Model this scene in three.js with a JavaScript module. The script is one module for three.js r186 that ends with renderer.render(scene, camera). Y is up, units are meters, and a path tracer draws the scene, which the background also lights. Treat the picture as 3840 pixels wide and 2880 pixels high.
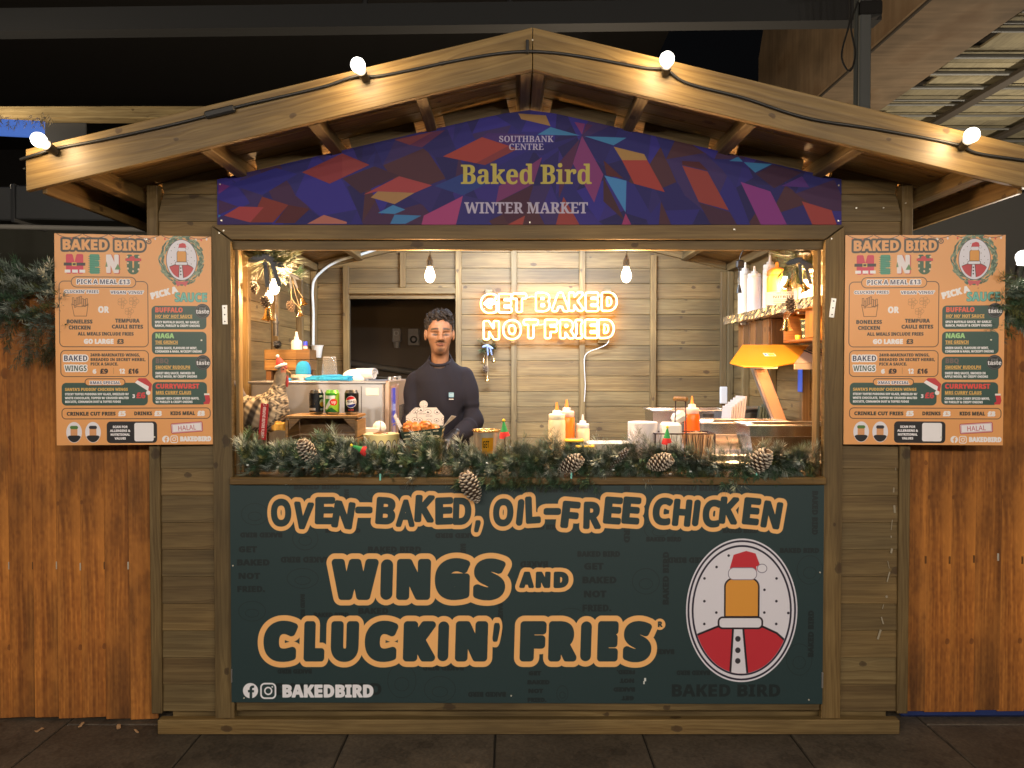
import * as THREE from 'three';
import { mergeGeometries } from 'three/addons/utils/BufferGeometryUtils.js';
import { RectAreaLightUniformsLib } from 'three/addons/lights/RectAreaLightUniformsLib.js';

// ---------------------------------------------------------------- camera, sky, exposure
const scene = new THREE.Scene();
const camera = new THREE.PerspectiveCamera(53.05, 4 / 3, 0.05, 120);
camera.position.set(-0.079, 1.63, 3.44);
camera.rotation.set(THREE.MathUtils.degToRad(-1.2), 0, 0);
const renderer = new THREE.WebGLRenderer({ antialias: true });
renderer.toneMapping = THREE.LinearToneMapping;
renderer.toneMappingExposure = 1.0;
renderer.shadowMap.enabled = true;
RectAreaLightUniformsLib.init();
{ // a night sky over the river bank: almost black blue
  const w = 32, h = 16, d = new Float32Array(w * h * 4);
  for (let i = 0; i < w * h; i++) d.set([0.0022, 0.0023, 0.0026, 1], i * 4);
  const t = new THREE.DataTexture(d, w, h, THREE.RGBAFormat, THREE.FloatType);
  t.mapping = THREE.EquirectangularReflectionMapping; t.magFilter = THREE.LinearFilter; t.needsUpdate = true;
  scene.background = t; scene.environment = t;
}
const moon = new THREE.DirectionalLight(0xfff4e6, 0.02);
moon.position.set(-6, 14, 12); moon.castShadow = true; moon.shadow.radius = 20;
Object.assign(moon.shadow.camera, { left: -6, right: 6, top: 6, bottom: -3, far: 40 });
scene.add(moon);

// ---------------------------------------------------------------- helpers
const PI = Math.PI, rad = (d) => d * PI / 180, V = (x, y, z) => new THREE.Vector3(x, y, z);
const lerp = (a, b, t) => a + (b - a) * t, clamp = (x, a, b) => Math.min(b, Math.max(a, x));
function rng(seed) { let s = seed >>> 0; return () => { s = (s + 0x6d2b79f5) | 0; let t = Math.imul(s ^ (s >>> 15), 1 | s); t = (t + Math.imul(t ^ (t >>> 7), 61 | t)) ^ t; return ((t ^ (t >>> 14)) >>> 0) / 4294967296; }; }
const R = rng(7);
const rr = (a, b, r = R) => a + (b - a) * r();
const lin = (r, g, b) => new THREE.Color().setRGB(r, g, b);
const taken = {};
function numbered(name) { const n = taken[name] ?? 0; taken[name] = n + 1; return n ? name + '_' + String(n).padStart(3, '0') : name; }
function tag(o, label, category, group) { o.userData.label = label; o.userData.category = category; if (group) o.userData.group = group; return o; }
function thing(name, label, category, pos = [0, 0, 0], turn = 0, group) {
  const o = new THREE.Group(); o.name = numbered(name); o.position.set(...pos); o.rotation.y = turn; scene.add(o);
  return tag(o, label, category, group);
}
function part(name, geo, mat, parent, pos, rot) {
  const m = new THREE.Mesh(geo, mat); m.name = name; m.castShadow = m.receiveShadow = true;
  if (pos) m.position.set(...pos);
  if (rot) m.rotation.set(...rot);
  parent.add(m); return m;
}
function single(name, label, category, geo, mat, pos, rot, group) { const m = part(numbered(name), geo, mat, scene, pos, rot); return tag(m, label, category, group); }
function struct(name, geo, mat, pos, rot) { const m = part(numbered(name), geo, mat, scene, pos, rot); m.userData.kind = 'structure'; return m; }
function structGroup(name) { const o = new THREE.Group(); o.name = numbered(name); o.userData.kind = 'structure'; scene.add(o); return o; }
const at = (geo, x, y, z, rx = 0, ry = 0, rz = 0) => geo.applyMatrix4(new THREE.Matrix4().compose(V(x, y, z), new THREE.Quaternion().setFromEuler(new THREE.Euler(rx, ry, rz)), V(1, 1, 1)));
function merge(list) {
  list = list.map((g) => { g = g.index ? g.toNonIndexed() : g; if (!g.attributes.uv) g.setAttribute('uv', new THREE.BufferAttribute(new Float32Array(g.attributes.position.count * 2), 2)); return g; });
  return mergeGeometries(list);
}
// box with chamfered edges, 44 triangles, uv in metres with u along its longest side
function cbox(sx, sy, sz, k = 0.003, uo = 0, vo = 0, long) {
  const h = [sx / 2, sy / 2, sz / 2]; k = Math.min(k, ...h.map((x) => x * 0.6));
  if (long === undefined) long = sx >= sy && sx >= sz ? 0 : sy >= sz ? 1 : 2;
  const pt = (s, f) => s.map((q, i) => q * (i === f ? h[i] : h[i] - k));
  const polys = [], S = [-1, 1];
  for (let f = 0; f < 3; f++) { const a = (f + 1) % 3, b = (f + 2) % 3;
    for (const s of S) { const q = [[-1, -1], [1, -1], [1, 1], [-1, 1]].map(([i, j]) => { const c = [0, 0, 0]; c[f] = s; c[a] = i; c[b] = j; return pt(c, f); }); polys.push([q, f]); }
    for (const i of S) for (const j of S) { const m = (u) => { const c = [0, 0, 0]; c[f] = u; c[a] = i; c[b] = j; return c; }; polys.push([[pt(m(-1), a), pt(m(1), a), pt(m(1), b), pt(m(-1), b)], a]); }
  }
  for (const x of S) for (const y of S) for (const z of S) polys.push([[pt([x, y, z], 0), pt([x, y, z], 1), pt([x, y, z], 2)], 0]);
  const P = [], N = [], U = [], A = V(0, 0, 0), B = V(0, 0, 0);
  for (const [q, f] of polys) {
    A.set(q[1][0] - q[0][0], q[1][1] - q[0][1], q[1][2] - q[0][2]); B.set(q[2][0] - q[0][0], q[2][1] - q[0][1], q[2][2] - q[0][2]);
    const n = A.clone().cross(B).normalize(), out = n.x * q[0][0] + n.y * q[0][1] + n.z * q[0][2] > 0;
    const o = [0, 1, 2].filter((i) => i !== f), ua = f === long ? o[0] : long, va = f === long ? o[1] : o.find((i) => i !== long);
    const tri = q.length === 4 ? [0, 1, 2, 0, 2, 3] : [0, 1, 2];
    if (!out) { n.negate(); tri.reverse(); }
    for (const t of tri) { P.push(...q[t]); N.push(n.x, n.y, n.z); U.push(q[t][ua] + uo, q[t][va] + vo); }
  }
  const g = new THREE.BufferGeometry();
  g.setAttribute('position', new THREE.Float32BufferAttribute(P, 3)); g.setAttribute('normal', new THREE.Float32BufferAttribute(N, 3)); g.setAttribute('uv', new THREE.Float32BufferAttribute(U, 2));
  return g;
}
const cache = new Map();
// timber piece: one of a few grain offsets per size, so alike boards share geometries
function timber(sx, sy, sz, k = 0.003, long) {
  const v = Math.floor(R() * 5), key = [sx, sy, sz].map((x) => x.toFixed(3)).join() + v + long + k;
  if (!cache.has(key)) cache.set(key, cbox(sx, sy, sz, k, 0.37 * v + sx * 0.21, 0.213 * v + sy * 0.4, long));
  return cache.get(key);
}
// straight-sided board cut to a polygon [x, y], thickness d along z
function cutBoard(pts, d, bevel = 0.002) {
  const s = new THREE.Shape(pts.map((p) => new THREE.Vector2(p[0], p[1])));
  return new THREE.ExtrudeGeometry(s, { depth: d, bevelEnabled: bevel > 0, bevelThickness: bevel, bevelSize: bevel, bevelOffset: -bevel, bevelSegments: 1 });
}
const tube = (pts, r, seg = 24, rs = 8, closed = false) => new THREE.TubeGeometry(new THREE.CatmullRomCurve3(pts.map((p) => p.isVector3 ? p : V(...p)), closed), seg, r, rs, closed);
const lathe = (pts, seg = 28) => new THREE.LatheGeometry(pts.map((p) => new THREE.Vector2(p[0], p[1])), seg);
const cyl = (r0, r1, h, seg = 20, x = 0, y = 0, z = 0) => new THREE.CylinderGeometry(r0, r1, h, seg).translate(x, y, z);
function rod(a, b, r, seg = 8, r2 = r) { const d = V(...b).sub(V(...a)), g = new THREE.CylinderGeometry(r2, r, d.length(), seg); g.applyQuaternion(new THREE.Quaternion().setFromUnitVectors(V(0, 1, 0), d.clone().normalize())); return g.translate((a[0] + b[0]) / 2, (a[1] + b[1]) / 2, (a[2] + b[2]) / 2); }
function paint(geo, fn) { // vertex colours (linear)
  const p = geo.attributes.position, c = new Float32Array(p.count * 3), v = V(0, 0, 0);
  for (let i = 0; i < p.count; i++) { v.fromBufferAttribute(p, i); c.set(fn(v, i), i * 3); }
  geo.setAttribute('color', new THREE.BufferAttribute(c, 3)); return geo;
}
const std = (o) => new THREE.MeshStandardMaterial({ roughness: 0.7, ...o });
const phys = (o) => new THREE.MeshPhysicalMaterial({ roughness: 0.7, ...o });
function lamp(x, y, z, color, power, radius = 1.5, parent = scene) {
  const l = new THREE.PointLight(color, power); l.position.set(x, y, z); l.castShadow = true; l.shadow.radius = radius; l.shadow.bias = -0.002; parent.add(l); return l;
}
function area(x, y, z, tx, ty, tz, w, h, color, power) {
  const l = new THREE.RectAreaLight(color, power, w, h); l.position.set(x, y, z); scene.add(l); l.lookAt(tx, ty, tz); return l;
}

// ---------------------------------------------------------------- noise and computed textures
function hash2(x, y, s) { let h = Math.imul(x, 374761393) + Math.imul(y, 668265263) + Math.imul(s, 1442695041); h = Math.imul(h ^ (h >>> 13), 1274126177); return ((h ^ (h >>> 16)) >>> 0) / 4294967296; }
function vnoise(x, y, px, py, s) { // periodic value noise
  const ix = Math.floor(x), iy = Math.floor(y), fx = x - ix, fy = y - iy, u = fx * fx * (3 - 2 * fx), v = fy * fy * (3 - 2 * fy);
  const m = (a, p) => ((a % p) + p) % p, a = m(ix, px), b = m(ix + 1, px), c = m(iy, py), d = m(iy + 1, py);
  return lerp(lerp(hash2(a, c, s), hash2(b, c, s), u), lerp(hash2(a, d, s), hash2(b, d, s), u), v);
}
const fbm = (x, y, px, py, s, n = 4) => { let a = 0.5, t = 0; for (let i = 0; i < n; i++) { t += a * vnoise(x, y, px, py, s + i * 17); x *= 2; y *= 2; px *= 2; py *= 2; a *= 0.5; } return t / (1 - Math.pow(0.5, n)); };
function dataTex(w, h, f, srgb = true) {
  const d = new Uint8Array(w * h * 4);
  for (let y = 0; y < h; y++) for (let x = 0; x < w; x++) { const c = f(x / w, y / h), i = (y * w + x) * 4; d[i] = clamp(c[0], 0, 255); d[i + 1] = clamp(c[1], 0, 255); d[i + 2] = clamp(c[2], 0, 255); d[i + 3] = 255; }
  const t = new THREE.DataTexture(d, w, h); t.wrapS = t.wrapT = THREE.RepeatWrapping; t.magFilter = THREE.LinearFilter; t.minFilter = THREE.LinearMipmapLinearFilter; t.generateMipmaps = true;
  if (srgb) t.colorSpace = THREE.SRGBColorSpace; t.needsUpdate = true; return t;
}
// softwood: 2 m along the grain by 1 m across; returns colour and height maps
function woodMaps(seed, light, dark, knotCol, { knots = 15, rings = 105, contrast = 1, stain = 0.3, rough = 0, pale = 0 } = {}) {
  const r = rng(seed), K = [];
  for (let i = 0; i < knots; i++) K.push([r() * 2, r(), 0.005 + 0.013 * r() * r(), 0.012 + 0.018 * r()]);
  const W = 1024, H = 512, height = new Float32Array(W * H);
  const wrap = (d, p) => d - p * Math.round(d / p);
  const col = dataTex(W, H, (u, v) => {
    const x = u * 2, y = v; let h = y + 0.03 * (vnoise(x * 1.5, y * 5, 3, 5, seed) - 0.5) + 0.006 * (vnoise(x * 6, y * 24, 12, 24, seed + 3) - 0.5), kn = 0, ring = 0;
    for (const [kx, ky, kr, s] of K) {
      const dx = wrap(x - kx, 2), dy = wrap(y - ky, 1); if (Math.abs(dx) > 0.25 || Math.abs(dy) > 0.08) continue;
      h += s * Math.sign(dy) * Math.exp(-((dx / 0.055) ** 2) - Math.abs(dy) / 0.022) * (1 - Math.exp(-Math.abs(dy) / 0.004));
      const d = Math.hypot(dx / 1.5, dy) / kr * (0.75 + 0.55 * vnoise(x * 90, y * 90, 180, 90, seed + 2)); if (d < 1.6) { kn = Math.max(kn, clamp((1.25 - d) * 1.5, 0, 1)); ring = Math.max(ring, Math.exp(-(((d - 1) / 0.22) ** 2))); }
    }
    const g1 = vnoise(x, h * rings, 2, rings, seed + 7), g2 = vnoise(x * 2.5, h * rings * 3.1, 5, Math.round(rings * 3.1), seed + 9), fib = vnoise(x * 14, y * 190, 28, 190, seed + 11);
    let g = clamp(Math.pow(g1, 1.5) * 0.7 + (g2 - 0.35) * 0.6 + 0.1, 0, 1) * contrast; const blot = fbm(x * 2, y * 5, 4, 5, seed + 21) - 0.5;
    g = clamp(g + (fib - 0.5) * 0.36 + rough * (vnoise(x * 60, y * 120, 120, 120, seed + 5) - 0.5), 0, 1.2);
    height[Math.round(v * H) * W + Math.round(u * W)] = (1 - g * 0.7) * (1 - kn * 0.5);
    const o = [0, 1, 2].map((i) => { let c = lerp(light[i], dark[i], g); c *= 1 + stain * blot * 1.6; c = lerp(c, knotCol[i], kn * 0.6); if (pale) c = lerp(c, light[i] * 1.12, pale * clamp((fbm(x * 5, y * 14, 10, 14, seed + 61, 3) - 0.56) * 7, 0, 1) * (0.5 + 0.5 * fib)); return c * (1 - 0.2 * ring); });
    return o;
  });
  const bump = dataTex(W, H, (u, v) => { const c = 255 * height[Math.round(v * H) * W + Math.round(u * W)]; return [c, c, c]; }, false);
  for (const t of [col, bump]) t.repeat.set(0.5, 1);
  return { col, bump };
}
const stallWood = woodMaps(11, [206, 186, 138], [142, 118, 74], [92, 66, 40], { contrast: 0.72, stain: 0.4, knots: 24 });
const fenceWood = woodMaps(31, [216, 150, 78], [140, 86, 36], [128, 74, 32], { knots: 22, rings: 44, contrast: 0.85, stain: 0.55, rough: 0.35, pale: 0.55 });
const woodMat = (m, tint, rough = 0.62, bump = 0.0008, extra = {}) => std({ map: m.col, bumpMap: m.bump, bumpScale: bump, color: tint, roughness: rough, ...extra });
const M = {
  stall: [[0.27, 0.232, 0.175], [0.23, 0.2, 0.155], [0.305, 0.258, 0.19], [0.245, 0.22, 0.178], [0.285, 0.235, 0.165], [0.25, 0.21, 0.16]].map((c) => woodMat(stallWood, lin(...c))),
  fascia: woodMat(stallWood, lin(0.29, 0.24, 0.16), 0.5),
  fence: [[0.56, 0.48, 0.33], [0.47, 0.4, 0.27], [0.62, 0.54, 0.38], [0.51, 0.43, 0.28]].map((c) => woodMat(fenceWood, lin(...c), 0.75, 0.0015)),
  roofIn: [[0.4, 0.31, 0.2], [0.34, 0.26, 0.17], [0.44, 0.34, 0.22]].map((c) => woodMat(stallWood, lin(...c))),
  crate: [[0.36, 0.24, 0.13], [0.26, 0.165, 0.085]].map((c) => woodMat(stallWood, lin(...c), 0.5)),
  darkWood: woodMat(stallWood, lin(0.2, 0.105, 0.05), 0.5),
  black: std({ color: lin(0.012, 0.012, 0.013), roughness: 0.45 }),
  matteBlack: std({ color: lin(0.02, 0.019, 0.018), roughness: 0.8 }),
  steel: std({ color: lin(0.6, 0.6, 0.6), metalness: 1, roughness: 0.28 }),
  panSteel: std({ color: lin(0.56, 0.55, 0.54), metalness: 1, roughness: 0.22 }),
  steelDull: std({ color: lin(0.5, 0.5, 0.51), metalness: 1, roughness: 0.42 }),
  screw: std({ color: lin(0.7, 0.68, 0.6), metalness: 0.6, roughness: 0.4 }),
  chip: std({ color: lin(0.3, 0.26, 0.19), roughness: 0.8 }),
  white: std({ color: lin(0.62, 0.62, 0.63), roughness: 0.5 }),
  whitePlastic: phys({ color: lin(0.8, 0.79, 0.76), roughness: 0.35, transmission: 0.25 }),
  bronze: std({ color: lin(0.75, 0.5, 0.2), metalness: 1, roughness: 0.25 }),
  bulbWarm: std({ color: lin(0.9, 0.9, 0.88), emissive: lin(1, 0.86, 0.62), emissiveIntensity: 5, roughness: 0.2 }),
  bulbWhite: std({ color: lin(0.9, 0.9, 0.88), emissive: lin(1, 0.95, 0.86), emissiveIntensity: 5, roughness: 0.2 }),
};
const pick = (list) => list[Math.floor(R() * list.length)];
function canvasTex(w, h, draw) {
  const c = document.createElement('canvas'); c.width = w; c.height = h; const x = c.getContext('2d'); draw(x, w, h);
  const t = new THREE.CanvasTexture(c); t.colorSpace = THREE.SRGBColorSpace; t.anisotropy = 8; return t;
}
const SANS = (s) => 'bold ' + s + 'px sans-serif', SERIF = (s) => 'bold ' + s + 'px serif';
// text centred at x with its baseline at y, squeezed or widened to a given width
function fitText(c, s, x, y, width, size, { font = SANS, fill, stroke, lw = 0, rot = 0, align = 'center' } = {}) {
  c.save(); c.font = font(size); c.translate(x, y); c.rotate(rot); const w = c.measureText(s).width, k = width ? width / w : 1; c.scale(k, 1);
  c.textAlign = align; c.textBaseline = 'alphabetic'; c.lineJoin = 'round';
  if (stroke) { c.strokeStyle = stroke; c.lineWidth = lw; c.strokeText(s, 0, 0); }
  if (fill) { c.fillStyle = fill; c.fillText(s, 0, 0); }
  c.restore();
}
function roundRect(c, x, y, w, h, r, fill, stroke, lw) { c.beginPath(); c.roundRect(x, y, w, h, r); if (fill) { c.fillStyle = fill; c.fill(); } if (stroke) { c.strokeStyle = stroke; c.lineWidth = lw; c.stroke(); } }
function oval(c, x, y, rx, ry, fill, stroke, lw) { c.beginPath(); c.ellipse(x, y, rx, ry, 0, 0, 7); if (fill) { c.fillStyle = fill; c.fill(); } if (stroke) { c.strokeStyle = stroke; c.lineWidth = lw; c.stroke(); } }
function poly(c, pts, fill) { c.beginPath(); pts.forEach((p, i) => c[i ? 'lineTo' : 'moveTo'](p[0], p[1])); c.closePath(); c.fillStyle = fill; c.fill(); }

// ---------------------------------------------------------------- prints (flat graphics of the signs)
const bannerTex = canvasTex(2048, 380, (c, w, h) => {
  const r = rng(5); c.fillStyle = '#2e2880'; c.fillRect(0, 0, w, h);
  c.scale(w / 4068, h / 755); // units: 0..4068 across, 0..755 down
  const blues = ['#2f2a86', '#28236f', '#37309a', '#332b78', '#241f63', '#3a2f8c', '#2b2a7c', '#41306f', '#4a2b55', '#54303f'];
  for (let i = -2; i < 22; i++) for (let j = -1; j < 5; j++) { // facets
    const q = (a, b) => [a * 230 + b * 110 + 60 * Math.sin(a * 2.3 + b), b * 175 + 40 * Math.sin(a * 1.7 - b * 2)];
    poly(c, [q(i, j), q(i + 1, j - 0.4), q(i + 1, j + 0.7), q(i, j + 1)], blues[Math.floor(r() * blues.length)]);
    if (r() < 0.5) poly(c, [q(i, j), q(i + 1, j - 0.4), q(i, j + 1)], blues[Math.floor(r() * 8)]);
  }
  const shift = (dx, list) => list.forEach(([col, ...p]) => poly(c, p.map(([x, y]) => [x + dx, y - 700]), col));
  const L = (list) => shift(-1396, list), C = (list) => shift(816, list), Q = (list) => shift(3028, list);
  L([['#2a2a92', [1480, 1190], [1780, 1080], [1920, 1120], [1690, 1260]], ['#7a2d8a', [1405, 1180], [1480, 1200], [1405, 1255]], ['#8c3a36', [1690, 1270], [1860, 1325], [1760, 1440], [1610, 1440]], ['#b4484e', [1540, 1335], [1700, 1340], [1610, 1440], [1440, 1395]], ['#c27a6c', [2090, 1390], [2240, 1436], [2240, 1450], [1980, 1450]], ['#5c2733', [1860, 1325], [2000, 1350], [1900, 1445], [1770, 1445]], ['#953942', [1950, 1110], [2212, 985], [2390, 1060], [2130, 1185]], ['#4c2a5e', [1405, 1290], [1530, 1335], [1405, 1390]], ['#3d8ac0', [1403, 1388], [1420, 1394], [1404, 1408]]]);
  C([['#8a3f4a', [340, 895], [600, 840], [440, 930]], ['#682d58', [600, 840], [670, 832], [520, 945], [440, 930]], ['#4b2d7a', [945, 850], [1200, 860], [1085, 935], [910, 878]], ['#ad4540', [910, 878], [1085, 935], [870, 1050], [655, 1005]], ['#8c3c44', [1085, 935], [1145, 955], [930, 1062], [870, 1050]], ['#9c4146', [0, 1005], [175, 1060], [0, 1145]], ['#46263f', [0, 1150], [210, 1070], [370, 1130], [120, 1250]],
    ['#b04a50', [370, 1135], [585, 1195], [470, 1245], [230, 1235], [135, 1258]], ['#b48c5c', [230, 1235], [470, 1245], [340, 1320], [185, 1275]], ['#4690c8', [330, 1325], [410, 1355], [340, 1385], [230, 1378]], ['#4488c0', [340, 1388], [515, 1395], [410, 1450], [310, 1450]], ['#b24a86', [785, 1265], [740, 1455], [515, 1455], [530, 1395]], ['#2b4690', [600, 1200], [780, 1120], [950, 1180], [785, 1262]], ['#823c78', [1300, 1010], [1245, 1185], [1000, 1310], [1020, 1200]], ['#aa4a46', [1190, 1395], [1175, 1455], [1075, 1455]], ['#a04444', [1440, 1270], [1545, 1455], [1390, 1455]],
    ['#4c2642', [1000, 1310], [1245, 1190], [1190, 1390], [1080, 1452]], ['#35307e', [740, 1452], [790, 1262], [1000, 1310], [950, 1455]],
    ['#b48e56', [1145, 722], [1325, 735], [1355, 805], [1165, 760]], ['#4590c4', [1355, 812], [1550, 868], [1270, 862]], ['#8a3c80', [1510, 778], [1580, 790], [1560, 862]], ['#5c2a60', [1585, 790], [1630, 800], [1565, 862]], ['#4594c8', [1575, 872], [1850, 882], [1765, 932]], ['#b69054', [1765, 940], [1965, 990], [1985, 1030], [1820, 1030]], ['#b04440', [1820, 1030], [1985, 1030], [2100, 1240], [1900, 1185]], ['#8c4080', [1560, 870], [1700, 1125], [1640, 1310], [1500, 1050]], ['#5a2c56', [1545, 890], [1500, 1060], [1410, 1280], [1415, 1040]], ['#2a2678', [1550, 868], [1300, 1000], [1200, 960]], ['#5c2632', [1700, 1030], [1830, 1150], [1720, 1130]], ['#4c2a38', [1700, 1140], [1840, 1430], [1700, 1300]], ['#4c98d6', [1705, 1130], [1850, 1165], [1845, 1375]], ['#a83e76', [1845, 1380], [1882, 1455], [1820, 1455]], ['#2f2c86', [1850, 1165], [1900, 1190], [2040, 1440], [1850, 1380]]]);
  Q([['#a04440', [0, 1065], [165, 1105], [305, 1360], [110, 1305]], ['#421f42', [590, 1060], [780, 1110], [600, 1215], [480, 1120]], ['#3c8cc4', [365, 1005], [395, 1040], [305, 1035]], ['#3f90c8', [400, 1042], [585, 1055], [475, 1112]], ['#923c92', [380, 1172], [575, 1235], [685, 1455], [515, 1455]], ['#5a3088', [780, 1135], [830, 1210], [645, 1200]], ['#ad4846', [780, 1300], [975, 1360], [1010, 1455], [850, 1455]], ['#4a2845', [110, 1310], [310, 1370], [360, 1455], [190, 1455]], ['#561f2e', [0, 1035], [110, 1040], [170, 1100], [0, 1060]]]);
  const tx = 1197 + 816, wh = '#cdc9de';
  fitText(c, 'SOUTHBANK', tx, 910 - 700, 355, 58, { font: SERIF, fill: wh }); fitText(c, 'CENTRE', tx, 962 - 700, 228, 58, { font: SERIF, fill: wh });
  fitText(c, 'Baked Bird', tx, 1185 - 700, 855, 172, { font: SERIF, fill: '#d2c664', stroke: '#d2c664', lw: 3 });
  fitText(c, 'WINTER MARKET', tx, 1380 - 700, 805, 100, { font: SERIF, fill: wh, stroke: wh, lw: 2 });
});

// plain stand-in emblem: bust-shaped colour fields on a snowy oval, no face or figure drawn
function emblem(c, x, y, rx, ry, rings = true) {
  c.save(); c.translate(x, y); c.scale(rx / 395, ry / 505);
  if (rings) { oval(c, 0, 0, 395, 505, '#d9d8e6'); oval(c, 0, 0, 378, 486, null, '#241f33', 13); oval(c, 0, 0, 348, 452, '#d9d8e6', '#241f33', 13); } else oval(c, 0, 0, 390, 500, '#d9d8e6', '#3a3348', 14);
  const dots = [[-95, -385], [-180, -305], [-265, -225], [245, -225], [160, -145], [-265, -65], [245, -65], [-180, 15], [160, 15], [330, 18], [-265, 95], [245, 95], [-60, -225]];
  for (const [a, b] of dots) oval(c, a, b, 9, 9, '#2c2838');
  c.save(); c.beginPath(); c.ellipse(0, 0, 340, 444, 0, 0, 7); c.clip();
  poly(c, [[-360, 190], [-300, 165], [-150, 105], [130, 105], [250, 160], [340, 240], [340, 500], [-360, 500]], '#bb2a38'); c.strokeStyle = '#1d1520'; c.lineWidth = 14; c.stroke();
  poly(c, [[-60, 110], [10, 110], [44, 460], [-80, 460]], '#d9d8e6'); c.stroke(); c.restore();
  for (const b of [200, 280, 355]) oval(c, -26, b, 19, 20, '#33303a');
  c.lineWidth = 13; roundRect(c, -120, -225, 240, 270, [60, 60, 6, 6], '#d9963c', '#1d1520', 11);
  roundRect(c, -164, 48, 310, 78, 30, '#dcdbe8', '#1d1520', 12);
  poly(c, [[-85, -300], [-60, -390], [30, -418], [95, -400], [130, -310], [100, -310], [105, -270], [-85, -275]], '#bf2b38');
  oval(c, 142, -295, 34, 30, '#dcdbe8', '#77738a', 5); roundRect(c, -96, -300, 200, 84, 38, '#dcdbe8', '#77738a', 5);
  c.restore();
}
function socialMarks(c, x, y, s, col, bg) { // round f mark and rounded camera mark
  oval(c, x, y, s, s, col); c.save(); c.translate(x, y); c.scale(s / 50, s / 50);
  c.fillStyle = bg; c.fillRect(-6, -14, 17, 64); c.fillRect(-17, -4, 40, 15); c.beginPath(); c.arc(13, -14, 19, PI, PI * 1.5); c.lineTo(24, -33); c.lineTo(24, -18); c.lineTo(16, -18); c.arc(16, -13, 5, -PI / 2, PI, true); c.fill();
  c.restore();
  roundRect(c, x + s * 1.38, y - s * 0.92, s * 1.9, s * 1.9, s * 0.5, null, col, s * 0.22); oval(c, x + s * 2.33, y + s * 0.03, s * 0.45, s * 0.45, null, col, s * 0.2); oval(c, x + s * 2.87, y - s * 0.5, s * 0.12, s * 0.12, col);
}
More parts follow.
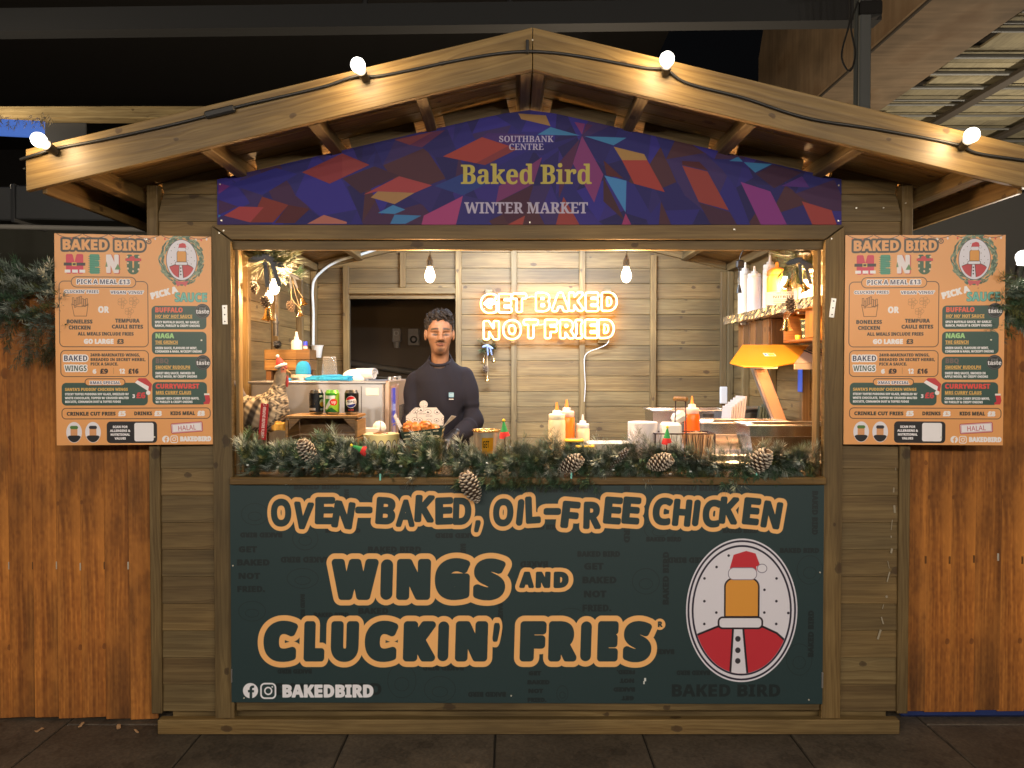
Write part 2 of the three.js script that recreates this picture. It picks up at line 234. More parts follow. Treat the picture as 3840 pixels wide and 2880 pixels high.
const panelTex = canvasTex(2048, 776, (c, w, h) => {
  const teal = '#20363a'; c.fillStyle = teal; c.fillRect(0, 0, w, h);
  c.scale(w / 4197, h / 1590); c.translate(-50, -55);
  const ghost = '#132023', gh = (s, x, y, wd, size, rot = 0) => fitText(c, s, x, y, wd, size, { fill: ghost, stroke: ghost, lw: 5, rot });
  [['BAKED BIRD', 665, 135, 330, 52], ['GET', 1303, 138, 118, 52], ['BAKED BIRD', 270, 440, 300, 44, PI], ['BAKED BIRD', 845, 438, 250, 38], ['BAKED BIRD', 1655, 445, 310, 44, PI], ['BAKED BIRD', 1210, 578, 380, 56], ['BAKED BIRD', 580, 610, 350, 50, PI], ['BAKED BIRD', 760, 1030, 250, 40], ['BAKED', 1058, 1008, 218, 54], ['BAKED BIRD', 545, 960, 180, 38, PI / 2], ['BAKED BIRD', 500, 1398, 245, 40, PI], ['BAKED BIRD', 1555, 1375, 295, 44, PI], ['BAKED BIRD', 1865, 1562, 270, 44, PI], ['BAKED BIRD', 740, 1580, 760, 110], ['BAKED BIRD', 1680, 600, 170, 46, PI / 2], ['BAKED BIRD', 2400, 118, 360, 52, PI], ['BAKED BIRD', 3330, 145, 355, 50], ['BAKED BIRD', 2835, 310, 400, 56, PI / 2], ['BAKED BIRD', 4165, 300, 310, 50, PI / 2], ['BAKED BIRD', 3655, 440, 250, 38], ['BAKED BIRD', 3115, 500, 250, 40], ['BAKED BIRD', 2655, 605, 305, 46], ['BAKED BIRD', 3150, 760, 375, 56, -PI / 2], ['BAKED BIRD', 3310, 615, 330, 48, PI], ['BAKED BIRD', 4075, 580, 280, 44], ['BAKED BIRD', 4180, 1150, 330, 50, -PI / 2], ['BAKED BIRD', 3330, 1410, 240, 40, PI], ['BAKED BIRD', 3560, 1590, 785, 112], ['BAKED BIRD', 3060, 1260, 270, 42, PI], ['BAKED BIRD', 2260, 415, 230, 42], ['BAKED BIRD', 860, 210, 150, 40, PI / 2], ['BAKED BIRD', 1945, 1050, 230, 42, PI / 2], ['BAKED', 2200, 640, 200, 54, PI]].forEach((a) => gh(...a));
  for (const [x, y, k] of [[210, 575, 1], [2660, 695, 1.05], [2230, 1440, 0.68], [2840, 1590, -0.66]]) ['GET', 'BAKED', 'NOT', 'FRIED.'].forEach((s, i) => gh(s, x - (x > 0 ? [38, 0, 30, 16][i] * k : 0), y + i * 93 * k, [130, 235, 155, 200][i] * Math.abs(k), 56 * Math.abs(k), k < 0 ? PI : 0));
  c.globalAlpha = 0.55; for (const [x, y, a, b] of [[225, 310, 95, 75], [1075, 150, 110, 70], [200, 990, 95, 70], [1530, 1540, 110, 90], [1260, 1480, 100, 120], [2200, 780, 110, 85], [2990, 780, 95, 90], [2460, 1080, 130, 110], [3090, 420, 110, 70], [580, 480, 90, 80], [4150, 700, 90, 100], [560, 760, 110, 70], [2400, 1570, 40, 55], [4080, 1330, 90, 110]]) { oval(c, x, y, a, b, null, ghost, 5); oval(c, x, y + b * 0.2, a * 0.5, b * 0.4, null, ghost, 5); } c.globalAlpha = 1;
  const tan = '#f0b674', words = [
    [[['O', 410, 300, 150, -3], ['V', 565, 320, 145, 4], ['E', 720, 285, 135, 0], ['N', 850, 315, 150, 8], ['-', 995, 285, 110, 0], ['B', 1150, 287, 140, 3], ['A', 1290, 305, 140, 0], ['K', 1425, 272, 140, 2], ['E', 1562, 288, 125, -2], ['D', 1690, 290, 135, 0], [',', 1800, 312, 55, 0], ['O', 1980, 298, 150, 0], ['I', 2100, 298, 50, 4], ['L', 2190, 280, 110, -4], ['-', 2327, 295, 110, 0], ['F', 2455, 315, 125, 5], ['R', 2610, 318, 130, 0], ['E', 2755, 285, 125, 4], ['E', 2885, 285, 125, 4], ['C', 3105, 290, 140, 4], ['H', 3245, 300, 135, 4], ['I', 3345, 302, 50, 5], ['C', 3455, 305, 135, 3], ['K', 3575, 285, 135, 4], ['E', 3735, 290, 120, 5], ['N', 3878, 315, 140, 8]], 226, 60, 30, 1],
    [[['W', 930, 768, 340, 0], ['I', 1155, 768, 90, 0], ['N', 1345, 768, 250, 0], ['G', 1620, 765, 255, 0], ['S', 1880, 768, 225, 0]], 330, 78, 52],
    [[['A', 2147, 770, 105, 0], ['N', 2262, 770, 105, 0], ['D', 2390, 770, 105, 0]], 132, 58, 20],
    [[['C', 400, 1202, 245, 0], ['L', 640, 1202, 165, 0], ['U', 857, 1202, 210, 0], ['C', 1115, 1202, 240, 0], ['K', 1385, 1202, 235, 0], ['I', 1555, 1202, 80, 0], ['N', 1755, 1202, 240, 0], ['’', 1928, 1215, 85, 0], ['F', 2190, 1202, 190, 0], ['R', 2402, 1202, 215, 0], ['I', 2567, 1202, 80, 0], ['E', 2722, 1202, 165, 0], ['S', 2930, 1205, 205, 0]], 322, 78, 54]];
  for (const [letters, size, out, bold, thin] of words) for (const pass of [0, 1]) for (const [ch, x, y, wd, deg] of letters) {
    c.save(); c.translate(x, y); c.rotate(rad(deg)); c.transform(1, 0, -0.03, 1, 0, 0); c.font = thin ? size + 'px sans-serif' : SANS(size); c.textAlign = 'center'; c.lineJoin = 'round';
    const m = c.measureText(ch), k = (wd - bold) / (m.actualBoundingBoxRight + m.actualBoundingBoxLeft), by = ch === '-' ? size * 0.25 : ch === ',' ? size * 0.36 : size * 0.357;
    c.scale(k, 1); const ox = (m.actualBoundingBoxLeft - m.actualBoundingBoxRight) / 2;
    if (ch === 'I') { const hh = size * 0.357; c.setTransform(c.getTransform().scale(1 / k, 1)); c.lineCap = 'round'; c.strokeStyle = pass ? teal : tan; c.lineWidth = (wd - 4) + (pass ? 0 : out); c.beginPath(); c.moveTo(0, -hh - bold / 2 + wd / 2); c.lineTo(0, hh + bold / 2 - wd / 2); c.stroke(); } else if (pass) { c.strokeStyle = c.fillStyle = teal; c.lineWidth = bold; c.strokeText(ch, ox, by); c.fillText(ch, ox, by); } else { c.strokeStyle = tan; c.lineWidth = bold + out; c.strokeText(ch, ox, by); }
    c.restore();
  }
  oval(c, 3090, 1082, 40, 40, tan); fitText(c, 'R', 3090, 1100, 34, 50, { fill: teal, stroke: teal, lw: 4 });
  const wht = '#e8e8f2'; socialMarks(c, 185, 1550, 54, wht, teal); fitText(c, 'BAKEDBIRD', 733, 1594, 655, 112, { fill: wht, stroke: wht, lw: 9 });
  emblem(c, 3670, 985, 395, 505);
  c.fillStyle = '#cfd2d2'; c.fillRect(2980, 1460, 14, 24); c.fillRect(2974, 1482, 10, 22);
});
const menuTex = canvasTex(1024, 1412, (c, w, h) => {
  const bg = '#e2a266', ink = '#3d3b36', grn = '#34524c', wht = '#ecebf2', tan = '#dcae5e', navy = '#2f3358';
  c.fillStyle = bg; c.fillRect(0, 0, w, h); c.scale(w / 1970, h / 2715); c.translate(-80, -140);
  c.strokeStyle = '#4a3a38'; c.lineWidth = 7; // fairy lights along the top
  for (let i = 0; i < 6; i++) { const x = 110 + i * 325; c.beginPath(); c.moveTo(x, 142); c.quadraticCurveTo(x + 150, 240, x + 310, 150); c.stroke(); for (let k = 0; k < 4; k++) oval(c, x + 55 + k * 68, 196 - Math.abs(k - 1.5) * 8 + 12, 11, 16, ['#d0503c', '#dcd6dc'][k % 2]); }
  fitText(c, 'BAKED', 462, 345, 580, 176, { stroke: ink, lw: 62 }); fitText(c, 'BIRD', 1020, 348, 395, 176, { stroke: ink, lw: 62 });
  fitText(c, 'BAKED', 462, 345, 580, 176, { fill: bg, stroke: bg, lw: 10 }); fitText(c, 'BIRD', 1020, 348, 395, 176, { fill: bg, stroke: bg, lw: 10 });
  oval(c, 1262, 232, 28, 28, bg, ink, 11); fitText(c, 'R', 1262, 246, 26, 40, { fill: ink });
  // MENU in four festive letters
  const big = (s, x, wd, col, lw = 40) => fitText(c, s, x, 630, wd - lw, 290, { fill: col, stroke: col, lw });
  big('M', 330, 268, '#cc2f52', 44); c.fillStyle = '#2a2830'; c.fillRect(195, 512, 268, 38); c.strokeStyle = '#d8b860'; c.lineWidth = 11; c.strokeRect(300, 512, 48, 38); c.fillStyle = wht; for (const x of [205, 297, 388]) c.fillRect(x, 600, 72, 40);
  big('E', 575, 168, '#37917a', 44); c.strokeStyle = '#2a7a66'; c.lineWidth = 6; for (let y = 430; y < 630; y += 28) { c.beginPath(); c.moveTo(500, y); c.lineTo(650, y + 14); c.stroke(); }
  big('N', 812, 222, '#c4604c', 44); fitText(c, 'N', 802, 625, 172, 286, { fill: '#e4dde2', stroke: '#e4dde2', lw: 34 }); poly(c, [[870, 520], [830, 595], [905, 595]], '#5f8a5c'); poly(c, [[728, 490], [712, 560], [742, 560]], '#6d8a68');
  big('U', 1063, 208, '#315c43', 44); c.fillStyle = '#c5323e'; c.fillRect(965, 450, 200, 34); oval(c, 1050, 440, 34, 20, '#c5323e'); for (const [x, y] of [[995, 510], [1135, 510], [995, 580], [1130, 590], [1060, 615], [990, 430], [1135, 430]]) oval(c, x, y, 12, 14, '#e0c0a4');
  // wreath emblem
  const r = rng(3); for (let i = 0; i < 240; i++) { const a = r() * 7, q = 0.92 + r() * 0.3; c.save(); c.translate(1675 + 232 * q * Math.cos(a), 465 + 268 * q * Math.sin(a)); c.rotate(a + 1.1 + r() * 0.9); oval(c, 0, 0, 30, 10, ['#4f6b56', '#3f5a4a', '#6f8670', '#8a9a82'][Math.floor(r() * 4)]); c.restore(); }
  emblem(c, 1675, 465, 196, 265, false);
  poly(c, [[1675, 745], [1590, 735], [1620, 810], [1660, 780], [1690, 780], [1720, 810], [1760, 735]], '#c8505c');
  fitText(c, 'PICK A', 1455, 925, 350, 105, { fill: wht, stroke: wht, lw: 12, rot: -0.27 }); fitText(c, 'SAUCE', 1790, 1000, 415, 150, { fill: '#6fb8b0', stroke: '#4c8f88', lw: 16 }); fitText(c, 'SAUCE', 1790, 1000, 415, 150, { fill: '#6fb8b0' });
  // meals box
  roundRect(c, 133, 748, 1110, 840, 60, null, ink, 9); roundRect(c, 285, 692, 808, 132, 66, bg, ink, 9);
  fitText(c, 'PICK A MEAL £13', 685, 782, 670, 80, { fill: navy, stroke: wht, lw: 20 }); fitText(c, 'CLUCKIN’ FRIES', 410, 900, 430, 52, { fill: navy, stroke: wht, lw: 16 }); fitText(c, 'VEGAN ‘VINGS’', 982, 905, 415, 52, { fill: navy, stroke: wht, lw: 16 });
  c.strokeStyle = '#6b4a2c'; c.lineWidth = 7; c.beginPath(); c.moveTo(288, 1040); c.lineTo(318, 1195); c.lineTo(470, 1195); c.lineTo(492, 1040); c.quadraticCurveTo(390, 1110, 288, 1040); c.stroke();
  for (let i = 0; i < 8; i++) c.strokeRect(296 + i * 24, 960 + 22 * ((i * 3) % 4) / 2 - (i > 1 && i < 6 ? 20 : 0), 20, 90);
  c.strokeStyle = '#b07f4c'; for (const [x, y, q] of [[920, 1010, 58], [1065, 1000, 62], [1005, 1130, 55]]) { for (let k = 0; k < 5; k++) oval(c, x + q * 0.6 * Math.cos(k * 1.26), y + q * 0.5 * Math.sin(k * 1.26), q * 0.45, q * 0.42, null, '#b07f4c', 5); c.strokeRect(x - 14, y + 30, 30, 54); }
  fitText(c, 'OR', 682, 1148, 135, 105, { fill: wht, stroke: wht, lw: 8 });
  [['BONELESS', 382, 1288, 325], ['CHICKEN', 384, 1365, 278], ['TEMPURA', 982, 1275, 305], ['CAULI BITES', 982, 1352, 395]].forEach(([s, x, y, q]) => fitText(c, s, x, y, q, 66, { fill: ink, stroke: ink, lw: 5 }));
  fitText(c, 'ALL MEALS INCLUDE FRIES', 710, 1442, 700, 54, { fill: ink, stroke: ink, lw: 4 }); fitText(c, 'GO LARGE', 620, 1548, 375, 78, { fill: wht, stroke: wht, lw: 8 }); fitText(c, '£3', 892, 1548, 85, 78, { fill: ink, stroke: ink, lw: 6 });
  // baked wings box
  roundRect(c, 143, 1636, 1100, 335, 58, null, ink, 9);
  fitText(c, 'BAKED', 328, 1770, 305, 96, { fill: navy, stroke: wht, lw: 30 }); fitText(c, 'WINGS', 330, 1900, 275, 96, { fill: grn, stroke: wht, lw: 30 });
  [['24HR-MARINATED WINGS,', 1712, 625], ['BREADED IN SECRET HERBS,', 1770, 695], ['PICK A SAUCE.', 1828, 350]].forEach(([s, y, q]) => fitText(c, s, 512 + q / 2, y, q, 52, { fill: ink, stroke: ink, lw: 3 }));
  fitText(c, '6', 562, 1932, 45, 76, { fill: wht, stroke: wht, lw: 7 }); fitText(c, '£9', 682, 1932, 100, 84, { fill: '#241f24', stroke: '#241f24', lw: 6 }); fitText(c, '|', 802, 1920, 12, 84, { fill: ink }); fitText(c, '12', 908, 1932, 72, 84, { fill: wht, stroke: wht, lw: 7 }); fitText(c, '£16', 1052, 1932, 128, 84, { fill: '#241f24', stroke: '#241f24', lw: 6 });
  // special
  roundRect(c, 150, 2052, 1080, 292, 58, grn); roundRect(c, 443, 2000, 500, 88, 44, bg, ink, 9); fitText(c, 'XMAS SPECIAL', 693, 2068, 385, 52, { fill: navy, stroke: wht, lw: 14 });
  fitText(c, 'SANTA’S PUDDIN’ CHICKEN WINGS', 585, 2155, 790, 50, { fill: tan, stroke: tan, lw: 3 });
  [['STICKY TOFFEE PUDDING SOY GLAZE, DRIZZLED W/', 2212, 800], ['WHITE CHOCOLATE, TOPPED W/ CRUSHED MALTED', 2262, 800], ['BISCUITS, CINNAMON DUST & TOFFEE FUDGE', 2310, 700]].forEach(([s, y, q]) => fitText(c, s, 190 + q / 2, y, q, 38, { fill: wht, stroke: wht, lw: 2 }));
  fitText(c, '3', 1052, 2248, 32, 64, { fill: wht, stroke: wht, lw: 4 }); fitText(c, '£6', 1142, 2250, 115, 96, { fill: '#cf4046', stroke: '#cf4046', lw: 6 });
  poly(c, [[1065, 2050], [1120, 1992], [1210, 1992], [1285, 2070], [1270, 2160], [1230, 2150]], '#c23a40'); poly(c, [[1068, 2050], [1100, 2018], [1245, 2100], [1235, 2160]], wht); oval(c, 1235, 2182, 28, 28, wht);
  // sauces
  const sauce = (y, hgt, name, nw, col, sub, sw, l1, w1, l2, w2, ul = '#dcae5e') => { roundRect(c, 1288, y, 695, hgt, 58, grn); fitText(c, name, 1330 + nw / 2, y + 82, nw, 84, { fill: col, stroke: col, lw: 6 }); fitText(c, sub, 1330 + sw / 2, y + 155, sw, 56, { fill: ul, stroke: ul, lw: 3 }); c.fillStyle = ul; c.fillRect(1330, y + 160, sw, 5); fitText(c, l1, 1328 + w1 / 2, y + 225, w1, 40, { fill: wht, stroke: wht, lw: 2 }); fitText(c, l2, 1328 + w2 / 2, y + 270, w2, 40, { fill: wht, stroke: wht, lw: 2 }); };
  sauce(1058, 302, 'BUFFALO', 355, '#e0624a', 'HO’ HO’ HOT SAUCE', 475, 'SPICY BUFFALO SAUCE, W/ GARLIC', 565, 'RANCH, PARSLEY & CRISPY ONIONS', 572);
  sauce(1392, 292, 'NAGA', 238, '#9fd08f', 'THE GRINCH', 288, 'GREEN SAUCE, FLAVOURS OF MINT,', 535, 'CORIANDER & NAGA, W/CRISPY ONIONS', 595);
  sauce(1716, 296, 'BBQ', 170, '#6f5f5c', 'SMOKIN’ RUDOLPH', 442, 'SWEET BBQ SAUCE, SMOKED IN', 500, 'APPLE WOOD, W/ CRISPY ONIONS', 530);
  sauce(2044, 292, 'CURRYWURST', 555, '#e04a44', 'MRS CURRY CLAUS', 452, 'CREAMY RICH CURRY SPICED MAYO,', 555, 'W/ PARSLEY & CRISPY ONIONS', 470);
  for (const y of [1125, 1790]) { oval(c, 1935, y, 94, 94, '#23262a', '#5a5d60', 5); oval(c, 1935, y, 78, 78, null, '#5a5d60', 8); fitText(c, 'great', 1935, y - 20, 90, 52, { font: SERIF, fill: '#8b8d90' }); fitText(c, 'taste', 1935, y + 30, 170, 74, { font: SERIF, fill: wht, stroke: wht, lw: 2 }); fitText(c, '★', 1935, y + 62, 22, 30, { fill: wht }); }
  roundRect(c, 1945, 2190, 70, 26, 8, '#ece4e2'); poly(c, [[1952, 2214], [2012, 2214], [2026, 2280], [2010, 2330], [1940, 2330], [1938, 2310], [1965, 2290]], '#c23440');
  // foot
  roundRect(c, 150, 2380, 1872, 136, 50, null, ink, 9); fitText(c, 'CRINKLE CUT FRIES', 515, 2472, 615, 62, { fill: ink, stroke: ink, lw: 5 }); fitText(c, 'DRINKS', 1168, 2470, 230, 62, { fill: ink, stroke: ink, lw: 5 }); fitText(c, 'KIDS MEAL', 1670, 2470, 315, 62, { fill: ink, stroke: ink, lw: 5 });
  for (const [s, x] of [['£5', 902], ['£3', 1358], ['£8', 1906]]) fitText(c, s, x, 2480, 92, 84, { fill: wht, stroke: wht, lw: 9 });
  for (const x of [298, 535]) { oval(c, x, 2690, 98, 134, '#e2e0ec'); c.save(); c.beginPath(); c.ellipse(x, 2690, 92, 128, 0, 0, 7); c.clip(); roundRect(c, x - 44, 2620, 86, 130, 30, '#d59a6c'); roundRect(c, x - 95, 2730, 190, 120, 50, '#232227'); roundRect(c, x - 50, 2606, 100, 42, 20, x < 400 ? '#4e7a3c' : '#2a2a34'); c.restore(); }
  roundRect(c, 708, 2552, 635, 280, 50, '#232227'); ['SCAN FOR', 'ALLERGENS &', 'NUTRITIONAL', 'VALUES'].forEach((s, i) => fitText(c, s, 877, 2635 + i * 50, [188, 255, 245, 140][i], 42, { fill: wht, stroke: wht, lw: 3 })); roundRect(c, 1055, 2570, 245, 240, 26, wht);
  c.save(); c.translate(1722, 2634); c.rotate(-0.07); roundRect(c, -198, -62, 396, 124, 16, '#e9e6ee', '#b33a50', 10); roundRect(c, -184, -50, 368, 100, 8, null, '#b33a50', 4); fitText(c, 'HALAL', 0, 34, 235, 88, { font: (s) => s + 'px sans-serif', fill: '#b33a50' }); c.restore();
  socialMarks(c, 1452, 2784, 46, wht, bg); fitText(c, 'BAKEDBIRD', 1832, 2812, 400, 78, { fill: wht, stroke: wht, lw: 9 });
});

// ---------------------------------------------------------------- ground
{
  const g = structGroup('pavement');
  const slabTex = dataTex(512, 512, (u, v) => { const a = fbm(u * 6, v * 6, 6, 6, 3, 5), b = vnoise(u * 120, v * 120, 120, 120, 8), k = 0.72 + 0.4 * a + 0.22 * (b - 0.5) - (fbm(u * 14, v * 14, 14, 14, 91, 3) > 0.62 ? 0.1 : 0); return [150 * k, 138 * k, 124 * k]; });
  const slabM = [0.27, 0.31, 0.24, 0.29].map((q) => std({ map: slabTex, color: lin(q, q * 0.98, q * 0.95), roughness: 0.62, bumpMap: slabTex, bumpScale: 0.0015 }));
  part('bedding', new THREE.BoxGeometry(60, 0.1, 60), std({ color: lin(0.02, 0.018, 0.016), roughness: 0.95 }), g, [0, -0.062, -6]);
  const gs = [0, 1, 2, 3].map((i) => cbox(0.65, 0.05, 0.9, 0.004, 0.31 * i, 0.17 * i));
  for (let i = -7; i < 8; i++) for (let j = -1; j < 5; j++) part('paving_slab', gs[(i * 3 + j * 5 + 60) % 4], slabM[Math.floor(R() * 4)], g, [0.175 + i * 0.657, -0.026 - R() * 0.002, -0.75 + j * 0.907 + (i % 2 ? 0.25 : 0)]);
}

// ---------------------------------------------------------------- the timber stall
const SL = 0.2385, SA = Math.atan(SL), YU = (x) => 2.852 - SL * Math.abs(x);
const stall = thing('market_stall', 'wooden market stall cabin with pitched roof and open serving hatch', 'stall');
const tm = (name, x0, x1, y0, y1, z0, z1, mat = pick(M.stall), k = 0.003, rot, long) => part(name, timber(x1 - x0, y1 - y0, z1 - z0, k, long), mat, stall, [(x0 + x1) / 2, (y0 + y1) / 2, (z0 + z1) / 2], rot);
function slopeCut(name, pts, z0, d, mat, side, parent = stall) { // polygon in x,y on the right slope; grain follows the slope
  const ca = Math.cos(-SA), sa = Math.sin(-SA), q = pts.map(([x, y]) => [x * ca + y * sa, -x * sa + y * ca]);
  const g = cutBoard(q, d); g.rotateZ(-SA); g.translate(0, 0, z0);
  if (side < 0) { g.scale(-1, 1, 1); const ix = g.toNonIndexed(), p = ix.attributes.position.array, n = ix.attributes.normal.array, u = ix.attributes.uv.array; for (let i = 0; i < p.length; i += 9) for (let k = 0; k < 3; k++) { [p[i + k], p[i + 6 + k]] = [p[i + 6 + k], p[i + k]]; [n[i + k], n[i + 6 + k]] = [n[i + 6 + k], n[i + k]]; } for (let i = 0; i < u.length; i += 6) for (let k = 0; k < 2; k++) [u[i + k], u[i + 4 + k]] = [u[i + 4 + k] , u[i + k]]; return part(name, ix, mat, parent); }
  return part(name, g, mat, parent);
}
const swapUV = (g) => { const u = g.attributes.uv; for (let i = 0; i < u.count; i++) u.setXY(i, u.getY(i), u.getX(i)); return g; };
// front cladding
const BH = 0.122, TILT = 0.045;
for (let i = 0; i < 21; i++) {
  const y0 = 0.085 + i * BH, yc = y0 + BH / 2, top = y0 + BH;
  const lap = (x0, x1) => tm('wall_board', x0, x1, y0 - 0.004, top + 0.006, -0.019, -0.001, pick(M.stall), 0.002, [-TILT, 0, 0], 0);
  if (top < 2.24) { lap(-1.662, -1.385); lap(1.37, 1.662); if (top < 1.13) lap(-1.34, 1.33); continue; }
  const half = (y) => Math.min(1.662, (2.852 - 0.06 - y) / SL);
  if (half(top) < 0.12) break;
  if (half(top) >= 1.66) { lap(-1.662, 1.662); continue; }
  const a = half(y0), b = half(top);
  const g = cutBoard([[-a, -BH / 2], [a, -BH / 2], [b, BH / 2], [-b, BH / 2]], 0.016); g.translate(0, 0, -0.008);
  part('wall_board', g, pick(M.stall), stall, [0, yc, -0.01], [-TILT, 0, 0]);
}
// corner trims, plinth, bottom rail
for (const s of [-1, 1]) { tm('corner_post', s < 0 ? -1.7 : 1.652, s < 0 ? -1.652 : 1.7, 0.075, 2.44, -0.035, 0.014, M.stall[1]); }
tm('plinth', -1.655, 1.645, 0.0, 0.066, 0.012, 0.055, M.stall[2], 0.004);
tm('sole_plate', -1.62, 1.62, 0.04, 0.1, -0.06, -0.022, M.stall[1]);
tm('hatch_rail', -1.31, 1.295, 0.1, 0.146, 0.006, 0.036, M.stall[1]);
// hatch surround with mitred corners
const surround = (pts, turn) => { let g = cutBoard(pts, 0.026, 0.002); if (turn) swapUV(g); g.translate(0, 0, 0.006); return part('hatch_frame', g, pick(M.stall), stall); };
surround([[-1.405, 2.256], [-1.405, 0.056], [-1.32, 0.056], [-1.32, 2.192]], true);
surround([[1.388, 2.256], [1.303, 2.192], [1.303, 0.056], [1.388, 0.056]], true);
surround([[-1.402, 2.26], [-1.317, 2.197], [1.3, 2.197], [1.385, 2.26]]);
// lining of the opening (a shadow gap parts it from the surround)
tm('hatch_lining', -1.318, -1.3, 1.15, 2.187, -0.055, -0.004, M.stall[2]); tm('hatch_lining', 1.284, 1.302, 1.15, 2.187, -0.055, -0.004, M.stall[2]);
tm('hatch_lining', -1.299, 1.283, 2.166, 2.188, -0.055, -0.004, M.stall[0]);
tm('hatch_lintel', -1.66, 1.66, 2.19, 2.3, -0.1, -0.022, M.stall[1]);
tm('sill_board', -1.316, 1.299, 1.118, 1.15, -0.12, 0.082, woodMat(stallWood, lin(0.3, 0.235, 0.16), 0.35), 0.004);
// studs of the front wall, inside
for (const x of [-1.63, -1.4, 1.385, 1.63]) tm('stud', x - 0.022, x + 0.022, 0.1, 2.38, -0.115, -0.022, M.stall[1]);
// side walls
for (const s of [-1, 1]) {
  for (let i = 0; i < 20; i++) { const y = 0.085 + i * BH; tm('side_board', s < 0 ? -1.672 : 1.655, s < 0 ? -1.655 : 1.672, y + 0.0008, Math.min(y + BH, 2.44) - 0.0008, -2.7, -0.036, pick(M.stall), 0.003); }
  tm('side_backing', s < 0 ? -1.684 : 1.674, s < 0 ? -1.674 : 1.684, 0.08, 2.44, -2.69, -0.04, M.matteBlack);
  for (const z of [-0.22, -0.52, -1.05, -1.62, -2.2, -2.6]) tm('stud', s < 0 ? -1.653 : 1.608, s < 0 ? -1.608 : 1.653, 0.1, 2.385, z - 0.024, z + 0.024, pick(M.stall));
  tm('wall_plate', s < 0 ? -1.655 : 1.6, s < 0 ? -1.6 : 1.655, 2.387, 2.442, -2.6, -0.12, M.stall[1]);
}
// back wall with a doorway to a dark store
for (let i = 0; i < 22; i++) {
  const y0 = 0.1 + i * BH, y1 = y0 + BH, half = (y) => Math.min(1.652, (2.84 - y) / SL);
  if (half(y1) < 0.1) break;
  const bd = (a, b) => tm('back_board', a, b, y0 + 0.0008, y1 - 0.0008, -2.668, -2.65, pick(M.stall), 0.003);
  if (y1 < 2.2) { bd(-1.652, -1.362); bd(-0.522, 1.652); } else if (half(y1) > 1.65) bd(-1.652, 1.652);
  else part('back_board', cutBoard([[-half(y0), y0 + 0.001], [half(y0), y0 + 0.001], [half(y1), y1 - 0.001], [-half(y1), y1 - 0.001]], 0.014), pick(M.stall), stall, [0, 0, -2.666]);
}
part('back_backing', cutBoard([[-0.522, 0.1], [1.652, 0.1], [1.652, 2.44], [0, 2.835], [-1.652, 2.44], [-1.652, 0.1], [-1.362, 0.1], [-1.362, 2.2], [-0.522, 2.2]], 0.01, 0), M.matteBlack, stall, [0, 0, -2.682]);
for (const [x, y0] of [[-1.385, 0.1], [-0.5, 0.1], [-0.064, 0.1], [0.473, 0.1], [1.033, 0.1], [1.585, 0.1], [-0.937, 2.262]]) tm('back_stud', x - 0.023, x + 0.023, y0, YU(x) - 0.09, -2.648, -2.612, pick(M.stall));
tm('door_head', -1.362, -0.523, 2.212, 2.26, -2.668, -2.612, M.stall[0]);
for (const s of [-1, 1]) slopeCut('gable_plate', [[0.0, 2.842], [1.6, 2.842 - 1.6 * SL], [1.6, 2.787 - 1.6 * SL], [0.0, 2.787]], -2.648, 0.034, M.stall[s < 0 ? 0 : 2], s);
// the store behind the doorway
const storeM = std({ color: lin(0.13, 0.1, 0.07), roughness: 0.9 });
part('store_wall', new THREE.BoxGeometry(2.3, 2.6, 0.03), storeM, stall, [-1.15, 1.3, -4.62]); part('store_wall', new THREE.BoxGeometry(0.03, 2.6, 1.9), storeM, stall, [-2.3, 1.3, -3.65]); part('store_wall', new THREE.BoxGeometry(0.03, 2.6, 1.9), storeM, stall, [0.0, 1.3, -3.65]); part('store_wall', new THREE.BoxGeometry(0.64, 2.6, 0.03), storeM, stall, [-1.98, 1.3, -2.7]);
part('store_roof', new THREE.BoxGeometry(2.33, 0.03, 1.95), storeM, stall, [-1.15, 2.62, -3.66]); part('store_floor', new THREE.BoxGeometry(2.27, 0.03, 1.9), storeM, stall, [-1.15, 0.05, -3.66]);
// floor deck
for (let i = 0; i < 18; i++) tm('floor_board', -1.64, 1.64, 0.085, 0.11, -0.08 - (i + 1) * 0.145, -0.082 - i * 0.145, M.stall[1]);
// roof
{
  const len = 1.965 / Math.cos(SA), z0 = 0.428;
  for (let i = 0; i < 28; i++) for (const s of [-1, 1]) {
    const z = z0 - (i + 0.5) * 0.113, g = timber(len, 0.018, 0.1105, 0.004, 0);
    part('roof_board', g, pick(M.roofIn), stall, [s * 0.9825, YU(0.9825) + 0.0092, z], [0, 0, -s * SA]);
  }
  const felt = std({ color: lin(0.03, 0.032, 0.03), roughness: 0.95 });
  for (const s of [-1, 1]) part('roof_felt', new THREE.BoxGeometry(len + 0.02, 0.006, 3.2), felt, stall, [s * 0.985, YU(0.985) + 0.0225, -1.165], [0, 0, -s * SA]);
  for (const s of [-1, 1]) {
    for (const x of [0.032, 0.44, 0.86, 1.28, 1.75]) part('purlin', timber(0.045, 0.072, 3.13, 0.003, 2), pick(M.stall), stall, [s * x, YU(x) - 0.037, -1.14], [0, 0, -s * SA]);
    slopeCut('fascia_board', [[0.0015, 2.939], [1.955, 2.939 - 1.955 * SL], [1.955, 2.779 - 1.955 * SL], [0.0015, 2.779]], 0.431, 0.022, M.fascia, s);
    part('eave_board', timber(0.02, 0.13, 3.12, 0.003, 2), M.roofIn[1], stall, [s * 1.905, 2.375, -1.14]);
    // blocking between purlins; a finger's width beside each purlin stays open and shows the lit room
    for (const [a, b] of [[0.095, 0.38], [0.51, 0.8], [0.93, 1.22], [1.35, 1.64]]) { const m = (a + b) / 2; part('blocking', timber((b - a) / Math.cos(SA), 0.07, 0.03, 0.002, 0), M.stall[1], stall, [s * m, YU(m) - 0.037, -0.036], [0, 0, -s * SA]); }
  }
}
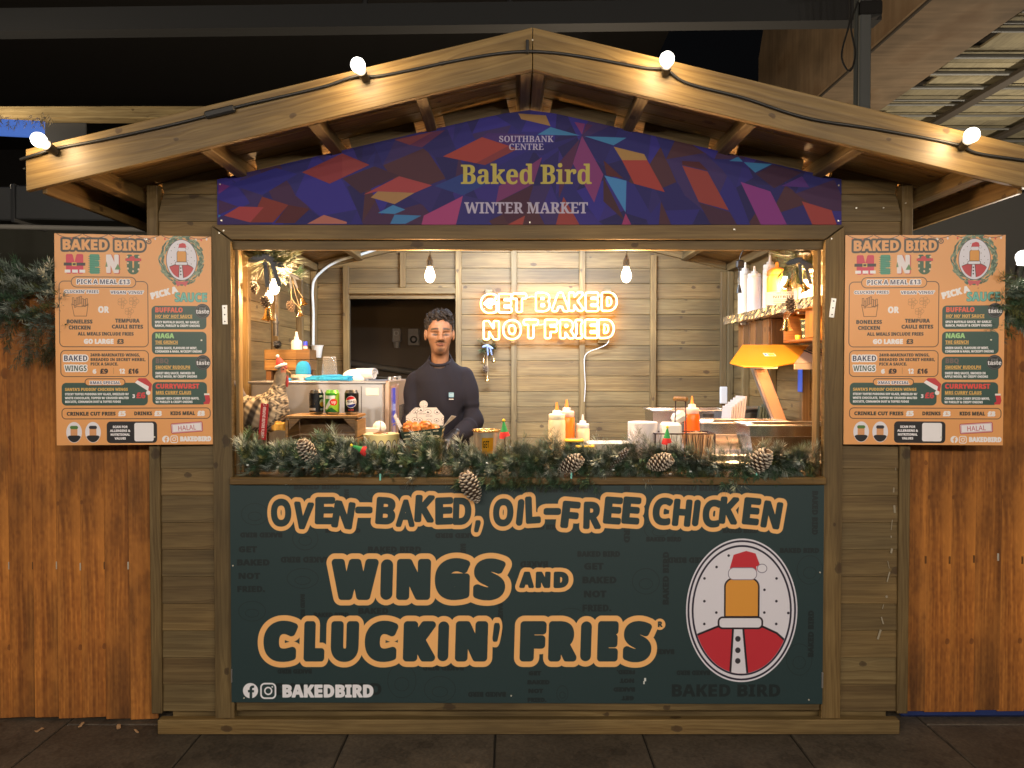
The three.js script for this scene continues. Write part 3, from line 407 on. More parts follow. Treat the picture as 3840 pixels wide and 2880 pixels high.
// hinge plates and screw heads
for (const [x, y, rz] of [[-1.347, 1.865, 0.02], [1.337, 1.895, -0.12]]) { const h = part('hinge_plate', cbox(0.022, 0.085, 0.004, 0.001), std({ color: lin(0.75, 0.74, 0.72), roughness: 0.35, metalness: 0.3 }), stall, [x, y, 0.036], [0, 0, rz]); for (const q of [-0.03, 0.0, 0.03]) part('hinge_screw', new THREE.CylinderGeometry(0.003, 0.003, 0.002, 10).rotateX(PI / 2), M.black, h, [0, q, 0.003]); }
const screwG = new THREE.CylinderGeometry(0.0035, 0.0035, 0.003, 10).rotateX(PI / 2);
for (const [x, y, z] of [[-1.35, 2.235, 0.035], [-1.37, 2.225, 0.035], [0.9, 2.24, 0.035], [1.33, 2.2, 0.035], [1.45, 2.34, 0.009], [1.57, 2.34, 0.009], [1.665, 2.36, 0.016], [0.0, 2.89, 0.455]]) part('screw', screwG, M.screw, stall, [x, y, z]);

// pale chips where a strap rubbed the cladding
for (const [i, [x, y]] of [[1.639, 1.177], [1.636, 1.083], [1.63, 0.997], [1.627, 0.926], [1.624, 0.872], [1.619, 0.809], [1.617, 0.746], [1.61, 0.692], [1.601, 0.602], [1.595, 0.557], [1.582, 0.494], [1.573, 0.431]].entries()) part('paint_chip', cbox(0.003 + 0.003 * ((i * 7) % 3), 0.01 + 0.012 * ((i * 5) % 4), 0.0015, 0.0004), M.chip, stall, [x + 0.006 * Math.sin(i * 4), y, 0.0035], [0, 0, -0.3 * Math.sin(i * 3)]);

// ---------------------------------------------------------------- signs on the front
function printedSheet(name, shapePts, depth, tex, edge, parent, z, rough = 0.45, tint = lin(1, 1, 1)) { // flat printed board: the print on its front face, uv over its own box
  const s = new THREE.Shape(shapePts.map((p) => new THREE.Vector2(...p))), g = new THREE.ExtrudeGeometry(s, { depth, bevelEnabled: false });
  const xs = shapePts.map((p) => p[0]), ys = shapePts.map((p) => p[1]), x0 = Math.min(...xs), x1 = Math.max(...xs), y0 = Math.min(...ys), y1 = Math.max(...ys), p = g.attributes.position, u = g.attributes.uv;
  for (let i = 0; i < p.count; i++) u.setXY(i, (p.getX(i) - x0) / (x1 - x0), (p.getY(i) - y0) / (y1 - y0));
  return part(name, g, [std({ map: tex, roughness: rough, color: tint }), edge], parent, [0, 0, z]);
}
const rim = std({ color: lin(0.35, 0.33, 0.3), roughness: 0.6 });
const banner = thing('name_banner', 'blue and red faceted name banner with rounded gable top above the hatch', 'sign', [0, 2.262, 0]);
{
  const top = []; for (let i = 0; i <= 24; i++) { const x = 1.378 - i * 2.761 / 24, a = Math.abs(x + 0.003); top.push([x, 2.768 - 0.231 * Math.sqrt(a * a + 0.004) + 0.0147 - 2.262]); }
  const pts = [[-1.384, 0.002], [1.38, 0.002], ...top.map(([x, y]) => [x, y])];
  printedSheet('printed_board', pts, 0.005, bannerTex, rim, banner, 0.014, 0.75, lin(0.62, 0.6, 0.66));
  for (const [x, y] of [[-1.37, 0.18], [-1.365, 0.02], [0, 0.012], [1.365, 0.02], [1.365, 0.175]]) part('screw', screwG, M.screw, banner, [x, y, 0.0205]);
}
const front = thing('front_panel', 'large dark green printed panel below the hatch advertising oven baked chicken', 'sign', [-0.0125, 0.146, 0]);
printedSheet('printed_board', [[-1.311, 0], [1.311, -0.008], [1.311, 1.0], [-1.311, 1.0]], 0.006, panelTex, rim, front, 0.05, 0.5);
for (const [x, y] of [[-1.255, 0.985], [-1.3, 0.61], [-1.255, 0.02], [-0.07, 0.03], [-0.06, 0.985], [1.265, 0.985], [1.295, 0.58], [1.25, 0.012]]) part('screw', screwG, M.screw, front, [x, y, 0.0575]);
part('corner_clip', cbox(0.008, 0.07, 0.004, 0.001), M.steelDull, front, [1.309, 0.1, 0.058]); part('corner_clip', cbox(0.006, 0.06, 0.004, 0.001), M.steelDull, front, [-1.309, 0.12, 0.058]);
for (const s of [-1, 1]) {
  const lab = s < 0 ? 'tan printed menu board on the wall nearest the bird figurine' : 'tan printed menu board on the wall nearest the heat lamp';
  const b = thing('menu_board', lab, 'menu board', [s < 0 ? -1.405 : 1.39, 1.292, 0.022], s < 0 ? 0.07 : -0.07, 'pair of menu boards');
  const w = s < 0 ? 0.664 : 0.676, x0 = s < 0 ? -w : 0;
  printedSheet('printed_board', [[x0, 0], [x0 + w, 0], [x0 + w, 0.915], [x0, 0.922]], 0.006, menuTex, std({ color: lin(0.75, 0.5, 0.3) }), b, 0.014, 0.38);
  for (const [x, y] of [[0.415, 0.034], [0.39, 0.9], [0.62, 0.46]]) part('screw', screwG, M.screw, b, [x0 + x, y, 0.0215]);
  part('batten', timber(w * 0.8, 0.04, 0.012, 0.002), M.stall[0], b, [x0 + w / 2, 0.5, 0.007]);
}

// ---------------------------------------------------------------- lamps of the place
const BULB = () => lathe([[0.0001, -0.028], [0.01, -0.026], [0.02, -0.019], [0.0265, -0.007], [0.0275, 0.004], [0.025, 0.015], [0.018, 0.027], [0.0145, 0.037], [0.0135, 0.042]], 24);
const SOCKET = () => merge([cyl(0.0165, 0.0185, 0.045, 16, 0, 0.062, 0), cyl(0.009, 0.0165, 0.014, 16, 0, 0.091, 0), cyl(0.02, 0.02, 0.006, 16, 0, 0.042, 0)]);
// bulb that hangs along -y from its socket; aim turns the whole lamp
function festoonBulb(parent, p, dir, mat, color, power) {
  const q = new THREE.Quaternion().setFromUnitVectors(V(0, -1, 0), V(...dir).normalize());
  const s = part('lamp_socket', SOCKET(), M.black, parent, p); s.quaternion.copy(q);
  part('bulb', BULB(), mat, s);
  const l = lamp(0, 0, 0, color, power, 1.6, s); return l;
}
// string along the gable
const gable = thing('festoon_string', 'black festoon cable with four lit bulbs along the gable boards', 'string lights');
part('cable', tube([[-1.97, 2.432, 0.462], [-1.893, 2.452, 0.472], [-1.844, 2.471, 0.462], [-1.63, 2.512, 0.462], [-1.274, 2.592, 0.462], [-1.167, 2.624, 0.464], [-0.799, 2.711, 0.462], [-0.669, 2.748, 0.47], [-0.614, 2.748, 0.462], [-0.024, 2.844, 0.462], [0.449, 2.779, 0.462], [0.508, 2.773, 0.47], [0.575, 2.731, 0.462], [0.811, 2.667, 0.462], [1.047, 2.592, 0.462], [1.344, 2.544, 0.462], [1.592, 2.498, 0.462], [1.658, 2.478, 0.47], [1.687, 2.462, 0.465], [1.95, 2.42, 0.462]], 0.006, 160, 8), M.black, gable);
part('junction', at(cbox(0.12, 0.028, 0.022, 0.006), -1.2, 2.612, 0.466, 0, 0, SA), M.black, gable); part('cable_clip', cbox(0.012, 0.05, 0.02, 0.002), M.black, gable, [-0.02, 2.86, 0.464]);
for (const [x, y] of [[-1.845, 2.481], [-0.653, 2.758], [0.498, 2.78], [1.637, 2.499]]) festoonBulb(gable, [x, y, 0.552], [-0.15, 0.25, 1], M.bulbWhite, 0xffdca8, 0.5);
// string over the walkway opposite the stall
{
  const o = thing('walkway_string', 'festoon string with bright bulbs hung over the walkway facing the stall', 'string lights');
  const pts = []; for (let i = 0; i <= 24; i++) { const t = i / 24, x = -4.2 + 8.4 * t; pts.push([x, 3.0 - 0.42 * (1 - (2 * t - 1) ** 2), 4.9]); }
  part('cable', tube(pts, 0.008, 60, 6), M.black, o);
  for (const s of [-1, 1]) part('post', cyl(0.04, 0.05, 3.2, 14, 0, 1.6, 0), M.steelDull, o, [s * 4.2, 0, 4.9]);
  for (let i = 0; i < 7; i++) { const t = (i + 0.5) / 7, x = -4.2 + 8.4 * t, y = 3.0 - 0.42 * (1 - (2 * t - 1) ** 2); festoonBulb(o, [x, y - 0.105, 4.9], [0, -1, 0], M.bulbWhite, 0xfff0dc, 11).shadow.radius = 3; }
}
// LED battens under the roof inside: one behind the lintel, one further back facing the rear wall
function batten(label, x, y, z, w, tx, ty, tz, power, by) {
  const o = thing('led_batten', label, 'light'), tilt = Math.atan2(z - tz, y - ty);
  part('housing', cbox(w + 0.04, 0.045, 0.07, 0.006), M.white, o, [x, y + 0.04, z]); for (const s of [-0.3, 0.3]) part('bracket', rod([x + s * w, y + 0.05, z], [x + s * w, by, z], 0.008), M.steelDull, o);
  part('light_diffuser', cbox(w, 0.018, 0.05, 0.004), std({ color: lin(0.9, 0.9, 0.9), emissive: lin(0.86, 0.95, 1), emissiveIntensity: 1.5 }), o, [x, y + 0.012, z]);
  area(x, y - 0.004, z, tx, ty, tz, w, 0.05, 0xe2efff, power);
}
batten('slim white LED batten under the roof just inside the hatch', 0.05, 2.345, -0.2, 1.5, 0.05, 1.2, -1.7, 105, 2.75);
batten('slim white LED batten under the roof facing the neon wall', 0.1, 2.6, -1.55, 1.3, 0.1, 1.2, -2.5, 720, 2.75);

// ---------------------------------------------------------------- fences
function fence(name, label, x0, dirX, n, wd, z0, zstep, yb, lean) {
  const f = thing(name, label, 'fence', [x0, 0, z0]);
  const r = rng(Math.round(x0 * 100) + 500), gs = [0, 1, 2, 3, 4].map((i) => cbox(wd + 0.012, 1.96, 0.013, 0.002, 0.43 * i, 0.23 * i, 1));
  for (let i = 0; i < n; i++) {
    const x = dirX * (i + 0.5) * wd, g = gs[Math.floor(r() * 5)];
    const b = part('fence_board', g, M.fence[Math.floor(r() * 4)], f, [x, 0.98 + yb + (r() - 0.5) * 0.012, zstep * i], [0, lean + (r() - 0.5) * 0.02, (r() - 0.5) * 0.004]);
    part('nail_notch', cbox(0.008, 0.035, 0.004, 0.001), r() < 0.6 ? M.screw : M.darkWood, b, [wd * 0.4, -0.27 + (r() - 0.5) * 0.01, 0.0075]);
  }
  const len = n * wd;
  for (const y of [0.35, 1.0, 1.7]) part('fence_rail', timber(len, 0.07, 0.04, 0.003), M.fence[1], f, [dirX * len / 2, y, -0.04 + zstep * n / 2], [0, Math.atan(-zstep / wd) * dirX, 0]);
  for (const x of [0.4, len - 0.3]) part('fence_post', timber(0.08, 2.0, 0.08, 0.003), M.fence[1], f, [dirX * x, 1.0, -0.1 + zstep * x / wd]);
  return f;
}
fence('boarded_fence', 'orange brown fence of overlapping vertical boards beside the oven side of the stall', -1.728, -1, 17, 0.111, -0.095, -0.0015, 0.006, 0.085);
fence('boarded_fence', 'smoother orange brown boarded fence with blue sheet under its foot', 1.728, 1, 15, 0.113, -0.1, -0.002, 0.035, 0.02);
single('blue_sheet', 'folded blue plastic sheet along the foot of the fence', 'sheet', at(cbox(1.6, 0.05, 0.06, 0.012), 0, 0.026, 0), std({ color: lin(0.012, 0.028, 0.13), roughness: 0.55 }), [2.53, 0, -0.14]);
{ // dead leaves at the foot of the fence
  const lm = std({ color: lin(0.34, 0.2, 0.1), roughness: 0.8, side: THREE.DoubleSide });
  for (const [x, z, a, s] of [[-2.2, 0.02, 0.4, 1], [-1.86, -0.01, 2, 0.9], [-2.04, -0.03, 1, 0.8], [-1.76, 0.03, 3, 0.6], [-2.42, -0.02, 2.4, 1]]) {
    const g = new THREE.SphereGeometry(0.5, 10, 6); g.scale(0.04 * s, 0.008, 0.022 * s); const p = g.attributes.position; for (let i = 0; i < p.count; i++) p.setY(i, p.getY(i) + 0.006 * Math.sin(p.getX(i) * 160) + 0.006);
    g.computeVertexNormals(); single('dead_leaf', 'curled brown dead leaf on the pavement below the boarded fence', 'leaf', g, lm, [x, 0, z], [0, a, 0], 'dead leaves by the fence');
  }
}

// ---------------------------------------------------------------- evergreen sprigs and pine cones
class Needles {
  constructor() { this.p = []; this.c = []; this.n = []; }
  needle(b, d, len, w, c0, c1) {
    const s = V(d.y, -d.x, d.z * 0.3 + 0.2).cross(d).normalize().multiplyScalar(w), m = b.clone().addScaledVector(d, len * 0.45), e = b.clone().addScaledVector(d, len);
    const n = s.clone().cross(d).normalize(), push = (v, c) => { this.p.push(v.x, v.y, v.z); this.c.push(...c); this.n.push(n.x, n.y, n.z); };
    const l = m.clone().sub(s), r = m.clone().add(s);
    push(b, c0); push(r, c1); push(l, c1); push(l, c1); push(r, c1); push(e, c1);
  }
  sprig(b, dir, len, count, nl, c0, c1, r, w = 0.0011, open = 0.75) {
    const d = dir.clone().normalize(), a = V(r() - 0.5, r() - 0.5, r() - 0.5).cross(d).normalize(), k = d.clone().cross(a);
    for (let i = 0; i < count; i++) {
      const t = Math.pow(r(), 0.8), f = r() * 2 * PI, q = b.clone().addScaledVector(d, len * t), rad2 = a.clone().multiplyScalar(Math.cos(f)).addScaledVector(k, Math.sin(f));
      const dd = d.clone().multiplyScalar(0.5 + 0.5 * t).addScaledVector(rad2, open * (0.7 + 0.6 * r())).normalize(), j = 0.75 + 0.5 * r();
      this.needle(q, dd, nl * (0.7 + 0.5 * r()), w, c0.map((x) => x * j), c1.map((x) => x * j));
    }
  }
  geo() { const g = new THREE.BufferGeometry(); g.setAttribute('position', new THREE.Float32BufferAttribute(this.p, 3)); g.setAttribute('normal', new THREE.Float32BufferAttribute(this.n, 3)); g.setAttribute('color', new THREE.Float32BufferAttribute(this.c, 3)); return g; }
}
const needleM = std({ vertexColors: true, roughness: 0.6, side: THREE.DoubleSide });
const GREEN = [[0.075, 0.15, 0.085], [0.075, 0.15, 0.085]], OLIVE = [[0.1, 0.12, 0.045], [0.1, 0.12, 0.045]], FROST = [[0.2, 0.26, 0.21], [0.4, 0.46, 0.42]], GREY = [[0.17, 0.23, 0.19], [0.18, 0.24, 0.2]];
function pineCone(L, W, seed, tip = [0.62, 0.56, 0.48], n = 84) {
  const r = rng(seed), out = [];
  for (let k = 0; k < n; k++) {
    const t = (k + 0.5) / n, a = k * 2.39996, rad2 = W * 0.5 * Math.pow(Math.sin(PI * clamp(0.1 + 0.86 * t, 0, 1)), 0.65) * (1 - 0.25 * t), s = W * 0.19 * (1 - 0.45 * t);
    const g = new THREE.SphereGeometry(1, 7, 5); const p = g.attributes.position;
    for (let i = 0; i < p.count; i++) { const x = p.getX(i); p.setXYZ(i, x * 1.25, p.getY(i) * (0.28 + 0.22 * Math.max(0, x)) + 0.25 * x * x * Math.sign(x), p.getZ(i) * (0.75 + 0.35 * x)); }
    g.computeVertexNormals();
    paint(g, (v) => { const w = clamp((v.x - 0.72) * 3.2, 0, 1) * (0.6 + 0.4 * r()), b = [0.06, 0.034, 0.02]; return [0, 1, 2].map((i) => lerp(b[i], tip[i], w)); });
    g.scale(s, s, s); g.rotateZ(0.5 - 0.9 * t + (t > 0.85 ? 0.5 : 0)); g.translate(Math.max(rad2 - s, 0.002), 0, 0); g.rotateY(a); g.translate(0, L * (0.5 - t), 0); out.push(g);
  }
  const core = new THREE.SphereGeometry(1, 10, 8).scale(W * 0.26, L * 0.46, W * 0.26); out.push(paint(core, () => [0.06, 0.034, 0.02]));
  return merge(out);
}
const coneM = std({ vertexColors: true, roughness: 0.75 });
const hatTex = std({ color: lin(0.45, 0.03, 0.03), roughness: 0.85 });
// garlands on the fences
function fenceGarland(label, x0, x1, yTop, drop, seed, cols) {
  const r = rng(seed), N = new Needles();
  const g = thing('fence_garland', label, 'garland', [0, 0, 0]);
  for (let i = 0; i < 300; i++) { const x = lerp(x0, x1, r()), q = Math.pow(r(), 1.3), y = yTop - drop * q * (0.6 + 0.5 * Math.sin(x * 9 + seed)), [a, b] = cols[Math.floor(r() * cols.length)]; N.sprig(V(x, y, -0.03 + 0.05 * r()), V(r() - 0.5, 0.25 - q * 1.1 + 0.5 * (r() - 0.5), 0.3 + 0.5 * r()), 0.07 + 0.07 * r(), 52, 0.04, a, b, r, 0.0022); }
  part('needles', N.geo(), needleM, g).userData.kind = 'stuff';
  part('stem', tube([[x0, yTop - 0.05, -0.04], [(x0 + x1) / 2, yTop - 0.07, -0.03], [x1, yTop - 0.05, -0.04]], 0.008, 12, 6), M.darkWood, g);
}
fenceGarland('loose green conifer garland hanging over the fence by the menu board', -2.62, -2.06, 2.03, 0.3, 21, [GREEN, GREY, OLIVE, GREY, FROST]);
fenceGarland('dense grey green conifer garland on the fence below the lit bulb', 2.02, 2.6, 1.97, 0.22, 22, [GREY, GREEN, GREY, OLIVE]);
{ const o = thing('fence_bulb', 'single bright bulb standing on top of the fence garland', 'bulb'); festoonBulb(o, [2.235, 2.135, -0.06], [0.05, 1, 0.25], M.bulbWhite, 0xfff0dc, 1.2); part('bracket', rod([2.22, 1.93, -0.1], [2.23, 2.05, -0.07], 0.006), M.black, o); }

// ---------------------------------------------------------------- the undercroft behind
{
  const conc = (seed, a, b) => dataTex(512, 512, (u, v) => { const q = fbm(u * 5, v * 5, 5, 5, seed, 5), s = vnoise(u * 60, v * 6, 60, 6, seed + 4), k = 0.75 + 0.4 * q + 0.12 * (s - 0.5); return [a[0] * k, a[1] * k, a[2] * k].map((x, i) => lerp(x, b[i], clamp((q - 0.6) * 2, 0, 0.6))); });
  const concT = conc(41, [172, 152, 128], [110, 84, 60]); concT.repeat.set(0.4, 0.4);
  const concM = std({ map: concT, color: lin(0.62, 0.58, 0.52), roughness: 0.85, bumpMap: concT, bumpScale: 0.006 });
  const darkM = std({ color: lin(0.14, 0.13, 0.12), roughness: 0.9 });
  const dark = structGroup('undercroft_shell');
  part('deck_soffit', new THREE.BoxGeometry(30, 0.4, 36), darkM, dark, [-10.7, 11.2, -14]); part('rear_wall', new THREE.BoxGeometry(60, 12, 0.4), darkM, dark, [0, 5.5, -30]);
  part('flank_wall', new THREE.BoxGeometry(0.4, 12, 36), darkM, dark, [-24, 5.5, -14]);
  const shed = struct('rear_hoarding', new THREE.BoxGeometry(12, 4.6, 0.2), std({ color: lin(0.13, 0.135, 0.115), roughness: 0.9 }), [-9.5, 2.3, -11]);
  const bm = thing('steel_beam', 'dark grey painted steel beam crossing above the stall ridge', 'beam', [-1.0, 5.245, -4.6]);
  const bs = new THREE.Shape([[-0.1, -0.115], [0.1, -0.115], [0.1, -0.095], [0.02, -0.085], [0.02, 0.085], [0.1, 0.095], [0.1, 0.115], [-0.1, 0.115]].map((q) => new THREE.Vector2(...q)));
  const beamM = std({ color: lin(0.06, 0.063, 0.067), roughness: 0.33, bumpMap: concT, bumpScale: 0.004 });
  const web = part('beam_section', new THREE.ExtrudeGeometry(bs, { depth: 9.4, bevelEnabled: false }).rotateY(PI / 2).translate(-4.7, 0, 0), beamM, bm, [0, 0, 0], [0, 0, 0.0125]); part('beam_face', cbox(9.38, 0.2, 0.02, 0.003), beamM, bm, [0, 0, 0.085], [0, 0, 0.0125]);
  for (const x of [-0.6, 0.9]) part('hanger', rod([x, 0.1, 0], [x, 2.7, 0], 0.03), beamM, bm);
  const pale = thing('pale_beam', 'weathered pale timber beam running behind the gable end', 'beam', [-4.1, 4.06, -4.0]);
  part('beam_section', timber(4.4, 0.115, 0.16, 0.006), woodMat(stallWood, lin(0.75, 0.72, 0.66), 0.8), pale); part('hanger', cbox(0.5, 0.5, 0.02), beamM, pale, [-0.35, -0.31, -0.06]); part('beam_post', timber(0.14, 4.0, 0.14, 0.004), M.stall[1], pale, [-2.1, -2.06, 0]);
  const duct = thing('ventilation_duct', 'dark grey rectangular ventilation duct behind the fence garland', 'duct', [-5.0, 2.95, -3.0]);
  const ductM = std({ color: lin(0.1, 0.105, 0.11), metalness: 0.3, roughness: 0.5 });
  for (let i = 0; i < 4; i++) part('duct_section', cbox(1.18, 0.27, 0.4, 0.01), ductM, duct, [-0.9 + i * 1.2, 0.03 - i * 0.012, 0], [0, 0, -0.02]);
  for (let i = 0; i < 3; i++) part('duct_flange', cbox(0.03, 0.31, 0.44, 0.004), beamM, duct, [-0.3 + i * 1.2, 0.02 - i * 0.012, 0]);
  part('duct_leg', rod([0, -0.1, 0], [0, -2.95, 0], 0.04), ductM, duct); part('duct_leg', rod([2.2, -0.1, -0.1], [2.2, -2.95, -0.1], 0.04), ductM, duct);
  single('service_pipe', 'pale horizontal pipe below the ventilation duct', 'pipe', tube([[-6, 2.76, -2.7], [-4.4, 2.755, -2.7], [-2.6, 2.72, -2.7]], 0.02, 20, 10), std({ color: lin(0.4, 0.38, 0.34), roughness: 0.5 }));
  // sign of the neighbour, lit blue
  const nb = thing('neighbour_sign', 'blue sign board with pale dried sprigs behind the gable end', 'sign', [-4.0, 3.5, -2.6]);
  part('sign_face', cbox(0.55, 0.13, 0.02), std({ color: lin(0.1, 0.22, 0.75), emissive: lin(0.08, 0.2, 0.7), emissiveIntensity: 0.5, roughness: 0.5 }), nb, [0, 0, 0], [0, 0, -0.05]); part('sign_post', timber(0.06, 3.5, 0.06), M.stall[1], nb, [-0.3, -1.75, -0.05]);
  { const N = new Needles(), r = rng(8); for (let i = 0; i < 14; i++) N.sprig(V(-0.2 + 0.55 * r(), 0.12 - 0.03 * r(), 0.03), V(r() - 0.5, -0.6 - r(), 0.3), 0.1, 14, 0.05, [0.4, 0.33, 0.2], [0.7, 0.6, 0.4], r, 0.006); part('dried_sprig', N.geo(), needleM, nb).userData.kind = 'stuff'; }
  { const o = thing('neighbour_lamp', 'bare bulb lighting the pale beam beyond the stall roof', 'bulb'); festoonBulb(o, [-5.5, 3.55, -3.4], [0, -1, 0], M.bulbWhite, 0xffe8c8, 7); part('flex', rod([-5.5, 3.65, -3.4], [-5.5, 8.0, -3.4], 0.006), M.black, o); }
  // right: concrete beam, panelled soffit with conduit
  const bc = structGroup('concrete_beam');
  const face = cutBoard([[-13.7, 5.5], [-13.7, 7.1], [-13.2, 7.9], [4, 7.9], [4, 5.5]], 1.15, 0.02); face.rotateY(-PI / 2); // x -> z
  part('beam_body', face.translate(5.45, 0, 3.4), concM, bc);
  for (let i = 0; i < 7; i++) part('shutter_joint', cbox(0.02, 2.3, 0.025, 0.004), std({ color: lin(0.06, 0.045, 0.035), roughness: 0.9 }), bc, [4.292, 6.68, -2.6 - i * 1.15]);
  part('drip_groove', cbox(0.03, 0.03, 14, 0.004), std({ color: lin(0.05, 0.04, 0.03), roughness: 0.9 }), bc, [4.297, 5.485, -3]);
  const sof = structGroup('panelled_soffit');
  part('soffit_backing', new THREE.BoxGeometry(12, 0.1, 14), darkM, sof, [11.5, 5.72, -6.5]);
  const panT = conc(77, [196, 186, 158], [150, 140, 108]), pg = [0, 1, 2].map((i) => cbox(1.04, 0.03, 0.462, 0.004, i * 0.3, i * 0.2)), pm = [0.55, 0.66, 0.78].map((q) => std({ map: panT, color: lin(q, q * 0.97, q * 0.88), roughness: 0.85 }));
  for (let i = 0; i < 6; i++) for (let j = 0; j < 20; j++) part('soffit_panel', pg[Math.floor(R() * 3)], pm[Math.floor(R() * 3)], sof, [6.0 + i * 1.05 + (j % 3) * 0.12, 5.62 - R() * 0.01, -3.6 - j * 0.47]);
  const pipeM = std({ color: lin(0.2, 0.2, 0.19), metalness: 0.2, roughness: 0.55 });
  for (const [z, y, q] of [[-5.0, 5.42, 0.035], [-5.35, 5.45, 0.03], [-5.55, 5.45, 0.045], [-6.3, 5.45, 0.05], [-6.85, 5.45, 0.05], [-7.4, 5.46, 0.045], [-7.85, 5.44, 0.025], [-8.1, 5.46, 0.03], [-8.6, 5.46, 0.03], [-9.2, 5.44, 0.03], [-9.9, 5.45, 0.04], [-11, 5.45, 0.04]]) single('conduit', 'grey metal conduit running under the panelled soffit', 'pipe', new THREE.CylinderGeometry(q * 0.6, q * 0.6, 8, 10).rotateZ(PI / 2), pipeM, [9.46, y + 0.09, z], undefined, 'conduits under the soffit');
  for (const [x, z] of [[6.6, -6.5], [8.1, -8]]) single('cable_tray', 'dark cable tray crossing below the conduits', 'tray', cbox(0.16, 0.06, 7, 0.005), std({ color: lin(0.08, 0.065, 0.05), roughness: 0.7 }), [x, 5.5, z], undefined, 'cable trays under the soffit');
  { // scaffold tubes high on the beam
    const sc = thing('scaffold_tubes', 'galvanised scaffold tubes fixed below the concrete beam', 'scaffolding', [0, 0, 0]);
    part('tube', rod([4.6, 6.0, -4.2], [8.5, 6.0, -4.2], 0.03, 10), pipeM, sc); part('tube', rod([3.75, 5.55, -4.7], [4.7, 6.3, -4.1], 0.045, 10), pipeM, sc); part('tube', rod([4.2, 5.45, -4.3], [9, 5.45, -4.3], 0.025, 10), pipeM, sc); part('tube', rod([5.4, 5.5, -4.3], [6.1, 6.2, -4.1], 0.05, 10), M.matteBlack, sc); part('coupler', cbox(0.12, 0.12, 0.12, 0.02), M.matteBlack, sc, [5.75, 5.85, -4.2]);
  }
  const col = thing('steel_column', 'slim grey steel column with conduit and hanging cable loop beyond the roof', 'column', [3.07, 0, -3.56]);
  part('shaft', cbox(0.1, 6.6, 0.1, 0.01), std({ color: lin(0.16, 0.17, 0.17), roughness: 0.5 }), col, [0.02, 3.3, 0]); part('conduit', cyl(0.02, 0.02, 6.6, 10), std({ color: lin(0.07, 0.075, 0.07), roughness: 0.5 }), col, [-0.06, 3.3, 0.03]);
  part('junction_box', cbox(0.2, 0.3, 0.1, 0.01), std({ color: lin(0.4, 0.38, 0.32), roughness: 0.5 }), col, [-0.14, 5.25, 0.02]); part('bracket', cbox(0.2, 0.12, 0.14, 0.01), M.matteBlack, col, [0.06, 4.85, 0]);
  part('cable_loop', tube([[-0.14, 5.1, 0.06], [-0.13, 4.75, 0.06], [-0.2, 4.4, 0.06], [-0.13, 4.28, 0.06], [-0.08, 4.42, 0.06], [-0.12, 4.7, 0.06], [-0.06, 4.9, 0.06]], 0.008, 40, 6), M.matteBlack, col);
  struct('flank_hoarding', new THREE.BoxGeometry(9, 3.55, 0.3), std({ color: lin(0.22, 0.215, 0.2), roughness: 0.9 }), [8.2, 1.78, -5.2]);
  { const o = thing('neighbour_lamp', 'globe lamp behind the grey hoarding lighting the panelled soffit', 'bulb'); festoonBulb(o, [7.2, 3.0, -7.3], [0, 1, 0], M.bulbWhite, 0xfff0d8, 20); part('lamp_post', rod([7.2, 0, -7.3], [7.2, 2.9, -7.3], 0.03), M.black, o); }
  { const o = thing('neighbour_lamp', 'globe lamp behind the stall lighting the concrete beam', 'bulb'); festoonBulb(o, [0.9, 2.6, -5.8], [0, 1, 0], M.bulbWhite, 0xffe2bc, 26); part('lamp_post', rod([0.9, 0, -5.8], [0.9, 2.5, -5.8], 0.03), M.black, o); }
}

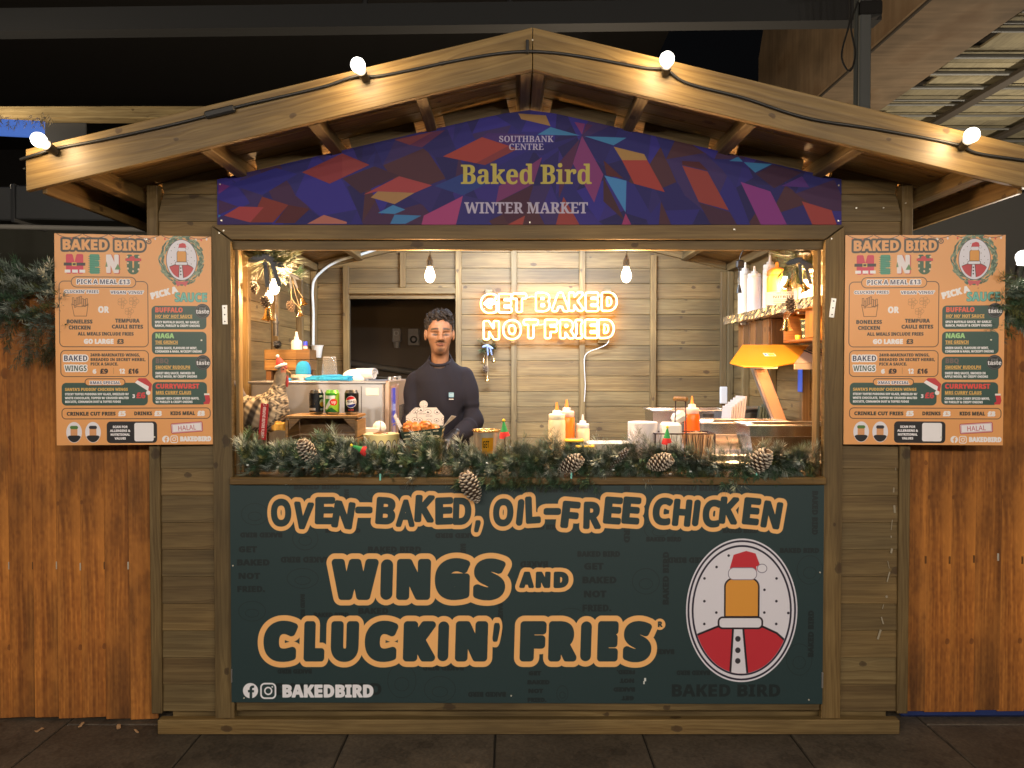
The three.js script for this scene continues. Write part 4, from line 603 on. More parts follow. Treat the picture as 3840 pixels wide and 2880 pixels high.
// ---------------------------------------------------------------- neon sign on the back wall
{
  const sign = thing('neon_sign', 'glowing yellow outlined two-line neon lettering on the back wall', 'neon sign', [0, 0, 0]);
  const tubeM = std({ color: lin(1, 0.9, 0.7), emissive: lin(1, 0.88, 0.36), emissiveIntensity: 1.35, roughness: 0.4 });
  const bedM = std({ color: lin(1, 0.7, 0.2), emissive: lin(1, 0.66, 0.03), emissiveIntensity: 1.3, roughness: 0.5 });
  const acryl = phys({ color: lin(1, 1, 1), roughness: 0.05, transmission: 1, thickness: 0, ior: 1.4 });
  const U = 0.000753, X = (x) => -0.7455 + x * U, Y = (y) => 2.63 - y * U, S = 1.25; // S canvas pixels per unit
  function loops(ch, wd, hgt, off) { // outline of a letter, grown by off, as closed loops in units about its centre
    const n = 360, c = document.createElement('canvas'); c.width = c.height = n; const k = c.getContext('2d');
    k.fillStyle = k.strokeStyle = '#fff'; k.font = (hgt / 0.714 * S) + 'px sans-serif'; k.textAlign = 'center'; k.lineJoin = 'round'; const m = k.measureText(ch), w0 = m.actualBoundingBoxLeft + m.actualBoundingBoxRight;
    k.translate(n / 2, n / 2); k.scale(wd * S / w0, 1); const ox = (m.actualBoundingBoxLeft - m.actualBoundingBoxRight) / 2;
    k.fillText(ch, ox, hgt * S / 2); const d = k.getImageData(0, 0, n, n).data;
    // grow by a round brush through a distance pass
    const f = new Float32Array(n * n).fill(1e6), on = []; for (let i = 0; i < n * n; i++) if (d[i * 4 + 3] > 127) { f[i] = 0; on.push(i); }
    for (const pass of [0, 1]) for (let j = 0; j < n * n; j++) { const i = pass ? n * n - 1 - j : j, x = i % n, s = pass ? 1 : -1; for (const [o, e] of [[s, 1], [s * n, 1], [s * (n + 1), 1.414], [s * (n - 1), 1.414], [s * (2 * n + 1), 2.236], [s * (2 * n - 1), 2.236], [s * (n + 2), 2.236], [s * (n - 2), 2.236]]) { const q = i + o; if (q >= 0 && q < n * n && Math.abs((q % n) - x) < 3) f[i] = Math.min(f[i], f[q] + e); } }
    const lv = off * S, seg = new Map(), val = (x, y) => f[y * n + x] - lv;
    for (let y = 1; y < n - 2; y++) for (let x = 1; x < n - 2; x++) {
      const a = val(x, y), b = val(x + 1, y), e = val(x + 1, y + 1), g = val(x, y + 1), id = (a < 0) | ((b < 0) << 1) | ((e < 0) << 2) | ((g < 0) << 3); if (!id || id === 15) continue;
      const pt = { t: () => [x + a / (a - b), y], r: () => [x + 1, y + b / (b - e)], l: () => [x, y + a / (a - g)], b: () => [x + g / (g - e), y + 1] };
      for (const s of ({ 1: ['lt'], 2: ['tr'], 3: ['lr'], 4: ['rb'], 5: ['lt', 'rb'], 6: ['tb'], 7: ['lb'], 8: ['bl'], 9: ['bt'], 10: ['tr', 'bl'], 11: ['br'], 12: ['rl'], 13: ['rt'], 14: ['tl'] })[id]) { const p = pt[s[0]](), q = pt[s[1]](), kk = (v) => v.map((z) => z.toFixed(2)).join(); seg.set(kk(p), [p, q, kk(q)]); }
    }
    const out = [];
    while (seg.size) { const st = seg.keys().next().value; let kx = st; const L = []; while (seg.has(kx)) { const [p, , nx] = seg.get(kx); seg.delete(kx); L.push(p); kx = nx; } if (L.length > 30) out.push(L); }
    return out.map((L) => { const step = Math.max(1, Math.round(L.length / Math.round(L.length / 5))), P = []; for (let i = 0; i < L.length; i += step) { let x = 0, y = 0; for (let j = -3; j <= 3; j++) { const q = L[(i + j + L.length) % L.length]; x += q[0] / 7; y += q[1] / 7; } P.push([(x - n / 2) / S, (y - n / 2) / S]); } return P; });
  }
  const rows = [[['G', 645, 665, 120], ['E', 815, 662, 88], ['T', 960, 658, 105], ['B', 1205, 650, 100], ['A', 1385, 650, 125], ['K', 1548, 645, 105], ['E', 1712, 648, 85], ['D', 1890, 645, 110]], [['N', 672, 940, 115], ['O', 885, 935, 140], ['T', 1080, 928, 105], ['F', 1290, 928, 82], ['R', 1455, 928, 100], ['I', 1577, 928, 24], ['E', 1705, 926, 85], ['D', 1860, 926, 110]]];
  for (const row of rows) for (const [ch, x, y, wd] of row) {
    const ls = loops(ch, wd + 12, 156, 18), gs = [], bs = [];
    for (const L of ls) { if (L.length < 6) continue; const seg = Math.max(24, L.length * 2); gs.push(tube(L.map(([a, b]) => [a * U, -b * U, 0.008]), 0.0066, seg, 8, true)); bs.push(tube(L.map(([a, b]) => [a * U, -b * U, 0]), 0.0096, seg, 6, true).scale(1, 1, 0.5)); }
    const t = part('neon_tube', merge(gs), tubeM, sign, [X(x), Y(y), -2.558]); part('tube_bed', merge(bs), bedM, t, [0, 0, -0.003]);
  }
  part('acrylic_strip', cbox(0.1, 0.4, 0.003, 0.001), acryl, sign, [X(660), Y(800), -2.572]); part('acrylic_strip', cbox(0.1, 0.4, 0.003, 0.001), acryl, sign, [X(1870), Y(800), -2.572]);
  part('fixing_block', timber(0.085, 0.045, 0.05, 0.003), M.fascia, sign, [X(635), Y(1055), -2.605]); part('fixing_block', timber(0.085, 0.03, 0.05, 0.003), M.fascia, sign, [X(1830), Y(1050), -2.605]); part('fixing_block', timber(0.06, 0.04, 0.06, 0.003), M.fascia, sign, [X(645), Y(535), -2.61]); part('fixing_block', timber(0.06, 0.04, 0.06, 0.003), M.fascia, sign, [X(1880), Y(535), -2.61]);
  part('flex', tube([[X(1050), Y(600), -2.56], [X(1085), Y(588), -2.56], [X(1120), Y(592), -2.56]], 0.0018, 10, 6), M.white, sign); part('flex', tube([[X(1165), Y(885), -2.56], [X(1200), Y(880), -2.56], [X(1230), Y(862), -2.56]], 0.0018, 10, 6), M.white, sign);
  part('supply_lead', tube([[X(1895), Y(1030), -2.57], [X(1870), Y(1080), -2.575], [X(1780), Y(1125), -2.59], [X(1690), Y(1160), -2.6], [X(1648), Y(1200), -2.605], [X(1640), Y(1330), -2.606], [X(1650), Y(1500), -2.606], [X(1640), Y(1680), -2.606]], 0.0028, 40, 6), M.white, sign);
  area(X(1260), Y(790), -2.53, X(1260), Y(790), 0, 1.05, 0.36, 0xffb040, 1.2);
  for (const [cx, cy, w] of [[1260, 655, 1.02], [1260, 932, 0.98]]) area(X(cx), Y(cy), -2.585, X(cx), Y(cy), -3, w + 0.08, 0.17, 0xffaa28, 8); // the tubes' backward glow on the boards
}
// hanging bulbs inside
const EDISON = () => lathe([[0.0001, -0.058], [0.01, -0.056], [0.022, -0.046], [0.03, -0.028], [0.031, -0.012], [0.026, 0.008], [0.018, 0.026], [0.0145, 0.038]], 24);
function pendant(label, x, y, z, power, top = 2.165, group) {
  const o = thing('pendant_bulb', label, 'pendant lamp', [x, y, z], 0, group); o.scale.setScalar(0.78); top = y + (top - y) / 0.78;
  part('bulb', EDISON(), M.bulbWarm, o); part('lamp_socket', merge([cyl(0.019, 0.02, 0.035, 16, 0, 0.055, 0), cyl(0.009, 0.019, 0.02, 16, 0, 0.082, 0), cyl(0.007, 0.009, 0.014, 12, 0, 0.098, 0)]), M.black, o);
  part('flex', tube([[0, 0.1, 0], [0.002, (top - y) * 0.6 + 0.04, 0], [0, top - y, 0]], 0.003, 10, 6), M.black, o);
  lamp(0, -0.012, 0, 0xffcc90, power, 1.6, o);
}
pendant('clear filament bulb hanging from the lintel beside the dark doorway', -0.453, 2.062, -0.075, 2.8);
pendant('clear filament bulb hanging from the lintel beside the neon lettering', 0.442, 2.062, -0.075, 2.8);
pendant('glowing bulb hanging among fir and pine cones at the bird figurine side', -1.2, 2.02, -0.2, 3.2, 2.3);
pendant('glowing bulb in the hatch corner above the heat lamp', 1.318, 2.02, -0.22, 3.2, 2.3);
pendant('dim bulb hanging behind the cone cluster along the side wall', -1.4, 2.02, -0.75, 1.6, 2.45);
pendant('bulb glowing behind the yellow catering bottle over the foil shelf', 1.5, 2.13, -1.02, 1.6, 2.42);
// cables feeding the corner bulbs
single('festoon_cable', 'black cable with plug box looped under the lintel above the heat lamp', 'cable', merge([tube([[1.0, 2.31, -0.14], [1.1, 2.2, -0.2], [1.22, 2.165, -0.22], [1.318, 2.2, -0.22], [1.45, 2.4, -0.18]], 0.006, 30, 6), at(cbox(0.07, 0.04, 0.03, 0.01), 1.3, 2.185, -0.22)]), M.black);
single('festoon_cable', 'black lead with empty lamp holder behind the milky bottles', 'cable', merge([tube([[1.45, 2.44, -1.5], [1.4, 2.36, -1.55], [1.39, 2.25, -1.55], [1.39, 2.16, -1.55]], 0.005, 16, 6), at(cbox(0.05, 0.05, 0.04, 0.008), 1.395, 2.3, -1.55), at(cyl(0.008, 0.018, 0.05, 10), 1.39, 2.14, -1.55)]), M.black);
single('festoon_cable', 'black cable with plug box above the fir cluster at the hatch corner', 'cable', merge([tube([[-1.5, 2.44, -0.3], [-1.35, 2.24, -0.24], [-1.2, 2.175, -0.2], [-1.05, 2.2, -0.18], [-0.95, 2.3, -0.13]], 0.006, 30, 6), at(cbox(0.08, 0.04, 0.03, 0.01), -1.2, 2.175, -0.2)]), M.black);
single('hanging_lead', 'dark hanging lead with an empty lamp holder by the side wall', 'cable', merge([tube([[-1.4, 2.46, -0.9], [-1.405, 2.1, -0.9], [-1.41, 1.93, -0.9]], 0.003, 16, 6), at(cyl(0.007, 0.016, 0.05, 10), -1.41, 1.91, -0.9), at(cyl(0.02, 0.02, 0.012, 12), -1.41, 1.885, -0.9), at(cyl(0.015, 0.015, 0.07, 10), -1.41, 1.845, -0.9)]), M.black);
{
  const o = thing('white_conduit', 'white flexible conduit curving down the back wall into a pale tub', 'conduit');
  const P = [[-1.03, 2.585, -2.59], [-1.145, 2.56, -2.59], [-1.297, 2.51, -2.59], [-1.459, 2.465, -2.59], [-1.568, 2.4, -2.59], [-1.64, 2.318, -2.575], [-1.655, 2.245, -2.572], [-1.65, 2.075, -2.572], [-1.652, 1.81, -2.572]].map(([x, y, z]) => [x + 0.02, y, z]);
  part('conduit_pipe', tube(P, 0.011, 60, 8), std({ color: lin(0.62, 0.7, 0.74), roughness: 0.3 }), o);
  part('tub', lathe([[0.0001, -0.06], [0.03, -0.06], [0.045, 0.03], [0.05, 0.03], [0.05, 0.036], [0.042, 0.036], [0.028, -0.054], [0.0001, -0.054]], 20), M.whitePlastic, o, [-1.6, 1.77, -2.57]);
  part('pipe_clip', cbox(0.03, 0.012, 0.012, 0.002), M.white, o, [-1.44, 2.465, -2.6]); part('pipe_clip', cbox(0.03, 0.012, 0.014, 0.002), M.white, o, [-1.63, 1.94, -2.585]);
}
{ // electrics seen in the dark store
  const b = thing('socket_box', 'grey industrial socket box on the dark store wall, with a round dial', 'socket', [-1.279, 1.968, -4.6]); const gm = std({ color: lin(0.32, 0.31, 0.29), roughness: 0.6 });
  part('case', cbox(0.09, 0.14, 0.06, 0.008), gm, b, [0, 0, 0.03]); part('dial', new THREE.TorusGeometry(0.022, 0.004, 8, 20), M.steelDull, b, [0, 0.02, 0.062]); part('plug', cyl(0.035, 0.03, 0.06, 14), gm, b, [0, -0.1, 0.03]);
  const c = thing('socket_box', 'grey industrial socket box on the dark store wall, with a hinged lid', 'socket', [-1.099, 1.945, -4.6]);
  part('case', cbox(0.12, 0.16, 0.06, 0.008), gm, c, [0, 0, 0.03]); part('lid', cbox(0.11, 0.06, 0.02, 0.005), std({ color: lin(0.26, 0.25, 0.23), roughness: 0.5 }), c, [0, 0.06, 0.068]); part('plug', new THREE.TorusGeometry(0.03, 0.01, 8, 18), M.black, c, [0, -0.02, 0.062]);
  single('store_pipe', 'grey pipe slanting across the dark store wall', 'pipe', tube([[-2.1, 1.73, -4.55], [-1.34, 1.62, -4.55], [-0.44, 1.48, -4.57]], 0.032, 20, 8), std({ color: lin(0.16, 0.145, 0.12), roughness: 0.6 }));
  single('store_cable', 'thin pale cable slung across the dark store', 'cable', tube([[-2.1, 1.62, -4.4], [-1.23, 1.52, -4.4], [-0.3, 1.53, -4.4]], 0.008, 24, 6), std({ color: lin(0.35, 0.32, 0.26), roughness: 0.6 }));
}
single('wall_switch', 'white wireless switch box on the back wall corner stud', 'switch', cbox(0.058, 0.135, 0.03, 0.006), M.white, [1.582, 1.415, -2.595]);

// ---------------------------------------------------------------- hanging decorations
const BELL = (s) => lathe([[0.0001, 0.5], [0.1, 0.49], [0.2, 0.42], [0.25, 0.2], [0.3, -0.1], [0.42, -0.36], [0.56, -0.5], [0.52, -0.5], [0.38, -0.33], [0.26, -0.08], [0.2, 0.2], [0.0001, 0.4]].map(([a, b]) => [a * s, b * s]), 20);
const jute = std({ color: lin(0.45, 0.34, 0.2), roughness: 0.9 }), ribbonM = std({ color: lin(0.06, 0.07, 0.09), roughness: 0.6, side: THREE.DoubleSide }), ribbonBlue = std({ color: lin(0.16, 0.22, 0.45), roughness: 0.5, side: THREE.DoubleSide });
function decoration(label, [x, y, z], k, seed, cols, bells, cones, sprigs, top, rm, leaf = 0.0034) {
  const o = thing('hanging_decoration', label, 'decoration', [x, y, z]), N = new Needles(), r = rng(seed);
  part('cord', tube([[0, top, -0.01], [0.004, top * 0.5, 0], [0, 0, 0], [0.002, Math.min(...bells.map((b) => b[1])) * 0.6, 0], [bells[bells.length - 1][0], bells[bells.length - 1][1] + 0.02, bells[bells.length - 1][2] || 0]], 0.002, 24, 5), jute, o);
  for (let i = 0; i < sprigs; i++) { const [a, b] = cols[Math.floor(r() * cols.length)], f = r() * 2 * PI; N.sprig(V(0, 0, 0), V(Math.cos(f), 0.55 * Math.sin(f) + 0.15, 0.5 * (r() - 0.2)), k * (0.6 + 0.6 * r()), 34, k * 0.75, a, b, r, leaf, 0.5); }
  part('fir_sprigs', N.geo(), needleM, o).userData.kind = 'stuff';
  for (const [bx, by, s, tilt = 0, bz = 0] of bells.map((b) => [b[0], b[1], b[3], b[4], b[2]])) { const bl = part('bell', BELL(s), M.bronze, o, [bx, by, bz], [0, 0, tilt]); part('clapper', new THREE.SphereGeometry(s * 0.12, 8, 6), M.bronze, bl, [0, -s * 0.5, 0]); part('bell_cord', tube([[0, 0, 0], [bx * 0.5, by * 0.5, bz], [bx, by + s * 0.5, bz]], 0.0013, 10, 5), jute, o); }
  for (const [cx, cy, L, W, rz] of cones) { part('pine_cone', pineCone(L, W, seed + Math.round(cy * 100), [0.3, 0.22, 0.15], 48), coneM, o, [cx, cy, 0.01], [0.3, 0, rz]); part('cone_cord', tube([[0, 0, 0], [cx * 0.6, cy * 0.5, 0], [cx, cy + L * 0.4, 0.01]], 0.0013, 8, 5), jute, o); }
  for (const [a, b] of [[-0.5, 0.9], [0.8, 0.35]]) { const g = new THREE.SphereGeometry(1, 12, 6); g.scale(k * 0.5, k * 0.16, 0.004); part('ribbon', g, rm, o, [a * k * 0.5, b * k * 0.3 - 0.01, 0.03], [0, 0, -a * 0.6]); }
  for (const q of [-0.4, 0.3]) part('ribbon_tail', cbox(k * 0.18, k * 1.1, 0.002, 0.0005), rm, o, [q * k * 0.6 + k * 0.3, -k * 0.55, 0.03], [0.05, 0, 0.3 * q + 0.2]);
}
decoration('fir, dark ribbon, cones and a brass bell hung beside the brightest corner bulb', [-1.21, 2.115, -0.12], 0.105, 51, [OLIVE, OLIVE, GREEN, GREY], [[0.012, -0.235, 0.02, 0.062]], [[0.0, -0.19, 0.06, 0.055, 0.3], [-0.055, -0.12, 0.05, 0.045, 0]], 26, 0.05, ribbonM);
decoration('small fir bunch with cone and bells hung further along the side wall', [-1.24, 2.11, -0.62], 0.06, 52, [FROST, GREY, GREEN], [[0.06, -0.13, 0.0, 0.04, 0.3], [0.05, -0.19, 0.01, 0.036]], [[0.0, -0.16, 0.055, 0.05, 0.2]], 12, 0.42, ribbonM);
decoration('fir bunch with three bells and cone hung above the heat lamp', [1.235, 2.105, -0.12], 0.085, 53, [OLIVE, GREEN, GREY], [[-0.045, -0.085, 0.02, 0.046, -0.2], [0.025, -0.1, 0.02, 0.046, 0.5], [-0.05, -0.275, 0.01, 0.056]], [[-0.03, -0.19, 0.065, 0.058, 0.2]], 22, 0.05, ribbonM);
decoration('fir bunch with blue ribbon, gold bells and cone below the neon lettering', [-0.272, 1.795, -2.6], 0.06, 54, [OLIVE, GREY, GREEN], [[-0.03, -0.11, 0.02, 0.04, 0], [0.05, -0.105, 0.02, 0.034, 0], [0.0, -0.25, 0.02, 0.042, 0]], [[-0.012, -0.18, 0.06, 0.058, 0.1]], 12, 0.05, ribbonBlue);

// ---------------------------------------------------------------- counters
const CY = 1.13;
{
  const o = thing('serving_counter', 'wooden serving counter inside the hatch behind the garland', 'counter', [0, 0, 0]);
  for (let i = 0; i < 3; i++) part('counter_board', timber(2.5, 0.03, 0.148, 0.003), woodMat(stallWood, lin(0.5, 0.4, 0.28), 0.4), o, [-0.01, CY - 0.015, -0.197 - i * 0.15]);
  for (const x of [-1.2, 0, 1.2]) part('leg', timber(0.05, CY - 0.14, 0.05), M.stall[1], o, [x, 0.11 + (CY - 0.14) / 2, -0.53]);
  const s = thing('side_counter', 'steel topped counter along the side wall under the heat lamp', 'counter', [1.2, 0, -1.1]);
  part('worktop', cbox(0.86, 0.04, 0.94, 0.004), M.steelDull, s, [0, 1.15, 0]); for (const [x, z] of [[-0.38, -0.42], [0.38, -0.42], [-0.38, 0.42], [0.38, 0.42]]) part('leg', cbox(0.04, 1.02, 0.04), M.steelDull, s, [x, 0.62, z]);
  const b = thing('warmer_base', 'stainless steel bain marie base with rounded step under the food pans', 'food warmer', [1.18, CY, -0.42]);
  part('step', cbox(0.84, 0.05, 0.3, 0.012), M.steel, b, [0, 0.025, 0]); part('deck', cbox(0.78, 0.03, 0.27, 0.006), M.steelDull, b, [0.03, 0.065, 0]);
}
// ---------------------------------------------------------------- catering pans
function pan(label, x, y, z, w, d, h, group, food) { // deep tapered tray with a rolled rim and inner walls
  const o = thing('steel_pan', label, 'food pan', [x, y, z], 0, group), q = 0.014;
  const ring = (a, b, yy) => [[-a, yy, b], [a, yy, b], [a, yy, -b], [-a, yy, -b]], A = w / 2, B = d / 2;
  const levels = [ring(A - q * 2.2, B - q * 2.2, 0), ring(A - q, B - q, h * 0.6), ring(A - q * 0.8, B - q * 0.8, h * 0.62), ring(A - q * 0.6, B - q * 0.6, h * 0.97), ring(A, B, h * 0.97), ring(A + 0.004, B + 0.004, h), ring(A - q, B - q, h * 1.002), ring(A - q * 2.4, B - q * 2.4, 0.004)], P = [];
  const quad = (a, b, c, e) => P.push(...a, ...b, ...c, ...a, ...c, ...e);
  for (let l = 0; l < levels.length - 1; l++) for (let i = 0; i < 4; i++) quad(levels[l][i], levels[l][(i + 1) % 4], levels[l + 1][(i + 1) % 4], levels[l + 1][i]);
  const bt = levels[7]; quad(bt[0], bt[1], bt[2], bt[3]); const b0 = levels[0]; quad(b0[3], b0[2], b0[1], b0[0]);
  const g = new THREE.BufferGeometry(); g.setAttribute('position', new THREE.Float32BufferAttribute(P, 3)); g.computeVertexNormals();
  part('pan_body', g, M.panSteel, o); part('rim_bead', tube([[-A, h, B], [A, h, B], [A, h, -B], [-A, h, -B]].map((p) => V(...p)).flatMap((p, i, a) => { const n = a[(i + 1) % 4]; return [0.04, 0.5, 0.96].map((t) => p.clone().lerp(n, t)); }), 0.0035, 60, 6, true), M.steel, o);
  if (food) part('lid', cbox(w - 0.02, 0.01, d - 0.02, 0.004), M.steel, o, [0, h + 0.004, 0]);
  return o;
}
pan('large shiny steel pan standing foremost under the heat lamp', 1.31, CY + 0.08, -0.42, 0.48, 0.26, 0.14, 'pans under the heat lamp');
pan('steel pan behind the foremost pan with its corner jutting out', 1.19, 1.17, -0.83, 0.5, 0.27, 0.165, 'pans under the heat lamp');
pan('wide steel pan on the far end of the side counter', 1.02, 1.17, -1.38, 0.5, 0.3, 0.2, 'pans under the heat lamp');
{ // insert pan with its own rim resting in the far pan
  const o = thing('wall_shelf_pan', 'second steel pan rim nested in the far pan by the wall', 'food pan', [1.42, 1.17, -1.3]); part('pan_body', cbox(0.26, 0.21, 0.26, 0.02), M.panSteel, o, [0, 0.105, 0]); part('rim_plate', cbox(0.29, 0.008, 0.29, 0.003), M.steel, o, [0, 0.214, 0]); }
{ // heat lamp
  const o = thing('heat_lamp', 'orange lit metal heat lamp with slanted hood on a leaning leg', 'heat lamp', [0, 0, 0]);
  const hm = std({ color: lin(0.85, 0.36, 0.03), metalness: 0.5, roughness: 0.4 }), lm = std({ color: lin(0.9, 0.62, 0.42), metalness: 0.8, roughness: 0.35 }), sm = std({ color: lin(0.55, 0.44, 0.35), metalness: 0.5, roughness: 0.4 });  // orange and copper tones put warm reflected light into the steel's base colour
  const inc = Math.atan2(0.1, 0.25), sheet = (pts, m, name) => part(name, cutBoard(pts, 0.005, 0.001), m, o, [1.05, 1.652, -0.55], [inc - PI / 2, 0, 0]); // sloping top sheet, local x right, y up the slope
  sheet([[0, 0], [0.06, -0.055], [0.205, -0.055], [0.335, 0], [0.505, 0.27], [0.14, 0.27]], hm, 'hood_panel');
  sheet([[0.337, 0], [0.55, 0], [0.55, 0.27], [0.508, 0.27]], sm, 'hood_side');
  part('hood_back', cbox(0.41, 0.1, 0.006, 0.001), sm, o, [1.395, 1.705, -0.802]); part('hood_lip', cbox(0.21, 0.03, 0.006, 0.001), sm, o, [1.49, 1.637, -0.553]);
  for (let i = 0; i < 3; i++) part('vent_slot', cbox(0.012, 0.004, 0.1, 0.002), M.black, o, [1.515 + i * 0.03, 1.7105, -0.68], [0.381, 0.45, 0]);
  const st = canvasTex(128, 96, (c, w, h) => { c.fillStyle = '#e8e8e4'; c.fillRect(0, 0, w, h); c.fillStyle = '#8cc24a'; c.fillRect(48, 10, 72, 76); c.fillStyle = '#4a78b0'; c.fillRect(8, 10, 30, 76); fitText(c, 'Caution', 84, 44, 60, 24, { fill: '#2d5a2a' }); fitText(c, 'Hot', 84, 74, 40, 24, { fill: '#2d5a2a' }); });
  const sl = part('sticker', new THREE.BoxGeometry(0.06, 0.044, 0.002), std({ map: st, roughness: 0.5 }), o, [1.29, 1.7, -0.655], [inc - PI / 2, 0, 0]);
  part('leg_plate', cbox(0.075, 0.47, 0.018, 0.003), lm, o, [1.425, 1.41, -0.975], [0, 0, 0.37]); part('leg_edge', cbox(0.016, 0.47, 0.045, 0.003), M.steelDull, o, [1.383, 1.427, -0.985], [0, 0, 0.37]); part('foot', cbox(0.16, 0.02, 0.1, 0.004), sm, o, [1.52, 1.181, -0.985]); part('leg_bracket', cbox(0.08, 0.03, 0.2, 0.003), sm, o, [1.34, 1.64, -0.88]);
  part('heating_tube', new THREE.CylinderGeometry(0.012, 0.012, 0.34, 12).rotateZ(PI / 2), std({ color: lin(1, 0.8, 0.5), emissive: lin(1, 0.62, 0.28), emissiveIntensity: 5 }), o, [1.3, 1.678, -0.68]);
  area(1.3, 1.668, -0.68, 1.3, 1.0, -0.66, 0.34, 0.06, 0xffb070, 220);
}
// ---------------------------------------------------------------- bottles, rolls and boxes on the counter
function bottle(label, x, y, z, h, r, body, cap, tipC = cap, group) {
  const o = thing('squeeze_bottle', label, 'bottle', [x, y, z], 0, group);
  part('bottle_body', lathe([[0.0001, 0], [r * 0.92, 0], [r, 0.01], [r, h * 0.52], [r * 0.98, h * 0.6], [r, h * 0.66], [r * 0.96, h * 0.74], [r * 0.8, h * 0.77]], 28), body, o);
  part('screw_cap', lathe([[r * 0.6, h * 0.755], [r * 0.93, h * 0.755], [r * 0.93, h * 0.82], [r * 0.86, h * 0.835], [r * 0.5, h * 0.84], [r * 0.48, h * 0.88], [r * 0.3, h * 0.89], [0.0001, h * 0.89]], 24), cap, o);
  part('nozzle', cyl(r * 0.1, r * 0.24, h * 0.12, 12, 0, h * 0.94, 0), tipC, o); return o;
}
const mayo = phys({ color: lin(0.86, 0.72, 0.48), roughness: 0.35, transmission: 0.15 }), orangeS = phys({ color: lin(0.9, 0.25, 0.02), roughness: 0.3, transmission: 0.15 }), chilli = phys({ color: lin(0.92, 0.14, 0.01), roughness: 0.3, transmission: 0.12 }), creamCap = std({ color: lin(0.85, 0.8, 0.66), roughness: 0.4 }), orangeCap = std({ color: lin(0.9, 0.3, 0.05), roughness: 0.4 }), pinkCap = std({ color: lin(0.85, 0.55, 0.5), roughness: 0.4 });
bottle('tall squeeze bottle of cream coloured sauce with orange stained nozzle', 0.136, CY, -0.25, 0.335, 0.042, mayo, creamCap, orangeCap);
bottle('squeeze bottle of orange sauce behind the cream coloured one', 0.19, CY, -0.34, 0.345, 0.04, orangeS, pinkCap, orangeCap);
bottle('short white capped squeeze bottle of pale sauce beside the paper roll', 0.268, CY, -0.33, 0.272, 0.034, mayo, M.white, M.white);
bottle('squeeze bottle of red orange chilli sauce by the wire caddy', 0.82, CY, -0.4, 0.36, 0.038, chilli, pinkCap, orangeCap);
{
  const o = thing('paper_roll', 'thick white kitchen paper roll standing on the counter', 'paper roll', [0.552, CY, -0.27]);
  part('roll', lathe([[0.02, 0.0], [0.069, 0], [0.071, 0.004], [0.071, 0.236], [0.069, 0.24], [0.022, 0.24], [0.02, 0.236], [0.02, 0]], 40), std({ color: lin(0.6, 0.59, 0.65), roughness: 0.9 }), o); part('core', lathe([[0.0205, 0.0], [0.0205, 0.239], [0.0185, 0.239], [0.0185, 0]], 24), std({ color: lin(0.4, 0.3, 0.2), roughness: 0.9 }), o);
  const t = thing('white_tray', 'shallow white plastic tray beside the paper roll', 'tray', [0.39, CY, -0.24]); const g = new THREE.BoxGeometry(0.22, 0.14, 0.14); const p = g.attributes.position; for (let i = 0; i < p.count; i++) if (p.getY(i) < 0) { p.setX(i, p.getX(i) * 0.75); p.setZ(i, p.getZ(i) * 0.75); } g.computeVertexNormals(); part('tray_body', g, M.whitePlastic, t, [0, 0.07, 0]); part('tray_rim', cbox(0.235, 0.006, 0.155, 0.002), M.white, t, [0, 0.142, 0]);
  for (const [x, y, z, lab] of [[0.215, 0.165, -0.19, 'yellow rimmed dip pot lid behind the garland cone'], [0.262, 0.14, -0.16, 'lower yellow rimmed dip pot beside the cone']]) { const d = thing('dip_pot', lab, 'pot', [x, CY, z]); part('pot', lathe([[0.0001, 0], [0.036, 0], [0.043, y - 0.012], [0.0001, y - 0.012]], 24), M.black, d); part('lid', lathe([[0.0001, y - 0.012], [0.046, y - 0.012], [0.047, y - 0.004], [0.04, y], [0.0001, y - 0.003]], 28), std({ color: lin(0.9, 0.62, 0.03), roughness: 0.35 }), d); part('lid_label', cyl(0.034, 0.034, 0.003, 24, 0, y - 0.001, 0), std({ color: lin(0.2, 0.2, 0.15), roughness: 0.4 }), d); }
}
